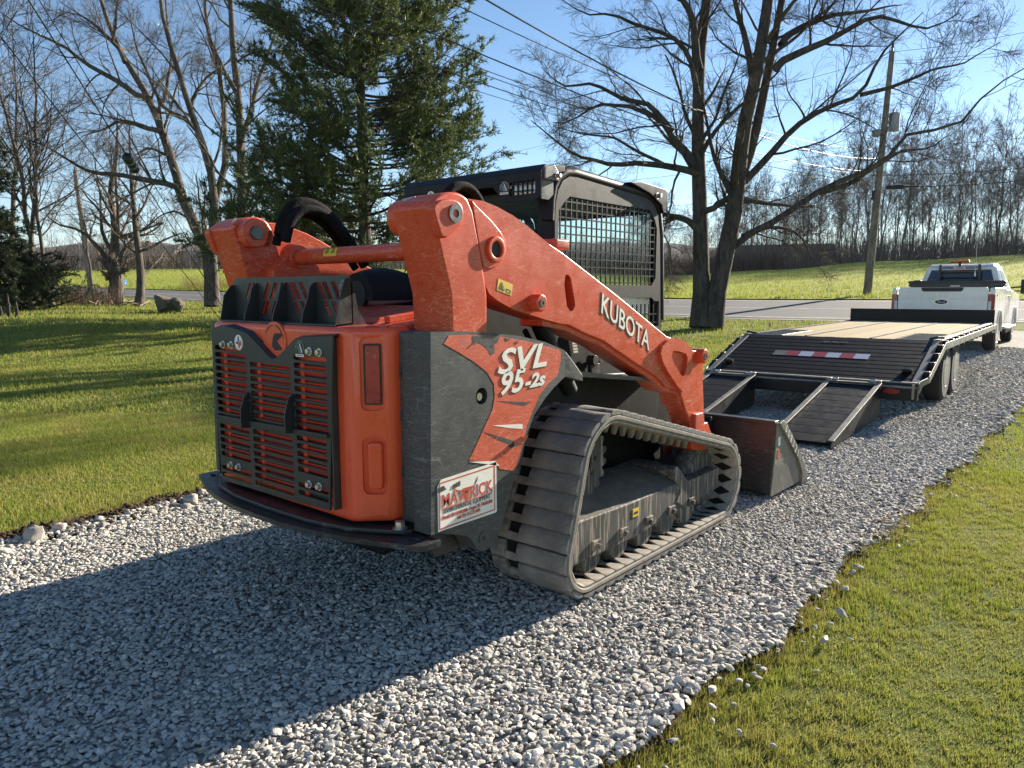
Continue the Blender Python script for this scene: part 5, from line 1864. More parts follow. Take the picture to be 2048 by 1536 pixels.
# ramps
for s, bx in ((1, .59), (-1, -.86)):
    rw = .275
    top = Vector((0, -LV - .10, ZV - .04))
    bot = Vector((0, -LV - 2.02, .035))
    L_ = (bot - top)
    rp = empty('loading_ramp')
    rp.parent = TR
    rp.location = (bx, 0, 0)
    for q in (-1, 1):
        MB().prism([(top.y + .04, top.z + .035), (bot.y, bot.z + .03), (bot.y - .03, .004), (bot.y + .22, .004), (top.y - .12, .03), (top.y + .04, .05)], 'x', q * rw - .010, q * rw + .010).build('ramp_side', M_tblk, rp, bevel=.003)
        MB().bar(top + Vector((q * rw, .04, .037)), bot + Vector((q * rw, 0, .033)), .055, .012).build('ramp_rail', M_trail, rp, bevel=.002)
        MB().cyl((q * rw * .86, top.y + .02, top.z + .05), (q * rw * .62, top.y + .02, top.z + .05), .017, 12).build('hinge_pin', M_bolt, rp, bevel=.003)
        MB().box((q * (rw - .03), top.y - .01, top.z - .03), (q * (rw + .02), top.y + .05, top.z + .06)).build('hinge_lug', M_trail, rp, bevel=.005)
    MB().bar(top + Vector((-rw, -.02, .03)), top + Vector((rw, -.02, .03)), .07, .014).build('ramp_head', M_trail, rp, bevel=.003)
    for j in range(9):
        c_ = top + L_ * ((j + .75) / 9.2)
        MB().bar(c_ + Vector((-rw + .012, 0, 0)), c_ + Vector((rw - .012, 0, 0)), .208, .03, up=(0, -.187, 1)).build('ramp_slat', M_tslat, rp, bevel=.004)
# wheels: two axles, dual side tyres


def wheel(parent, c, r, w, rimr, side, name='wheel', spokes=8, dish=.05):
    c = Vector(c)
    wh = empty(name)
    wh.parent = parent
    wh.location = c
    d = side
    MB().lathe([(-w / 2, rimr), (-w / 2, r * .88), (-w * .36, r), (w * .36, r), (w / 2, r * .88), (w / 2, rimr)], (0, 0, 0), (1, 0, 0), 40).build('tyre', M_tyre, wh, bevel=.006, smooth=45)
    MB().lathe([(d * (w / 2 + .002), rimr * 1.01), (d * (w / 2 + .004), rimr * .93), (d * (w / 2 - dish), rimr * .86), (d * (w / 2 - dish), rimr * .35), (d * (w / 2 - dish * .2), rimr * .30), (d * (w / 2 - dish * .2), .02)], (0, 0, 0), (1, 0, 0), 32).build('rim', M_rim, wh, smooth=35)
    n_ = 24
    tr = MB()
    for i in range(n_):
        a = 2 * math.pi * i / n_
        p = Vector((0, math.cos(a), math.sin(a)))
        tr.bar(p * (r * .93) + Vector((-w * .40, 0, 0)), p * (r * .93) + Vector((w * .40, 0, 0)), r * .16, r * .15, up=p)
    tag(tr.build('tread_blocks', M_tyre, wh, bevel=.003, seg=1), kind='stuff')
    for i in range(spokes):
        a = 2 * math.pi * (i + .5) / spokes
        q = Vector((0, math.cos(a), math.sin(a))) * rimr * .62
        MB().cyl(q + Vector((d * (w / 2 - dish - .004), 0, 0)), q + Vector((d * (w / 2 - dish + .003), 0, 0)), rimr * .12, 12).build('rim_hole', M_ink, wh)
    return wh


for y in (.72, 1.56):
    for s in (-1, 1):
        wheel(TR, (s * 1.12, y, .385), .385, .235, .21, s)
    MB().cyl((-1.1, y, .385), (1.1, y, .385), .06, 16).build('axle', M_tblk, TR)
for s in (-1, 1):
    MB().box((s * .52, .55, .46), (s * .62, 1.75, .54)).build('leaf_spring', M_tblk, TR)
MB().bar((-.4, LD + .4, .60), (0, LD + 1.6, .60), .1, .15).bar((.4, LD + .4, .60), (0, LD + 1.6, .60), .1, .15).build('drawbar', M_tblk, TR)
MB().cyl((0, LD + .95, .25), (0, LD + .95, .95), .05, 16).build('jack_leg', M_tblk, TR)

# ================================================================== pickup truck
M_tw = pm('truck_white', (.70, .70, .685), .28, var=.05, vscale=2, coat=.5, dirt=((.45, .42, .37), .68, 3))
M_tglass = pm('dark_window', (.012, .018, .024), .06, var=.2, vscale=3, coat=.6, spec=.8)
M_amber = pm('amber_lens', (.72, .16, .02), .2, var=.1, vscale=20, coat=.5)
M_plas = pm('black_plastic', (.014, .014, .015), .5, var=.2, vscale=5)
M_chrome = pm('chrome', (.62, .62, .62), .15, metal=1.0, var=.05)
M_oval = pm('badge_blue', (.006, .014, .05), .5, spec=.2)
ty = 16.35
truck = empty('pickup_truck', (-.655, ty, Hs(-.655, ty + 3) + .03), TH * .9, 'white pickup truck with amber roof beacon hitched to the flatbed trailer', 'pickup truck')
TK = truck
W2 = 1.015


def arch(yc, r, n=9):
    return [(yc + r * math.cos(R(180 - 180 * i / n)), .42 + r * math.sin(R(180 - 180 * i / n))) for i in range(n + 1)]


body = [(0, .62), (.62, .56)] + arch(1.22, .50) + [(1.85, .50), (4.45, .50)] + arch(5.05, .50) + [(5.62, .55), (6.20, .58), (6.26, 1.12), (6.15, 1.24), (4.75, 1.33), (4.70, 1.36), (2.42, 1.40), (2.38, 1.44), (.02, 1.44), (0, 1.40)]
for s in (-1, 1):
    MB().prism(body, 'x', s * (W2 - .10), s * W2).build('body_side', M_tw, TK, bevel=.022, seg=3)
    MB().box((s * (W2 - .13), .0, .60), (s * (W2 - .11), 2.3, 1.30)).build('bed_inner', M_plas, TK)
MB().box((-W2 + .1, .05, .62), (W2 - .1, 2.38, .72)).build('bed_floor', M_plas, TK)
MB().box((-W2 + .1, 2.36, .60), (W2 - .1, 6.1, 1.28)).build('cab_lower', M_tw, TK, bevel=.03)
MB().prism([(-W2 + .13, .80), (W2 - .13, .80), (W2 - .13, 1.40), (W2 - .16, 1.455), (-W2 + .16, 1.455), (-W2 + .13, 1.40)], 'y', -.02, .08).build('tailgate', M_tw, TK, bevel=.014, seg=3)
MB().box((-W2 + .15, -.030, 1.19), (W2 - .15, -.016, 1.205)).build('tailgate_crease', M_tw, TK, bevel=.006)
MB().box((-W2 + .15, -.028, 1.255), (W2 - .15, -.016, 1.262)).build('tailgate_crease', M_tw, TK, bevel=.003)
MB().prism([(-.42, 1.452), (-.40, 1.38), (-.36, 1.362), (.36, 1.362), (.40, 1.38), (.42, 1.452)], 'y', -.045, .02).build('tailgate_spoiler', M_plas, TK, bevel=.008)
ov = MB().prism(circ(0.0, 1.13, .125, 32, .052), 'y', -.040, -.02).build('badge_oval', M_oval, TK, bevel=.004)
MB().prism(circ(0.0, 1.13, .132, 32, .058), 'y', -.036, -.0205, [circ(0.0, 1.13, .122, 32, .049)]).build('badge_rim', M_chrome, TK)
text_obj('lettering', 'Ford', .085, (-.078, -.0415, 1.105), (1, 0, 0), (0, 0, 1), M_refw, TK, shear=.3, width=.155)
for s in (-1, 1):
    lens = MB().prism([(s * (W2 + .004), .86), (s * (W2 + .004), 1.30), (s * (W2 - .115), 1.30), (s * (W2 - .125), .86)], 'y', -.022, .14).build('tail_lamp', M_lens, TK, bevel=.008)
    MB().box((s * (W2 - .118), -.026, .90), (s * (W2 - .06), -.018, 1.15)).build('reverse_lamp', M_refw, lens, bevel=.004)
MB().box((-W2 + .02, -.14, .55), (W2 - .02, .02, .74)).build('rear_bumper', M_chrome, TK, bevel=.02)
# greenhouse: tapered cab with windows
gh0, gh1 = 1.34, 2.03
by = [(2.44, 4.95, .93), (2.62, 4.05, .74)]      # (rear y, front y, half width) at belt and roof
V = []
for (y0_, y1_, hw), z in zip(by, (gh0, gh1 - .05)):
    V += [(-hw, y0_, z), (hw, y0_, z), (hw, y1_, z), (-hw, y1_, z)]
MB().add(V, [(3, 2, 1, 0), (4, 5, 6, 7), (0, 1, 5, 4), (1, 2, 6, 5), (2, 3, 7, 6), (3, 0, 4, 7)]).build('cab_shell', M_tw, TK, bevel=.05, seg=4)
MB().prism([(2.60, 1.975), (4.10, 1.975), (4.0, 2.025), (3.4, 2.045), (2.9, 2.04), (2.68, 2.02)], 'x', -.70, .70).build('roof_panel', M_tw, TK, bevel=.02, seg=3)


def gh(x_, yf, zf, lift):
    """point on the tapered greenhouse: x_ in -1..1 across, yf 0 rear..1 front, zf 0..1 up"""
    hw = by[0][2] + (by[1][2] - by[0][2]) * zf + lift
    y0_ = by[0][0] + (by[1][0] - by[0][0]) * zf - lift
    y1_ = by[0][1] + (by[1][1] - by[0][1]) * zf + lift
    return (x_ * hw, y0_ + (y1_ - y0_) * yf, gh0 + (gh1 - .05 - gh0) * zf)


def pane(name, pts, mat, par, lift=.006, th=.010):
    o_ = [gh(*p, lift) for p in pts]
    i_ = [gh(*p, lift - th) for p in pts]
    n_ = len(pts)
    return MB().add(o_ + i_, [tuple(range(n_)), tuple(range(2 * n_ - 1, n_ - 1, -1))] + [(j, n_ + j, n_ + (j + 1) % n_, (j + 1) % n_) for j in range(n_)]).build(name, mat, par, smooth=None)


pane('rear_window', [(-.86, 0, .12), (.86, 0, .12), (.84, 0, .86), (-.84, 0, .86)], M_tglass, TK)
pane('rear_slider', [(-.36, 0, .16), (.36, 0, .16), (.36, 0, .82), (-.36, 0, .82)], M_tglass, TK, .010, .006)
for s in (-1, 1):
    pane('side_window', [(s, .06, .14), (s, .34, .14), (s, .34, .82), (s, .09, .82)], M_tglass, TK)
    pane('side_window', [(s, .38, .14), (s, .84, .14), (s, .80, .5), (s, .72, .82), (s, .38, .82)], M_tglass, TK)
    MB().box((s * (W2 + .001), 3.24, .66), (s * (W2 + .0025), 3.25, 1.36)).build('door_gap', M_ink, TK)
    MB().box((s * (W2 + .001), 2.40, .66), (s * (W2 + .0025), 2.41, 1.40)).build('door_gap', M_ink, TK)
    MB().box((s * W2, 3.36, 1.20), (s * (W2 + .03), 3.56, 1.24)).build('door_handle', M_tw, TK, bevel=.008)
    MB().box((s * W2, 3.14, 1.20), (s * (W2 + .03), 2.96, 1.24)).build('door_handle', M_tw, TK, bevel=.008)
    MB().bar((s * (W2 - .08), 4.40, 1.44), (s * (W2 + .18), 4.40, 1.47), .05, .04).bar((s * (W2 - .08), 4.40, 1.36), (s * (W2 + .18), 4.40, 1.36), .05, .03).build('mirror_arm', M_plas, TK, bevel=.006)
    MB().box((s * (W2 + .14), 4.32, 1.28), (s * (W2 + .34), 4.44, 1.66)).build('tow_mirror', M_plas, TK, bevel=.03, seg=3)
    MB().box((s * (W2 - .05), 2.5, .44), (s * (W2 + .10), 4.35, .49)).build('running_board', M_rim, TK, bevel=.012)
    MB().box((s * (W2 - .04), 2.55, .34), (s * (W2 + .03), 4.3, .438)).build('board_bracket', M_plas, TK, bevel=.01)
    for yc in (1.22, 5.05):
        wheel(TK, (s * (W2 - .15), yc, .40), .40, .26, .235, s, spokes=8, dish=.03)
        ar = arch(yc, .50, 12)
        ar2 = arch(yc, .545, 12)
        MB().prism(ar2 + ar[::-1], 'x', s * (W2 - .02), s * (W2 + .022)).build('wheel_arch_lip', M_tw, TK, bevel=.008)
    text_obj('lettering', '4x4', .10, (s * (W2 + .0012), .30 if s > 0 else .52, 1.245), (0, s, 0), (0, 0, 1), M_ink, TK, width=.22)
MB().box((-.80, .6, .38), (.80, 5.6, .60)).build('truck_frame', M_plas, TK)
# cross-bed tool box, headache rack, beacon, aerial are bolted on
tbx = MB().prism([(-W2 - .02, 1.50), (-W2 + .03, 1.60), (W2 - .03, 1.60), (W2 + .02, 1.50), (W2 - .06, 1.455), (W2 - .15, 1.36), (-W2 + .15, 1.36), (-W2 + .06, 1.455)], 'y', 1.85, 2.30).build('tool_box', M_plas, TK, bevel=.012)
MB().prism([(-W2 - .03, 1.56), (-W2, 1.615), (W2, 1.615), (W2 + .03, 1.56)], 'y', 1.83, 2.32).build('tool_box_lid', M_plas, tbx, bevel=.01)
MB().box((-.10, 1.826, 1.475), (.10, 1.846, 1.500)).build('tool_box_badge', M_refw, tbx)
rk2 = MB().bar((-.44, 2.38, 1.40), (-.42, 2.42, 2.02), .06, .05, up=(0, 1, 0)).build('rack_post', M_plas, TK, bevel=.006)
MB().bar((.44, 2.38, 1.40), (.42, 2.42, 2.02), .06, .05, up=(0, 1, 0)).build('rack_post', M_plas, TK, bevel=.006)
for z in (1.62, 1.76):
    MB().bar((-.43, 2.40, z), (.43, 2.40, z), .03, .03).build('rack_rail', M_plas, TK)
MB().box((-.42, 2.385, 1.915), (.42, 2.425, 1.965)).build('rack_top_bar', M_plas, TK, bevel=.006)
for sx_, ww in ((-.40, .25), (.15, .25)):
    text_obj('lettering', 'BACKRACK', .042, (sx_, 2.384, 1.925), (1, 0, 0), (0, 0, 1), M_refw, TK, width=ww)
MB().box((-.13, 2.372, 1.918), (.13, 2.384, 1.962)).build('rack_plate', M_refw, TK)
MB().box((-.08, 2.366, 1.925), (.08, 2.3735, 1.950)).build('brake_lamp', M_lens, TK)
bc_ = MB().box((-.20, 2.33, 2.085), (.20, 2.50, 2.135)).build('amber_beacon', M_amber, TK, bevel=.018, seg=3)
MB().box((-.21, 2.33, 2.062), (.21, 2.50, 2.083)).build('beacon_base', M_plas, bc_)
MB().box((-.03, 2.40, 1.96), (.03, 2.44, 2.065)).build('beacon_stand', M_plas, bc_)
MB().cyl((.34, 2.36, 1.80), (.335, 2.36, 2.75), .006, 6, r2=.003).cyl((.34, 2.36, 1.72), (.34, 2.36, 1.82), .018, 10).build('aerial', M_rim, TK)

# ================================================================== trees
def bark(name, lo, hi, scale=9):
    m, nt, b = newmat(name)
    k = NT(nt)
    v = k.co((1, 1, .25))
    f = k.noise(scale, 7, .7, v, .6)
    c = k.mix(k.ramp(f, [(.38, 0.0), (.62, 1.0)]), lo, hi)
    c = k.mix(k.ramp(k.noise(1.5, 4, .6), [(.5, 0.0), (.75, .4)]), c, tuple(q * 1.35 for q in hi))
    k.l(c, b.inputs['Base Color'])
    b.inputs['Roughness'].default_value = .92
    b.inputs['Specular IOR Level'].default_value = .2
    k.bump(f, .9, .03, b)
    return m


M_bark = bark('maple_bark', (.035, .029, .024), (.095, .082, .068))
M_twig = bark('twig_bark', (.050, .042, .034), (.115, .098, .078), 30)
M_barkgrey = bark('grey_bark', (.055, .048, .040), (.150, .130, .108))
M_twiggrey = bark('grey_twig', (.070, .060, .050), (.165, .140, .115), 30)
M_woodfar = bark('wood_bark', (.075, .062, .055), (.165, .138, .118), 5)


def tubes(P, Rd, S):
    """P (N,K,3), Rd (N,K) -> vertices, quads of open tapered tubes"""
    N, K, _ = P.shape
    T = np.gradient(P, axis=1)
    T /= np.linalg.norm(T, axis=2, keepdims=True) + 1e-9
    ref = np.where(np.abs(T[:, :1, 2:3]) < .9, np.array([0, 0, 1.0]), np.array([1.0, 0, 0]))
    U = np.cross(T, ref)
    U /= np.linalg.norm(U, axis=2, keepdims=True) + 1e-9
    Wv = np.cross(T, U)
    a = np.arange(S) * 2 * np.pi / S
    ring = (U[:, :, None] * np.cos(a)[None, None, :, None] + Wv[:, :, None] * np.sin(a)[None, None, :, None]) * Rd[:, :, None, None]
    V = (P[:, :, None] + ring).reshape(-1, 3)
    base = (np.arange(N) * K * S)[:, None, None] + (np.arange(K - 1) * S)[None, :, None] + np.arange(S)[None, None]
    nxt = (np.arange(N) * K * S)[:, None, None] + (np.arange(K - 1) * S)[None, :, None] + ((np.arange(S) + 1) % S)[None, None]
    F = np.stack([base, nxt, nxt + S, base + S], -1).reshape(-1, 4)
    return V, F


def kids(P, Rd, n, t0, t1, lenf, ang, K, wob, up, rr, rng, rmin=.003, lmin=0.0, lmax=1e9, tip=.3):
    N, Kp, _ = P.shape
    idx = np.repeat(np.arange(N), n)
    M = len(idx)
    tt = rng.uniform(t0, t1, M)
    t = tt * (Kp - 1)
    i = np.minimum(t.astype(int), Kp - 2)
    f = (t - i)[:, None]
    base = P[idx, i] * (1 - f) + P[idx, i + 1] * f
    d = P[idx, i + 1] - P[idx, i]
    d /= np.linalg.norm(d, axis=1, keepdims=True) + 1e-9
    r0 = (Rd[idx, i] * (1 - f[:, 0]) + Rd[idx, i + 1] * f[:, 0]) * rr
    pl = np.linalg.norm(np.diff(P, axis=1), axis=2).sum(1)
    rv = rng.normal(size=(M, 3))
    rv -= (rv * d).sum(1, keepdims=True) * d
    rv /= np.linalg.norm(rv, axis=1, keepdims=True) + 1e-9
    a = rng.uniform(ang[0], ang[1], M)[:, None]
    dr = d * np.cos(a) + rv * np.sin(a)
    L = np.clip(pl[idx] * lenf * rng.uniform(.55, 1.25, M) * (1.12 - .5 * tt), lmin, lmax)
    step = (L / (K - 1))[:, None]
    pts = [base]
    for _ in range(1, K):
        dr = dr + rng.normal(0, wob, (M, 3)) + np.array([0, 0, up])
        dr /= np.linalg.norm(dr, axis=1, keepdims=True)
        pts.append(pts[-1] + dr * step)
    Q = np.stack(pts, 1)
    rad = np.maximum(r0[:, None] * np.linspace(1, tip, K)[None], rmin)
    return Q, rad


def resamp(P, K):
    P = np.asarray(P, float)
    d = np.r_[0, np.cumsum(np.linalg.norm(np.diff(P, axis=0), axis=1))]
    t = np.linspace(0, d[-1], K)
    return np.stack([np.interp(t, d, P[:, j]) for j in range(3)], 1)


def join(parts):
    V, F, o = [], [], 0
    for v, f in parts:
        V.append(v)
        F.append(f + o)
        o += len(v)
    return np.concatenate(V), np.concatenate(F)


def tree_obj(root, base, wood, crown, mw, mt, cname='crown'):
    """meshes in the root's own space"""
    for nm, pts, m in (('trunk', wood, mw), (cname, crown, mt)):
        V, F = join(pts)
        new_obj(nm, np_mesh(nm, V - np.array(base), F), m, root, 180)


def wiggle(P, amp, rng):
    P = P.copy()
    n = len(P)
    w = rng.normal(0, amp, (n, 3))
    w[0] = 0
    for _ in range(2):
        w[1:-1] = (w[:-2] + w[1:-1] * 2 + w[2:]) / 4
    return P + w


def traced_tree(name, label, base, limbs, seed, cfg, group=None, mw=None, mt=None, depth_sp=.5):
    """limbs: (points, r0, r1, [depth drift]); finer branching is grown from them"""
    rng = np.random.default_rng(seed)
    base = np.array(base)
    root = empty(name, base, 0, label, 'tree', group)
    wood, crown = [], []
    L0, R0 = [], []
    fd = np.array([FH[0], FH[1], 0])
    K = 14
    for li in limbs:
        P, r0, r1 = li[0], li[1], li[2]
        Q = resamp(P, K)
        dd = li[3] if len(li) > 3 else 0.0
        Q = Q + fd * (np.linspace(0, 1, K) ** 1.2 * dd)[:, None]
        Q = wiggle(Q, .02 + .35 * min(r0, .12), rng)
        L0.append(Q)
        R0.append(np.linspace(r0, r1, K) ** 1.0)
    P0, R0 = np.array(L0), np.array(R0)
    R0[:2 if cfg.get('flare', 1) else 0, 0] *= 1.25
    wood.append(tubes(P0, R0, 12))
    P, Rd = P0, R0
    for j, (n, t0, t1, lf, ang, Kc, wob, up, rr, S, rm, tgt, lmin, lmax) in enumerate(cfg['levels']):
        P, Rd = kids(P, Rd, n, t0, t1, lf, ang, Kc, wob, up, rr, rng, rm, lmin, lmax)
        (wood if tgt == 'w' else crown).append(tubes(P, Rd, S))
    tree_obj(root, base, wood, crown, mw or M_bark, mt or M_twig)
    return root


D1 = 23.0
B1 = ([(-7.47,18.69,0.43)][0])
B1 = (B1[0], B1[1], Hs(B1[0], B1[1]) - .05)
lim = [
    ([(-7.63,18.54,0.32),(-7.66,18.65,1.17),(-7.72,18.75,2.09),(-7.88,18.9,3.78),(-8.06,19.0,5.32),(-8.14,19.12,6.43),(-8.18,19.36,8.09),(-8.19,19.69,10.07),(-8.21,20.03,12.24),(-8.29,20.32,14.39)], .27, .10, .5),
    ([(-7.35,18.78,0.32),(-7.32,18.94,1.16),(-7.25,19.18,2.24),(-7.19,19.38,3.12),(-7.16,19.63,4.44),(-7.17,19.96,6.42),(-7.03,20.33,7.94),(-6.97,20.68,9.73),(-6.99,21.06,12.08),(-7.03,21.36,14.08)], .30, .10, -.8),
    ([(-7.17,19.59,4.24),(-6.96,19.92,5.16),(-6.73,20.38,6.76),(-6.46,21.0,9.06),(-6.37,21.31,10.38),(-6.25,21.75,12.38),(-6.16,22.08,13.92)], .17, .07, 1.0),
    ([(-8.15,19.22,7.09),(-8.59,19.08,8.55),(-8.89,18.91,9.07),(-9.4,18.51,9.29),(-9.93,18.07,9.37),(-10.54,17.58,9.6),(-11.15,17.05,9.54),(-11.69,16.65,9.95)], .10, .012, -1.2),
    ([(-8.08,18.97,5.24),(-8.19,18.91,5.44),(-8.77,18.56,6.3),(-9.01,18.44,6.83),(-9.76,17.87,7.29),(-10.47,17.27,7.36),(-11.13,16.61,6.84),(-11.56,16.25,6.9)], .12, .012, 1.2),
    ([(-8.77,18.56,6.37),(-9.35,18.22,7.29),(-9.88,17.81,7.55),(-10.69,17.21,8.16),(-11.29,16.7,8.22),(-11.74,16.39,8.62),(-12.03,16.2,9.03)], .10, .012, 2.4),
    ([(-8.04,18.97,5.04),(-8.16,18.88,5.1),(-8.99,18.2,5.31),(-9.61,17.68,5.37),(-10.19,17.14,5.19),(-11.06,16.42,5.38),(-11.85,15.86,6.03),(-12.1,15.68,6.23)], .12, .012, -2.0),
    ([(-7.89,18.81,3.32),(-8.04,18.72,3.52),(-8.36,18.48,3.78),(-8.73,18.18,3.88),(-9.08,17.86,3.75),(-9.38,17.5,3.17)], .12, .015, 1.5),
    ([(-7.11,19.38,2.7),(-6.71,19.81,3.19),(-6.13,20.37,3.57),(-5.56,20.95,4.11),(-5.14,21.4,4.61),(-4.24,22.25,5.1),(-3.88,22.62,5.47),(-3.56,23.01,6.08),(-2.93,23.57,6.19),(-2.44,24.02,6.4),(-2.04,24.51,7.26),(-1.31,25.25,7.93)], .115, .012, -1.5),
    ([(-6.93,19.89,4.82),(-6.75,20.09,5.1),(-6.3,20.59,5.76),(-5.86,21.1,6.49),(-5.16,21.81,7.15),(-4.52,22.4,7.46),(-4.25,22.68,7.7),(-4.02,22.99,8.39),(-3.79,23.29,8.94),(-3.19,23.96,9.88),(-2.91,24.28,10.37)], .12, .012, .8),
    ([(-6.52,20.81,8.23),(-6.47,20.89,8.4),(-5.92,21.4,8.66),(-5.5,21.81,8.92),(-4.92,22.4,9.44),(-4.61,22.69,9.61),(-3.74,23.33,8.99),(-3.05,23.96,9.14)], .13, .012, -1.8),
    ([(-6.42,21.03,9.0),(-6.33,21.14,9.2),(-5.76,21.71,9.66),(-4.98,22.47,10.19),(-4.42,22.97,10.31),(-3.75,23.59,10.53),(-3.07,24.22,10.83)], .12, .012, 1.5),
    ([(-7.11,19.61,4.08),(-6.84,19.87,4.24),(-6.07,20.52,4.17),(-5.56,20.96,4.17),(-4.88,21.55,4.2),(-4.17,22.15,4.15)], .09, .010, 2.2),
    ([(-6.85,19.67,3.13),(-6.35,20.15,3.39),(-5.53,20.87,3.49),(-5.12,21.18,3.18),(-4.71,21.45,2.74),(-4.5,21.57,2.38)], .085, .010, 2.0),
    ([(-8.29,19.29,8.24),(-8.62,19.26,9.78),(-9.02,19.02,10.4),(-9.57,18.71,11.32),(-10.11,18.39,12.25)], .14, .02, -.5),
    ([(-7.02,20.36,8.08),(-7.3,20.35,9.47),(-7.66,20.29,11.01),(-7.92,20.36,12.7)], .12, .03, .8),
    ([(-8.1,19.04,5.78),(-7.89,19.35,6.55),(-7.84,19.58,7.62),(-7.7,19.85,8.54)], .06, .012, -2.0),
    ([(-7.86,18.92,3.78),(-7.58,19.21,4.09),(-7.24,19.54,4.32),(-7.12,19.67,4.47)], .10, .09, 0.0),
    ([(-5.14,21.37,4.46),(-4.45,22.0,4.66),(-3.8,22.67,5.3),(-3.02,23.44,5.91),(-2.21,24.15,5.99),(-1.68,24.73,6.67)], .09, .010, 1.2),
    ([(-4.44,22.48,7.46),(-3.75,23.1,7.64),(-2.96,23.85,8.06),(-2.39,24.37,8.21),(-1.84,24.92,8.67)], .07, .010, -1.0),
    ([(-8.85,18.32,5.32),(-9.48,17.86,5.79),(-10.1,17.4,6.25),(-10.81,16.8,6.38),(-11.55,16.23,6.72)], .06, .010, 1.0),
    ([(-9.08,17.87,3.79),(-8.68,18.11,3.17),(-8.41,18.27,2.71),(-8.39,18.12,1.78)], .035, .008, 1.0),
]
big = dict(levels=[
    (9, .10, .98, .40, (.45, 1.1), 8, .13, .03, .40, 6, .009, 'w', .9, 3.4),
    (8, .12, 1.0, .50, (.45, 1.05), 7, .15, .025, .42, 4, .0050, 'c', .5, 1.9),
    (6, .12, 1.0, .55, (.4, 1.0), 4, .20, .03, .5, 3, .0034, 'c', .3, 1.0),
    (3, .15, 1.0, .6, (.35, .9), 3, .18, .03, .8, 3, .0027, 'c', .18, .55)])
big2 = dict(levels=big['levels'][:3] + [(2,) + big['levels'][3][1:]])
traced_tree('maple_tree', 'large bare two-trunked tree standing beside the road behind the trailer', B1, lim, 11, big)

B2 = ([(-27.84,13.21,0.98)][0])
B2 = (B2[0], B2[1], Hs(B2[0], B2[1]) - .05)
lim2 = [
    ([(-27.81,13.22,0.85),(-27.97,13.27,1.96),(-28.14,13.31,3.14),(-28.43,13.16,3.7),(-29.2,12.8,5.48),(-29.48,12.73,6.55),(-30.1,12.51,8.43),(-30.69,12.24,9.85),(-31.34,11.88,11.03),(-32.06,11.5,12.44),(-32.59,11.29,13.96),(-33.13,11.08,15.46)], .27, .06, .5),
    ([(-27.75,13.27,0.85),(-27.84,13.38,1.96),(-27.96,13.47,3.14),(-27.99,13.61,4.14),(-28.07,13.77,5.47),(-28.34,13.76,6.82),(-28.8,13.6,8.23),(-29.18,13.49,9.5),(-29.54,13.39,10.82),(-30.13,13.26,13.05),(-30.5,13.31,15.24)], .22, .06, -.8),
    ([(-28.08,13.75,5.38),(-28.02,13.84,5.66),(-27.89,14.2,7.16),(-28.2,14.3,9.3),(-28.7,14.2,11.27),(-29.15,14.03,12.62),(-29.45,14.0,13.95),(-29.72,14.05,15.66)], .15, .05, 1.5),
    ([(-29.2,12.8,5.5),(-29.36,12.73,5.93),(-29.85,12.34,6.1),(-30.96,11.41,6.3),(-31.79,10.72,6.38),(-32.5,10.2,6.92),(-33.23,9.67,7.55),(-33.74,9.26,7.76)], .15, .015, -1.5),
    ([(-30.02,12.55,8.28),(-30.25,12.38,8.39),(-31.0,11.77,8.61),(-31.84,11.09,8.89),(-32.63,10.36,8.61),(-33.38,9.68,8.36)], .12, .012, 1.5),
    ([(-30.65,12.26,9.76),(-30.76,12.15,9.68),(-31.55,11.59,10.38),(-32.34,11.0,10.92),(-33.23,10.38,11.82),(-33.81,9.93,12.11),(-34.67,9.28,12.64),(-35.41,8.76,13.33)], .13, .012, -1.0),
    ([(-31.49,11.79,11.28),(-31.82,11.61,11.9),(-32.65,11.06,12.89),(-33.37,10.55,13.52),(-34.32,9.8,13.97)], .10, .012, 1.0),
    ([(-29.48,12.73,6.55),(-29.87,12.53,7.32),(-30.55,12.01,7.75),(-31.21,11.45,7.75),(-31.84,10.86,7.54)], .09, .012, 2.0),
    ([(-28.79,13.6,8.17),(-29.25,13.31,8.81),(-29.86,12.86,9.24),(-30.25,12.66,10.1),(-30.68,12.51,11.39),(-30.98,12.53,13.1)], .10, .015, -1.5),
    ([(-29.18,13.49,9.5),(-29.0,13.85,10.74),(-28.41,14.5,11.59),(-28.17,14.88,12.66)], .09, .015, 1.5),
    ([(-30.32,12.4,8.92),(-30.07,12.78,9.89),(-30.11,13.0,11.38),(-30.49,12.96,13.1),(-30.79,12.98,14.81)], .09, .02, 1.0),
    ([(-28.23,13.26,3.25),(-28.83,12.96,4.53),(-29.51,12.44,4.96),(-30.15,11.85,4.75),(-30.61,11.39,4.33)], .08, .012, 1.0),
    ([(-31.98,11.54,12.25),(-31.82,11.85,13.32),(-31.58,12.24,14.38),(-31.52,12.5,15.67)], .07, .02, -1.0),
    ([(-27.95,14.1,6.88),(-27.54,14.46,6.88),(-27.03,14.85,6.56),(-26.71,15.14,6.66)], .08, .015, -.6),
]
traced_tree('maple_tree', 'large bare tree with leaning limbs left of the pine', B2, lim2, 5, big2, None, M_barkgrey, M_twiggrey)

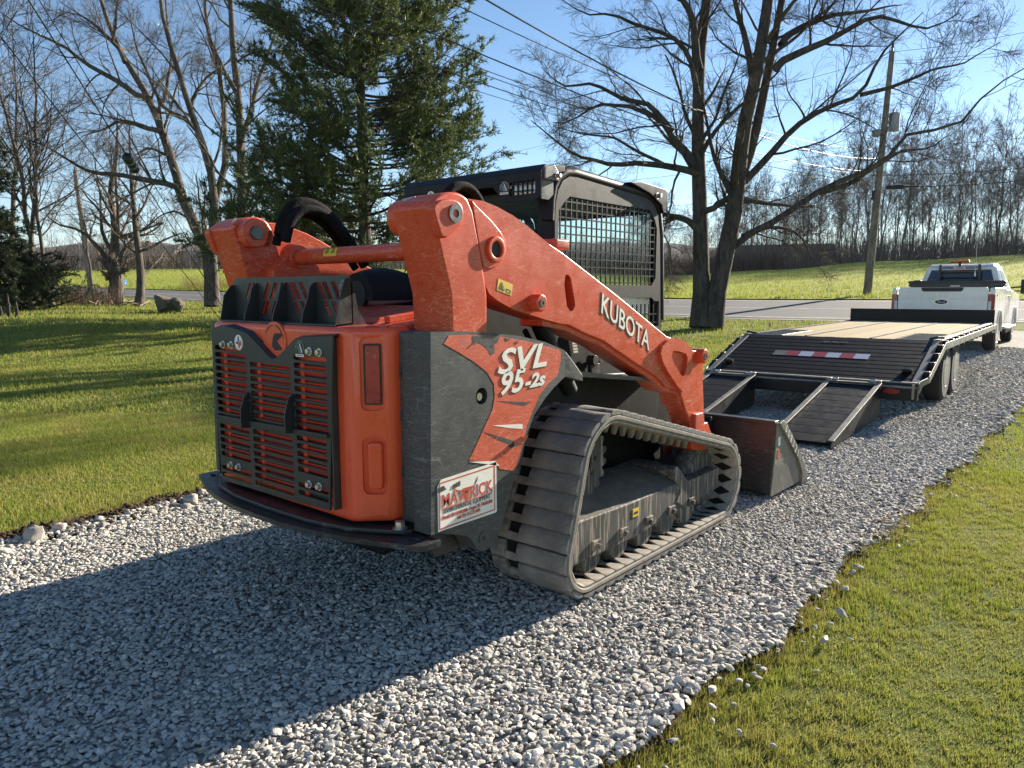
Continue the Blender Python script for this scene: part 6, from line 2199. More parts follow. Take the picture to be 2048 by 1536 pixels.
B3 = ([(-24.94,13.04,0.93)][0])
B3 = (B3[0], B3[1], Hs(B3[0], B3[1]))
lim3 = [
    ([(-24.89,13.05,0.72),(-25.12,13.26,3.13),(-25.3,13.38,4.8),(-25.56,13.55,7.14),(-25.75,13.69,8.99),(-26.13,13.73,11.16),(-26.38,13.85,13.16),(-26.67,14.01,15.57)], .24, .08, .5),
    ([(-25.56,13.55,7.14),(-25.34,13.97,8.55),(-25.31,14.26,10.15),(-25.0,14.84,11.96),(-24.99,15.15,13.76)], .12, .03, 1.0),
    ([(-25.88,13.68,9.55),(-26.23,13.47,10.16),(-26.63,13.33,11.36),(-26.9,13.33,12.77)], .10, .02, -1.0),
]
traced_tree('bare_tree', 'straight pale-barked bare tree partly hidden behind the pine', B3, lim3, 9, big2, None, M_barkgrey, M_twiggrey)

B4 = ([(-35.22,12.2,1.07)][0])
B4 = (B4[0], B4[1], Hs(B4[0], B4[1]) - .05)
lim4 = [
    ([(-35.19,12.2,0.93),(-35.27,12.27,1.79),(-35.39,12.29,2.52),(-35.55,12.23,3.0)], .36, .30, .0),
    ([(-35.46,12.27,2.76),(-35.52,12.42,3.96),(-35.63,12.48,4.92),(-35.86,12.45,5.89),(-35.98,12.45,6.49),(-35.92,12.68,7.57),(-35.96,12.84,8.78),(-36.17,12.91,10.22)], .22, .03, .6),
    ([(-35.52,12.19,2.64),(-35.91,12.01,3.48),(-36.33,11.76,4.21),(-36.72,11.47,4.45),(-37.19,11.09,4.57),(-37.79,10.67,5.17)], .14, .015, -1.0),
    ([(-35.28,12.43,2.76),(-35.17,12.64,3.48),(-34.91,12.98,4.2),(-34.62,13.31,4.68),(-34.31,13.7,5.4)], .12, .015, 1.0),
    ([(-35.41,12.36,3.0),(-35.32,12.63,4.2),(-35.3,12.85,5.41),(-35.37,13.07,7.09),(-35.26,13.41,8.53)], .12, .02, -1.2),
    ([(-35.51,12.33,3.36),(-36.07,12.02,4.45),(-36.37,12.01,5.89),(-36.77,11.91,7.34),(-37.14,11.79,8.54)], .10, .015, 1.2),
    ([(-35.18,12.39,2.04),(-35.04,12.67,3.0),(-34.92,12.84,3.36)], .07, .03, .3),
]
mid = dict(levels=[
    (8, .15, .98, .42, (.5, 1.2), 6, .18, .05, .5, 5, .010, 'w', .7, 2.4),
    (6, .15, 1.0, .50, (.45, 1.1), 5, .22, .04, .55, 4, .008, 'c', .35, 1.3),
    (6, .2, 1.0, .55, (.4, 1.0), 4, .24, .04, .6, 3, .006, 'c', .2, .7)])
traced_tree('pollard_tree', 'stubby thick-boled bare tree by the road left of the boulder', B4, lim4, 21, mid, None, M_barkgrey, M_twiggrey)
B5 = ([(-32.27,12.06,0.96)][0])
B5 = (B5[0], B5[1], Hs(B5[0], B5[1]) - .05)
lim5 = [([(-32.26,12.04,0.82),(-32.37,12.15,2.0),(-32.56,12.21,3.37),(-32.83,12.28,5.19),(-33.02,12.29,6.21),(-33.2,12.38,7.69),(-33.44,12.44,9.28)], .20, .03, .4),
        ([(-32.76,12.27,4.73),(-32.45,12.68,5.64),(-32.37,12.94,6.78),(-32.09,13.33,7.68)], .06, .012, 1.0), ([(-32.95,12.29,5.87),(-33.41,12.05,6.78),(-33.67,12.01,7.92)], .05, .012, -1.0)]
traced_tree('bare_tree', 'slim bare tree just left of the split boulder', B5, lim5, 22, mid, None, M_barkgrey, M_twiggrey)


def grown_tree(seed, h, r, lean=.03, spread=.55, levels=None, first=.35, n1=16, mats=None, sides=8):
    """free-grown bare tree; returns trunk and crown meshes in local space"""
    rng = np.random.default_rng(seed)
    K = 14
    z = np.linspace(0, h, K)
    P = np.stack([np.cumsum(rng.normal(0, lean, K)) * h / K * 3, np.cumsum(rng.normal(0, lean, K)) * h / K * 3, z], 1)
    P -= P[0]
    P0 = P[None]
    R0 = np.maximum(r * (1 - np.linspace(0, 1, K) ** .8 * .93), .015)[None]
    R0[0, 0] *= 1.3
    wood, crown = [tubes(P0, R0, sides)], []
    P, Rd = P0, R0
    for j, (n, t0, t1, lf, ang, Kc, wob, up, rr, S, rm, tgt, lmin, lmax) in enumerate(levels or LV_WOOD):
        P, Rd = kids(P, Rd, n, t0, t1, lf, ang, Kc, wob, up, rr, rng, rm, lmin, lmax)
        (wood if tgt == 'w' else crown).append(tubes(P, Rd, S))
    out = []
    for nm, parts, m in (('trunk', wood, mats[0]), ('crown', crown, mats[1])):
        V, F = join(parts)
        me = np_mesh(nm, V, F)
        me.materials.append(m)
        me.shade_smooth()
        out.append(me)
    return out


LV_WOOD = [(22, .25, .99, .34, (.35, .95), 7, .10, .10, .45, 4, .020, 'w', 1.0, 6.0),
           (7, .2, 1.0, .45, (.4, 1.0), 5, .18, .07, .5, 3, .013, 'c', .6, 2.8),
           (6, .2, 1.0, .5, (.4, 1.0), 4, .2, .06, .6, 3, .010, 'c', .4, 1.5)]
LV_YARD = [(20, .22, .99, .36, (.4, 1.0), 7, .12, .08, .45, 5, .014, 'w', .8, 4.5),
           (8, .2, 1.0, .45, (.4, 1.0), 5, .18, .06, .5, 4, .009, 'c', .4, 2.0),
           (6, .2, 1.0, .5, (.4, 1.0), 4, .2, .05, .6, 3, .006, 'c', .25, .9)]


def plant_tree(name, meshes, x, y, s, rz, label, group=None, sz=1.0, tilt=(0, 0)):
    root = empty(name, (x, y, Hs(x, y) - .08), rz, label, 'tree', group)
    root.rotation_euler = (tilt[0], tilt[1], rz)
    root.scale = (s, s, s * sz)
    for nm, me in zip(('trunk', 'crown'), meshes):
        o = bpy.data.objects.new(nm, me)
        COL.objects.link(o)
        o.parent = root
    return root


# yard trees at the left edge
yard = [grown_tree(40 + i, 13, .15, .03, levels=LV_YARD, mats=(M_barkgrey, M_twiggrey)) for i in range(3)]
for i, (u_, D_, s_, lab_) in enumerate((
        (-.615, 31, .74, 'slim bare tree at the left end of the grey road'), (-.628, 32.5, 1.0, 'tall slim bare tree, rightmost of the close pair by the spruce'),
        (-.645, 31.5, .95, 'tall slim bare tree, left of the close pair by the spruce'), (-.665, 36, 1.12, 'spreading bare tree behind the dark spruce'),
        (-.56, 44, .62, 'small bare tree on the far side of the road at left'), (-.70, 33, 1.2, 'tallest bare tree at the left edge of the photo'))):
    x, y = DL(D_, u_ * D_)
    plant_tree('bare_tree', yard[i % 3], x, y, s_, i * 1.9, lab_, 'bare yard trees at left', 1.0, (.04 * (-1) ** i, -.05))

# wood beyond the field at right, and sparser trees beyond the left field
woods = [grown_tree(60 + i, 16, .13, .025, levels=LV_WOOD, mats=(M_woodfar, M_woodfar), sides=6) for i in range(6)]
rngw = np.random.default_rng(3)
n = 0
for row, (D0, cnt, t0, t1) in enumerate(((94, 26, .30, .80), (101, 30, .24, .82), (110, 34, .18, .84), (122, 34, .13, .86))):
    for i in range(cnt):
        t = t0 + (t1 - t0) * (i + rngw.uniform(-.35, .35)) / cnt
        D_ = D0 + rngw.uniform(-3, 4)
        x, y = DL(D_, t * D_)
        edge = .55 + .42 * min(1, max(0, (t - .22) / .3))
        plant_tree('wood_tree', woods[(i * 5 + row) % 6], x, y, edge * rngw.uniform(.82, 1.12), rngw.uniform(0, 6.28), 'slender bare tree in the wood beyond the sunny field', 'bare trees of the wood beyond the field', 1.0, (rngw.normal(0, .03), rngw.normal(0, .03)))
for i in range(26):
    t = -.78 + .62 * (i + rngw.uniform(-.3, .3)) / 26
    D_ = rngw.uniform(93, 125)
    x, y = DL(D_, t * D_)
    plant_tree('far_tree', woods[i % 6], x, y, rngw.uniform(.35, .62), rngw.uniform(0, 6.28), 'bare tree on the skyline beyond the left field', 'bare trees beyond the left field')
for i in range(10):
    t = .02 + .24 * (i + rngw.uniform(-.3, .3)) / 10
    D_ = rngw.uniform(96, 130)
    x, y = DL(D_, t * D_)
    plant_tree('far_tree', woods[i % 6], x, y, rngw.uniform(.28, .45), rngw.uniform(0, 6.28), 'low bare tree near the brown barn roof', 'low bare trees by the barn')

# brush and undergrowth: thin upright stems, one mass
def brush(name, n, D0, D1_, t0, t1, h0, h1, r, mat, label, seed):
    rng = np.random.default_rng(seed)
    D_ = rng.uniform(D0, D1_, n)
    t = rng.uniform(t0, t1, n)
    B = C2 + D_[:, None] * FH + (t * D_)[:, None] * RH
    z = H(B[:, 0], B[:, 1]) - .05
    P0 = np.concatenate([B, z[:, None]], 1)
    h = rng.uniform(h0, h1, n)
    a1 = blades(P0, h, np.full(n, r * 2), rng, .22)
    m = n * 4
    idx = rng.integers(0, n, m)
    tipd = a1[0].reshape(n, 3, 3)[:, 2] - P0
    Q = P0[idx] + tipd[idx] * rng.uniform(.25, .9, m)[:, None]
    a2 = blades(Q, h[idx] * rng.uniform(.2, .5, m), np.full(m, r * 1.3), rng, .7)
    V, F = join([a1, a2])
    return tag(new_obj(name, np_mesh(name, V, F), mat, None, None), label, 'brush', kind='stuff')


M_brush = bark('brush_stems', (.10, .08, .066), (.20, .16, .13), 5)
M_brushred = bark('brush_reddish', (.075, .048, .038), (.17, .11, .08), 5)
M_under2 = bark('undergrowth_stems', (.11, .092, .085), (.20, .168, .15), 5)
brush('undergrowth', 9000, 91, 128, .27, .86, 1.5, 5.5, .035, M_under2, 'dark tangled undergrowth filling the wood beyond the field', 1)
brush('brush', 5000, 90, 104, .12, .36, .8, 2.6, .03, M_brushred, 'reddish brown brush around the barn', 2)
brush('hedgerow', 9000, 91, 120, -.85, .12, 1.0, 4.5, .035, M_brush, 'brown leafless hedgerow along the far edge of the left field', 3)
brush('roadside_weeds', 1600, 46.5, 52, -.44, -.28, .3, .9, .012, M_straw, 'tall dry weeds on the far road verge', 4)
brush('roadside_weeds', 1300, 32, 38, -.66, -.52, .3, 1.0, .010, M_brushred, 'tangled brown weeds under the slim trees at left', 5)

# ---- evergreen trees
def needle_mat(name, cols):
    m, nt, b = newmat(name)
    k = NT(nt)
    g = k.n('ShaderNodeNewGeometry')
    c = k.ramp(g.outputs['Random Per Island'], cols)
    k.l(c, b.inputs['Base Color'])
    b.inputs['Roughness'].default_value = .55
    b.inputs['Specular IOR Level'].default_value = .35
    tr = k.n('ShaderNodeBsdfTranslucent')
    k.l(c, tr.inputs['Color'])
    mx = k.n('ShaderNodeMixShader')
    mx.inputs[0].default_value = .30
    k.l(b.outputs[0], mx.inputs[1])
    k.l(tr.outputs[0], mx.inputs[2])
    k.l(mx.outputs[0], nt.nodes['Material Output'].inputs['Surface'])
    return m


M_needle = needle_mat('pine_needles', [(0, (.035, .062, .022)), (.5, (.078, .118, .036)), (.8, (.14, .175, .05)), (1, (.20, .215, .07))])
M_spruce = needle_mat('spruce_needles', [(0, (.016, .030, .016)), (.6, (.035, .055, .024)), (1, (.065, .085, .034))])


def tufts(P, Dv, n, ln, w, rng, cone=.75):
    """bunches of needle triangles at P pointing along Dv"""
    M = len(P)
    idx = np.repeat(np.arange(M), n)
    d = Dv[idx] + rng.normal(0, cone, (M * n, 3))
    d /= np.linalg.norm(d, axis=1, keepdims=True)
    s = np.cross(d, rng.normal(size=(M * n, 3)))
    s /= np.linalg.norm(s, axis=1, keepdims=True) + 1e-9
    L = rng.uniform(.6, 1.15, M * n)[:, None] * ln
    b = P[idx]
    V = np.stack([b - s * w, b + s * w, b + d * L], 1).reshape(-1, 3)
    return V, np.arange(len(V)).reshape(-1, 3)


def conifer(name, label, x, y, h, r, z0, rad, nwh, per, seed, matn, droop, uptip, tn, ln, w, nb, nt_, shape=.75):
    rng = np.random.default_rng(seed)
    zb = Hs(x, y) - .05
    root = empty(name, (x, y, zb), 0, label, 'tree')
    K = 14
    P = np.stack([np.cumsum(rng.normal(0, .02, K)), np.cumsum(rng.normal(0, .02, K)), np.linspace(0, h, K)], 1)
    P0, R0 = P[None], np.linspace(r, .03, K)[None]
    wood = [tubes(P0, R0, 10)]
    br, rb = [], []
    for i in range(nwh):
        f = i / (nwh - 1)
        z = z0 + (h * .985 - z0) * f
        Lb = rad * (1 - f) ** shape + .35
        for j in range(per):
            a = rng.uniform(0, 2 * np.pi)
            L = Lb * rng.uniform(.65, 1.12)
            zz = z + rng.normal(0, .18)
            q = np.linspace(0, 1, 9)
            rr = L * q
            zc = zz - droop * L * q * (1 - q) * 2 + uptip * L * q ** 1.6 * (.7 + .8 * f)
            wig = rng.normal(0, .05, 9).cumsum() * .6
            br.append(np.stack([np.cos(a) * rr - np.sin(a) * wig, np.sin(a) * rr + np.cos(a) * wig, zc], 1))
            rb.append(np.linspace(.045 * L / rad + .012, .008, 9))
    Pb, Rb = np.array(br), np.array(rb)
    wood.append(tubes(Pb, Rb, 5))
    Q, Rq = kids(Pb, Rb, nb, .22, 1, .30, (.5, 1.0), 5, .10, .05 * np.sign(uptip), .5, rng, .006, .25, 1.5)
    wood.append(tubes(Q, Rq, 3))
    Q2, Rq2 = kids(Q, Rq, nt_, .15, 1, .5, (.35, .9), 3, .12, .04 * np.sign(uptip), .6, rng, .004, .15, .6)
    pts, drs = [], []
    for A_ in (Q, Q2):
        d = A_[:, 1:] - A_[:, :-1]
        d /= np.linalg.norm(d, axis=2, keepdims=True) + 1e-9
        pts.append(A_[:, 1:].reshape(-1, 3))
        drs.append(d.reshape(-1, 3))
        pts.append(((A_[:, 1:] + A_[:, :-1]) / 2).reshape(-1, 3))
        drs.append(d.reshape(-1, 3))
    pts, drs = np.concatenate(pts), np.concatenate(drs)
    V, F = join(wood)
    new_obj('trunk', np_mesh('trunk', V, F), M_bark, root, 180)
    V, F = tufts(pts, drs + np.array([0, 0, .25]), tn, ln, w, rng)
    new_obj('crown', np_mesh('crown', V, F), matn, root, None)
    return root


px0, py0 = DL(25.0, (737 - 1024) / 1483.5 * 25.0)
conifer('pine_tree', 'broad green pine standing behind the loader', px0, py0, 15.5, .24, 1.2, 4.7, 27, 8, 31, M_needle, .10, .40, 5, .19, .016, 15, 4, .62)
sx0, sy0 = DL(27.0, -.705 * 27.0)
conifer('spruce_tree', 'dark spruce cut off by the left edge of the photo', sx0, sy0, 7.0, .16, .5, 2.1, 22, 7, 32, M_spruce, .30, -.05, 5, .11, .011, 10, 4, .8)
sx0, sy0 = DL(29.0, -.655 * 29.0)
conifer('juniper_bush', 'low spreading evergreen bush beside the spruce', sx0, sy0, 1.5, .07, .25, 2.0, 7, 9, 33, M_spruce, .0, .35, 5, .09, .010, 8, 4, .5)

# ================================================================== far ground, houses
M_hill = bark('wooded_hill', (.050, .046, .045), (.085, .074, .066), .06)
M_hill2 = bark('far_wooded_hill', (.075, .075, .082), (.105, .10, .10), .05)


def hill(name, D_, t0, t1, zf, mat, thick, seed):
    rng = np.random.default_rng(seed)
    ts = np.linspace(t0, t1, 220)
    top = np.array([zf(t) for t in ts]) + np.convolve(rng.normal(0, 1, 220), np.ones(3) / 3, 'same') * thick
    rows = []
    for q, dz in ((0, -6), (20, .55), (45, .85), (70, 1.0), (200, .6), (350, -.2)):
        Dq = D_ + q
        B = C2 + Dq * FH + (ts * Dq)[:, None] * RH
        z = np.where(dz < -1, dz, top * dz)
        rows.append(np.concatenate([B, z[:, None] * np.ones((220, 1))], 1))
    V = np.array(rows).reshape(-1, 3)
    i = np.arange(len(V)).reshape(6, 220)
    F = np.stack([i[:-1, :-1], i[:-1, 1:], i[1:, 1:], i[1:, :-1]], -1).reshape(-1, 4)
    return tag(new_obj(name, np_mesh(name, V, F), mat, None, 180), kind='structure')


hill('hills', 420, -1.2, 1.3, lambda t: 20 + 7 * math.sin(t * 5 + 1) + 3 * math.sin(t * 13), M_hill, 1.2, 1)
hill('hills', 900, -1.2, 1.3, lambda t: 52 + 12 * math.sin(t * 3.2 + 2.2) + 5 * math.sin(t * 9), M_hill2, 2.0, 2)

M_roof = pm('shingle_roof', (.12, .105, .095), .85, var=.25, vscale=4, dirt=((.19, .17, .15), .55, 3))
M_brick = pm('house_brick', (.17, .075, .055), .9, var=.25, vscale=5)
M_siding = pm('pale_siding', (.62, .61, .58), .7, var=.08, vscale=3)
M_grey = pm('grey_siding', (.19, .20, .23), .7, var=.1, vscale=3)
M_winfar = pm('far_window', (.03, .035, .045), .15, var=.2, vscale=3)


def house(name, label, D_, u_, w, d, hwall, hroof, mw, rz=0.0, wins=3, dz=0.0):
    x, y = DL(D_, (u_ - 1024) / 1483.5 * D_)
    root = empty(name, (x, y, Hs(x, y) + dz), YAW + rz, label, 'house')
    MB().box((-w / 2, -d / 2, -1), (w / 2, d / 2, hwall)).build('wall', mw, root)
    rf = MB().prism([(-d / 2 - .4, hwall - .1), (d / 2 + .4, hwall - .1), (0, hwall + hroof)], 'x', -w / 2 - .4, w / 2 + .4).build('roof', M_roof, root)
    MB().box((w * .2, -.3, hwall + hroof * .4), (w * .2 + .6, .3, hwall + hroof + .6)).build('chimney', M_brick, rf)
    for i in range(wins):
        xx = -w / 2 + w * (i + .7) / (wins + .4)
        wn_ = MB().box((xx - .5, -d / 2 - .05, hwall * .4), (xx + .5, -d / 2 + .02, hwall * .82)).build('window', M_winfar, root)
        MB().box((xx - .58, -d / 2 - .08, hwall * .36), (xx + .58, -d / 2 - .03, hwall * .4)).build('sill', M_siding, wn_)
    MB().box((-.45, -d / 2 - .06, 0), (.45, -d / 2 + .02, 2.0)).build('door', M_grey, root)
    return root


house('brick_house', 'low brown-roofed barn-like house beyond the field right of the tree', 118, 1562, 13.5, 9, 2.4, 2.2, M_brick, -.25, 3, .5)
house('blue_shed', 'grey-blue shed seen between the tree trunks', 125, 1440, 7, 6, 3.2, 1.3, M_grey, .1, 2, .6)
house('brick_house', 'long red brick ranch house beyond the left field', 108, 262, 15, 8, 2.3, 1.6, M_brick, .05, 5, .3)
house('white_building', 'white metal building at the far side of the left field', 112, 462, 9, 8, 3.2, 1.0, M_siding, .0, 1, .3)
house('white_shed', 'small white shed beyond the left field', 104, 196, 2.6, 3, 1.6, .8, M_siding, .0, 1, .3)

# ================================================================== poles and wires
M_pole = bark('weathered_pole', (.12, .10, .08), (.25, .215, .17), 7)
M_galv = pm('galvanised_grey', (.30, .31, .32), .5, metal=.3, var=.1, vscale=4)
M_wire = pm('wire_black', (.012, .012, .013), .45)
M_wirea = pm('wire_aluminium', (.20, .20, .205), .35, metal=.7)


def pix3(u, v, D_):
    """point at viewing depth D_ for a direction given as tangents of the view (u right, v down, in units of 1483.5 px)"""
    p = CAM + (FW + R2 * ((u - 1024) / 1483.5) - U2 * ((v - 768) / 1483.5)) * D_
    return p


pb = Vector([(-7.75,36.49,0.95)][0])
pt = Vector([(-7.77,38.5,13.05)][0])
pb.z = Hs(pb.x, pb.y) - .1
pole = empty('utility_pole', pb, 0, 'leaning wooden utility pole with grey transformer across the road', 'utility pole')


def rel(m, o):
    m.v = [tuple(Vector(p) - o.location) for p in m.v]
    return m


rel(MB().tube([pb + (pt - pb) * q for q in np.linspace(0, 1, 9)], list(np.linspace(.20, .125, 9)), 16), pole).build('pole_shaft', M_pole, pole, smooth=60)


def onpole(v):
    f = (600 - v) / (600 - 104)
    return pb + (pt - pb) * f


sx = Vector((RH[0], RH[1], 0))
c = onpole(245) + sx * .46
can = rel(MB().lathe([(-.42, .20), (-.42, .25), (.40, .25), (.44, .20), (.44, .05)], c, (0, 0, 1), 24), pole).build('transformer', M_galv, pole, smooth=40)
for j in (-.08, .1):
    rel(MB().cyl(c + sx * j + Vector((0, 0, .44)), c + sx * j + Vector((0, 0, .62)), .035, 10), pole).build('bushing', M_siding, can)
rel(MB().bar(onpole(245), c, .08, .12), pole).build('bracket', M_galv, can)
cb = onpole(267) - sx * .34
rel(MB().box(cb - Vector((.17, .17, .16)), cb + Vector((.17, .17, .16))), pole).build('junction_box', M_galv, pole, bevel=.02)
rel(MB().bar(onpole(267), cb, .05, .05), pole).build('bracket', M_galv, pole)
cc = onpole(392) - sx * .18
rel(MB().box(cc - Vector((.07, .1, .22)), cc + Vector((.07, .1, .22))), pole).build('cable_clamp', M_wire, pole, bevel=.02)
rel(MB().cyl(onpole(104), onpole(86), .05, 10), pole).build('pole_top_insulator', M_wire, pole)
rel(MB().tube([onpole(592) + sx * .2, onpole(360) + sx * .14], .012, 6), pole).build('ground_conduit', M_galv, pole)

pb2 = Vector([(-51.46,16.98,1.95)][0])
pt2 = Vector([(-52.26,17.01,6.27)][0])
pb2.z = Hs(pb2.x, pb2.y) - .1
p2 = empty('utility_pole', pb2, 0, 'short leaning wooden pole standing in the left field by the road', 'utility pole')
rel(MB().tube([pb2 + (pt2 - pb2) * q for q in np.linspace(0, 1.7, 7)], list(np.linspace(.17, .12, 7)), 12), p2).build('pole_shaft', M_pole, p2, smooth=60)
rel(MB().cyl(pb2 + (pt2 - pb2) * 1.7, pb2 + (pt2 - pb2) * 1.74, .05, 8), p2).build('pole_top_insulator', M_wire, p2)


def wire(name, a, b, sag, r, mat, label, group='overhead wires'):
    a, b = Vector(a), Vector(b)
    P = []
    for q in np.linspace(0, 1, 30):
        p = a.lerp(b, q)
        p.z -= sag * 4 * q * (1 - q)
        P.append(p - a)
    o = MB().tube(P, r, 6).build(name, mat, None, smooth=80)
    o.location = a
    return tag(o, label, 'wire', group)


# wires slung from the pole towards the upper left, over the drive
WL = [((905, -40), 14, 318, .9, .013, M_wire, 'thick black overhead wire, highest of those right of the pine'),
      ((790, -50), 14, 300, .8, .008, M_wire, 'thin overhead wire just below the highest one'),
      ((650, -30), 14, 345, .8, .011, M_wire, 'overhead wire crossing the top of the pine'),
      ((560, -20), 14.5, 352, .7, .007, M_wire, 'overhead wire, upper of the close pair across the pine'),
      ((540, -15), 14.5, 357, .7, .007, M_wire, 'overhead wire, lower of the close pair across the pine'),
      ((470, -15), 15, 366, .7, .009, M_wire, 'overhead wire crossing the pine at mid height'),
      ((380, -10), 15.5, 374, .6, .006, M_wire, 'lowest overhead wire running across the pine to the pole')]
for (uv, d0, vp, sg, r_, mt, lb) in WL:
    wire('overhead_wire', pix3(uv[0], uv[1], d0), onpole(vp), sg, r_ * 1.35, mt, lb)
WR = [((2120, 50), 34, 104, .010, 'top overhead wire running right from the pole top'), ((2120, 89), 34, 122, .008, 'second overhead wire right of the pole'),
      ((2120, 96), 34, 128, .008, 'third overhead wire right of the pole'), ((2120, 268), 34, 292, .009, 'overhead wire crossing the wood right of the transformer'),
      ((2120, 328), 34, 352, .014, 'black overhead cable above the lowest one at right'), ((2120, 354), 34, 376, .016, 'lowest black overhead cable right of the pole')]
for (uv, d0, vp, r_, lb) in WR:
    wire('overhead_wire', pix3(uv[0], uv[1], d0), onpole(vp), .12, r_, M_wire, lb)
for vp, lb in ((112, 'overhead wire running left from the pole top behind the tree'), (295, 'overhead wire running left below the transformer'), (384, 'lowest overhead wire running left from the pole behind the tree')):
    wire('overhead_wire', onpole(vp), pix3(900, 330 + (vp - 112) * .35, 70), .3, .010, M_wire, lb)
a_, b_ = onpole(373) + Vector((0, 0, 0)), pix3(2120, 356, 34)
spl = empty('splice_closure', a_.lerp(b_, .10), 0, 'black splice closure hanging on the lowest cable right of the pole', 'splice case')
dr = (b_ - a_).normalized()
MB().lathe([(-.45, .02), (-.40, .10), (.28, .11), (.38, .09), (.42, .05), (.95, .04), (1.0, .02)], (0, 0, -.10), dr, 14).build('closure_body', M_wire, spl, smooth=50)
MB().bar(dr * -.3, dr * -.3 + Vector((0, 0, -.1)), .03, .03).build('hanger', M_galv, spl)
# near cables at upper left, one carrying a splice case
cA0, cA1 = pix3(38, -30, 9.0), pix3(500, 700, 27.0)
wire('service_cable', cA0, cA1, .0, .011, M_wire, 'black service cable with splice case slanting down at upper left', 'slanting cables at upper left')
wire('service_cable', pix3(60, -30, 9.2), pix3(520, 712, 27.0), .0, .008, M_wire, 'thin black cable hanging beside the splice-case cable', 'slanting cables at upper left')
wire('service_cable', pix3(-40, 20, 9.0), pix3(480, 690, 26.0), .0, .009, M_wire, 'leftmost slanting cable crossing the left edge of the photo', 'slanting cables at upper left')
f_ = None
best = 1e9
for q in np.linspace(0, 1, 400):
    p = cA0.lerp(cA1, q) - CAM
    v_ = 768 - 1483.5 * p.dot(U2) / p.dot(FW)
    if abs(v_ - 323) < best:
        best, f_ = abs(v_ - 323), q
sp2 = empty('splice_closure', cA0.lerp(cA1, f_), 0, 'black cylindrical splice closure on the slanting cable at upper left', 'splice case')
dr = (cA1 - cA0).normalized()
MB().lathe([(-.26, .03), (-.25, .075), (.25, .075), (.26, .03)], (0, 0, -.03), dr, 14).build('closure_body', M_wire, sp2, smooth=50)
for q in (-.08, .08):
    MB().lathe([(q - .012, .082), (q + .012, .082)], (0, 0, -.03), dr, 14).build('closure_band', M_galv, sp2, smooth=50)

# ================================================================== boulder, mailbox, marker flag, brush pile
M_boulder = stone_mat('boulder_stone', (.13, .11, .085), (.19, .16, .12), (.11, .095, .075), 6)
x, y = DL(29.5, (334 - 1024) / 1483.5 * 29.5)
rock('boulder', x, y, .50, 71, 'dark weathered boulder, left half of the pair on the lawn', 'boulder pair on the lawn', 'boulder', M_boulder, .95, .25)
x, y = DL(29.3, (361 - 1024) / 1483.5 * 29.3)
rock('boulder', x, y, .40, 74, 'paler tan boulder, right half of the pair on the lawn', 'boulder pair on the lawn', 'boulder', M_boulder, .95, .2)
M_mail = pm('mailbox_blue', (.02, .13, .36), .4, var=.1, vscale=5)
x, y = DL(38.5, (249 - 1024) / 1483.5 * 38.5)
mb_ = empty('mailbox', (x, y, Hs(x, y)), YAW + 1.2, 'blue mailbox on a post beside the road at left', 'mailbox')
MB().box((-.05, -.05, 0), (.05, .05, .80)).build('post', M_pole, mb_)
MB().prism([(-.14, .82), (.14, .82), (.14, 1.0), (.10, 1.08), (0, 1.11), (-.10, 1.08), (-.14, 1.0)], 'y', -.32, .32).build('box', M_mail, mb_, bevel=.01)
MB().box((-.03, -.33, .90), (.03, -.322, .96)).build('door_tag', M_siding, mb_)
x, y = DL(20.0, (1537 - 1024) / 1483.5 * 20.0)
M_flag = pm('flag_pink', (.75, .20, .12), .6)
fg = empty('marker_flag', (x, y, Hs(x, y)), YAW, 'small pink survey flag on a wire stake in the lawn', 'marker flag')
MB().cyl((0, 0, 0), (0, 0, .48), .004, 6).build('stake', M_galv, fg)
MB().add([(0, 0, .48), (.055, .01, .47), (.06, -.005, .40), (0, 0, .40), (0, .003, .48), (.055, .013, .47), (.06, -.002, .40), (0, .003, .40)], [(0, 1, 2, 3), (7, 6, 5, 4)]).build('flag', M_flag, fg, smooth=None)
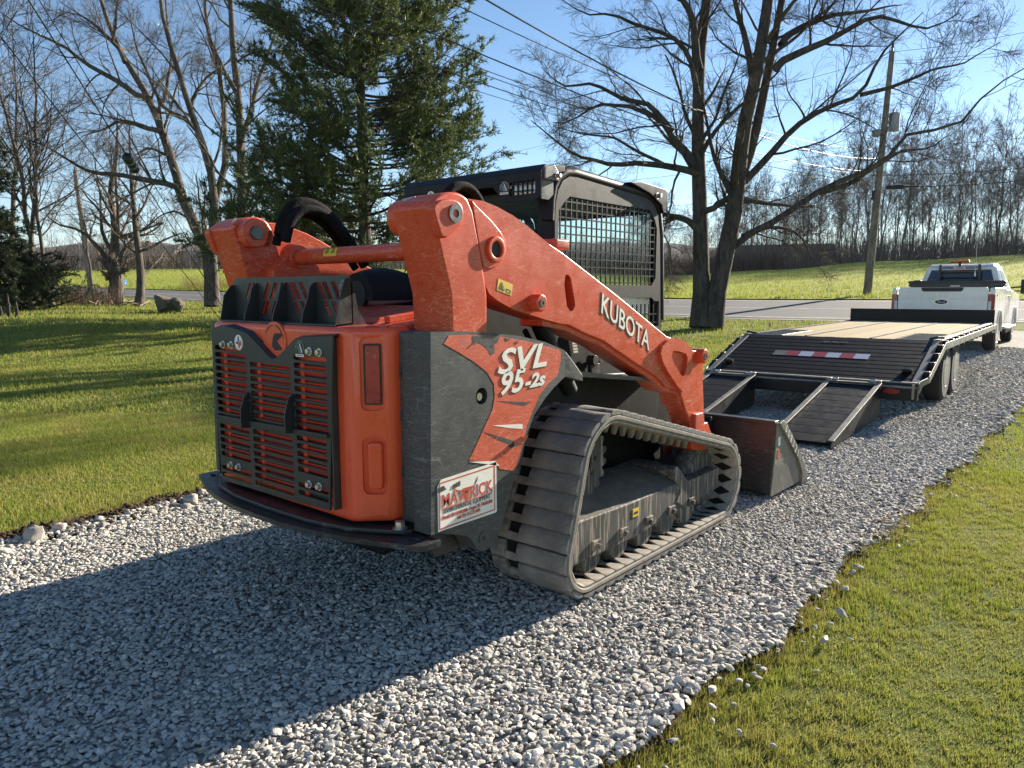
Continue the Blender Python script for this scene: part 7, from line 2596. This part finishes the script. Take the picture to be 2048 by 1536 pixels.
rngb = np.random.default_rng(8)
M_stick = bark('bare_sticks', (.20, .165, .12), (.36, .30, .22), 20)
for i in range(14):
    x, y = DL(34 + rngb.uniform(-1.5, 1.0), (255 + rngb.uniform(-40, 45) - 1024) / 1483.5 * 34)
    z = Hs(x, y) + .06
    a = rngb.uniform(0, 6.28)
    L_ = rngb.uniform(.5, 1.4)
    P = [Vector((0, 0, 0)), Vector((math.cos(a) * L_ * .5, math.sin(a) * L_ * .5, rngb.uniform(.05, .25))), Vector((math.cos(a + .3) * L_, math.sin(a + .3) * L_, rngb.uniform(0, .3)))]
    o = MB().tube(P, [.03, .022, .01], 6).build('fallen_branch', M_stick, None, smooth=60)
    o.location = (x, y, z)
    tag(o, 'pale fallen branch on the lawn near the stubby tree', 'branch', 'fallen branches on the lawn')
# dead pine stub and roots by the spruce
for i, (u_, h_) in enumerate(((22, .75), (6, .35), (38, .5))):
    x, y = DL(24, (u_ - 1024) / 1483.5 * 24)
    o = MB().tube([(0, 0, 0), (.02, .01, h_ * .5), (-.03, .02, h_)], [.06, .045, .02], 8).tube([(0, 0, h_ * .35), (.14, .0, h_ * .55)], [.025, .012], 6).build('stump', M_bark, None, smooth=60)
    o.location = (x, y, Hs(x, y))
    tag(o, ('broken stump with a side snag below the spruce', 'short stump at the left photo edge', 'thin stub right of the broken stump')[i], 'stump', 'stumps below the spruce')

# ================================================================== air: thin even haze round the whole place
hm = bpy.data.materials.new('haze_air')
hm.use_nodes = True
hn = hm.node_tree
for nd in list(hn.nodes):
    if nd.type == 'BSDF_PRINCIPLED':
        hn.nodes.remove(nd)
pv = hn.nodes.new('ShaderNodeVolumePrincipled')
pv.inputs['Color'].default_value = (.82, .88, 1.0, 1)
pv.inputs['Density'].default_value = .00010
pv.inputs['Anisotropy'].default_value = .0
hn.links.new(pv.outputs[0], hn.nodes['Material Output'].inputs['Volume'])
hz = MB().box((-1900, -1900, -12), (1900, 1900, 100)).build('haze', hm, None, smooth=None)
tag(hz, kind='stuff')
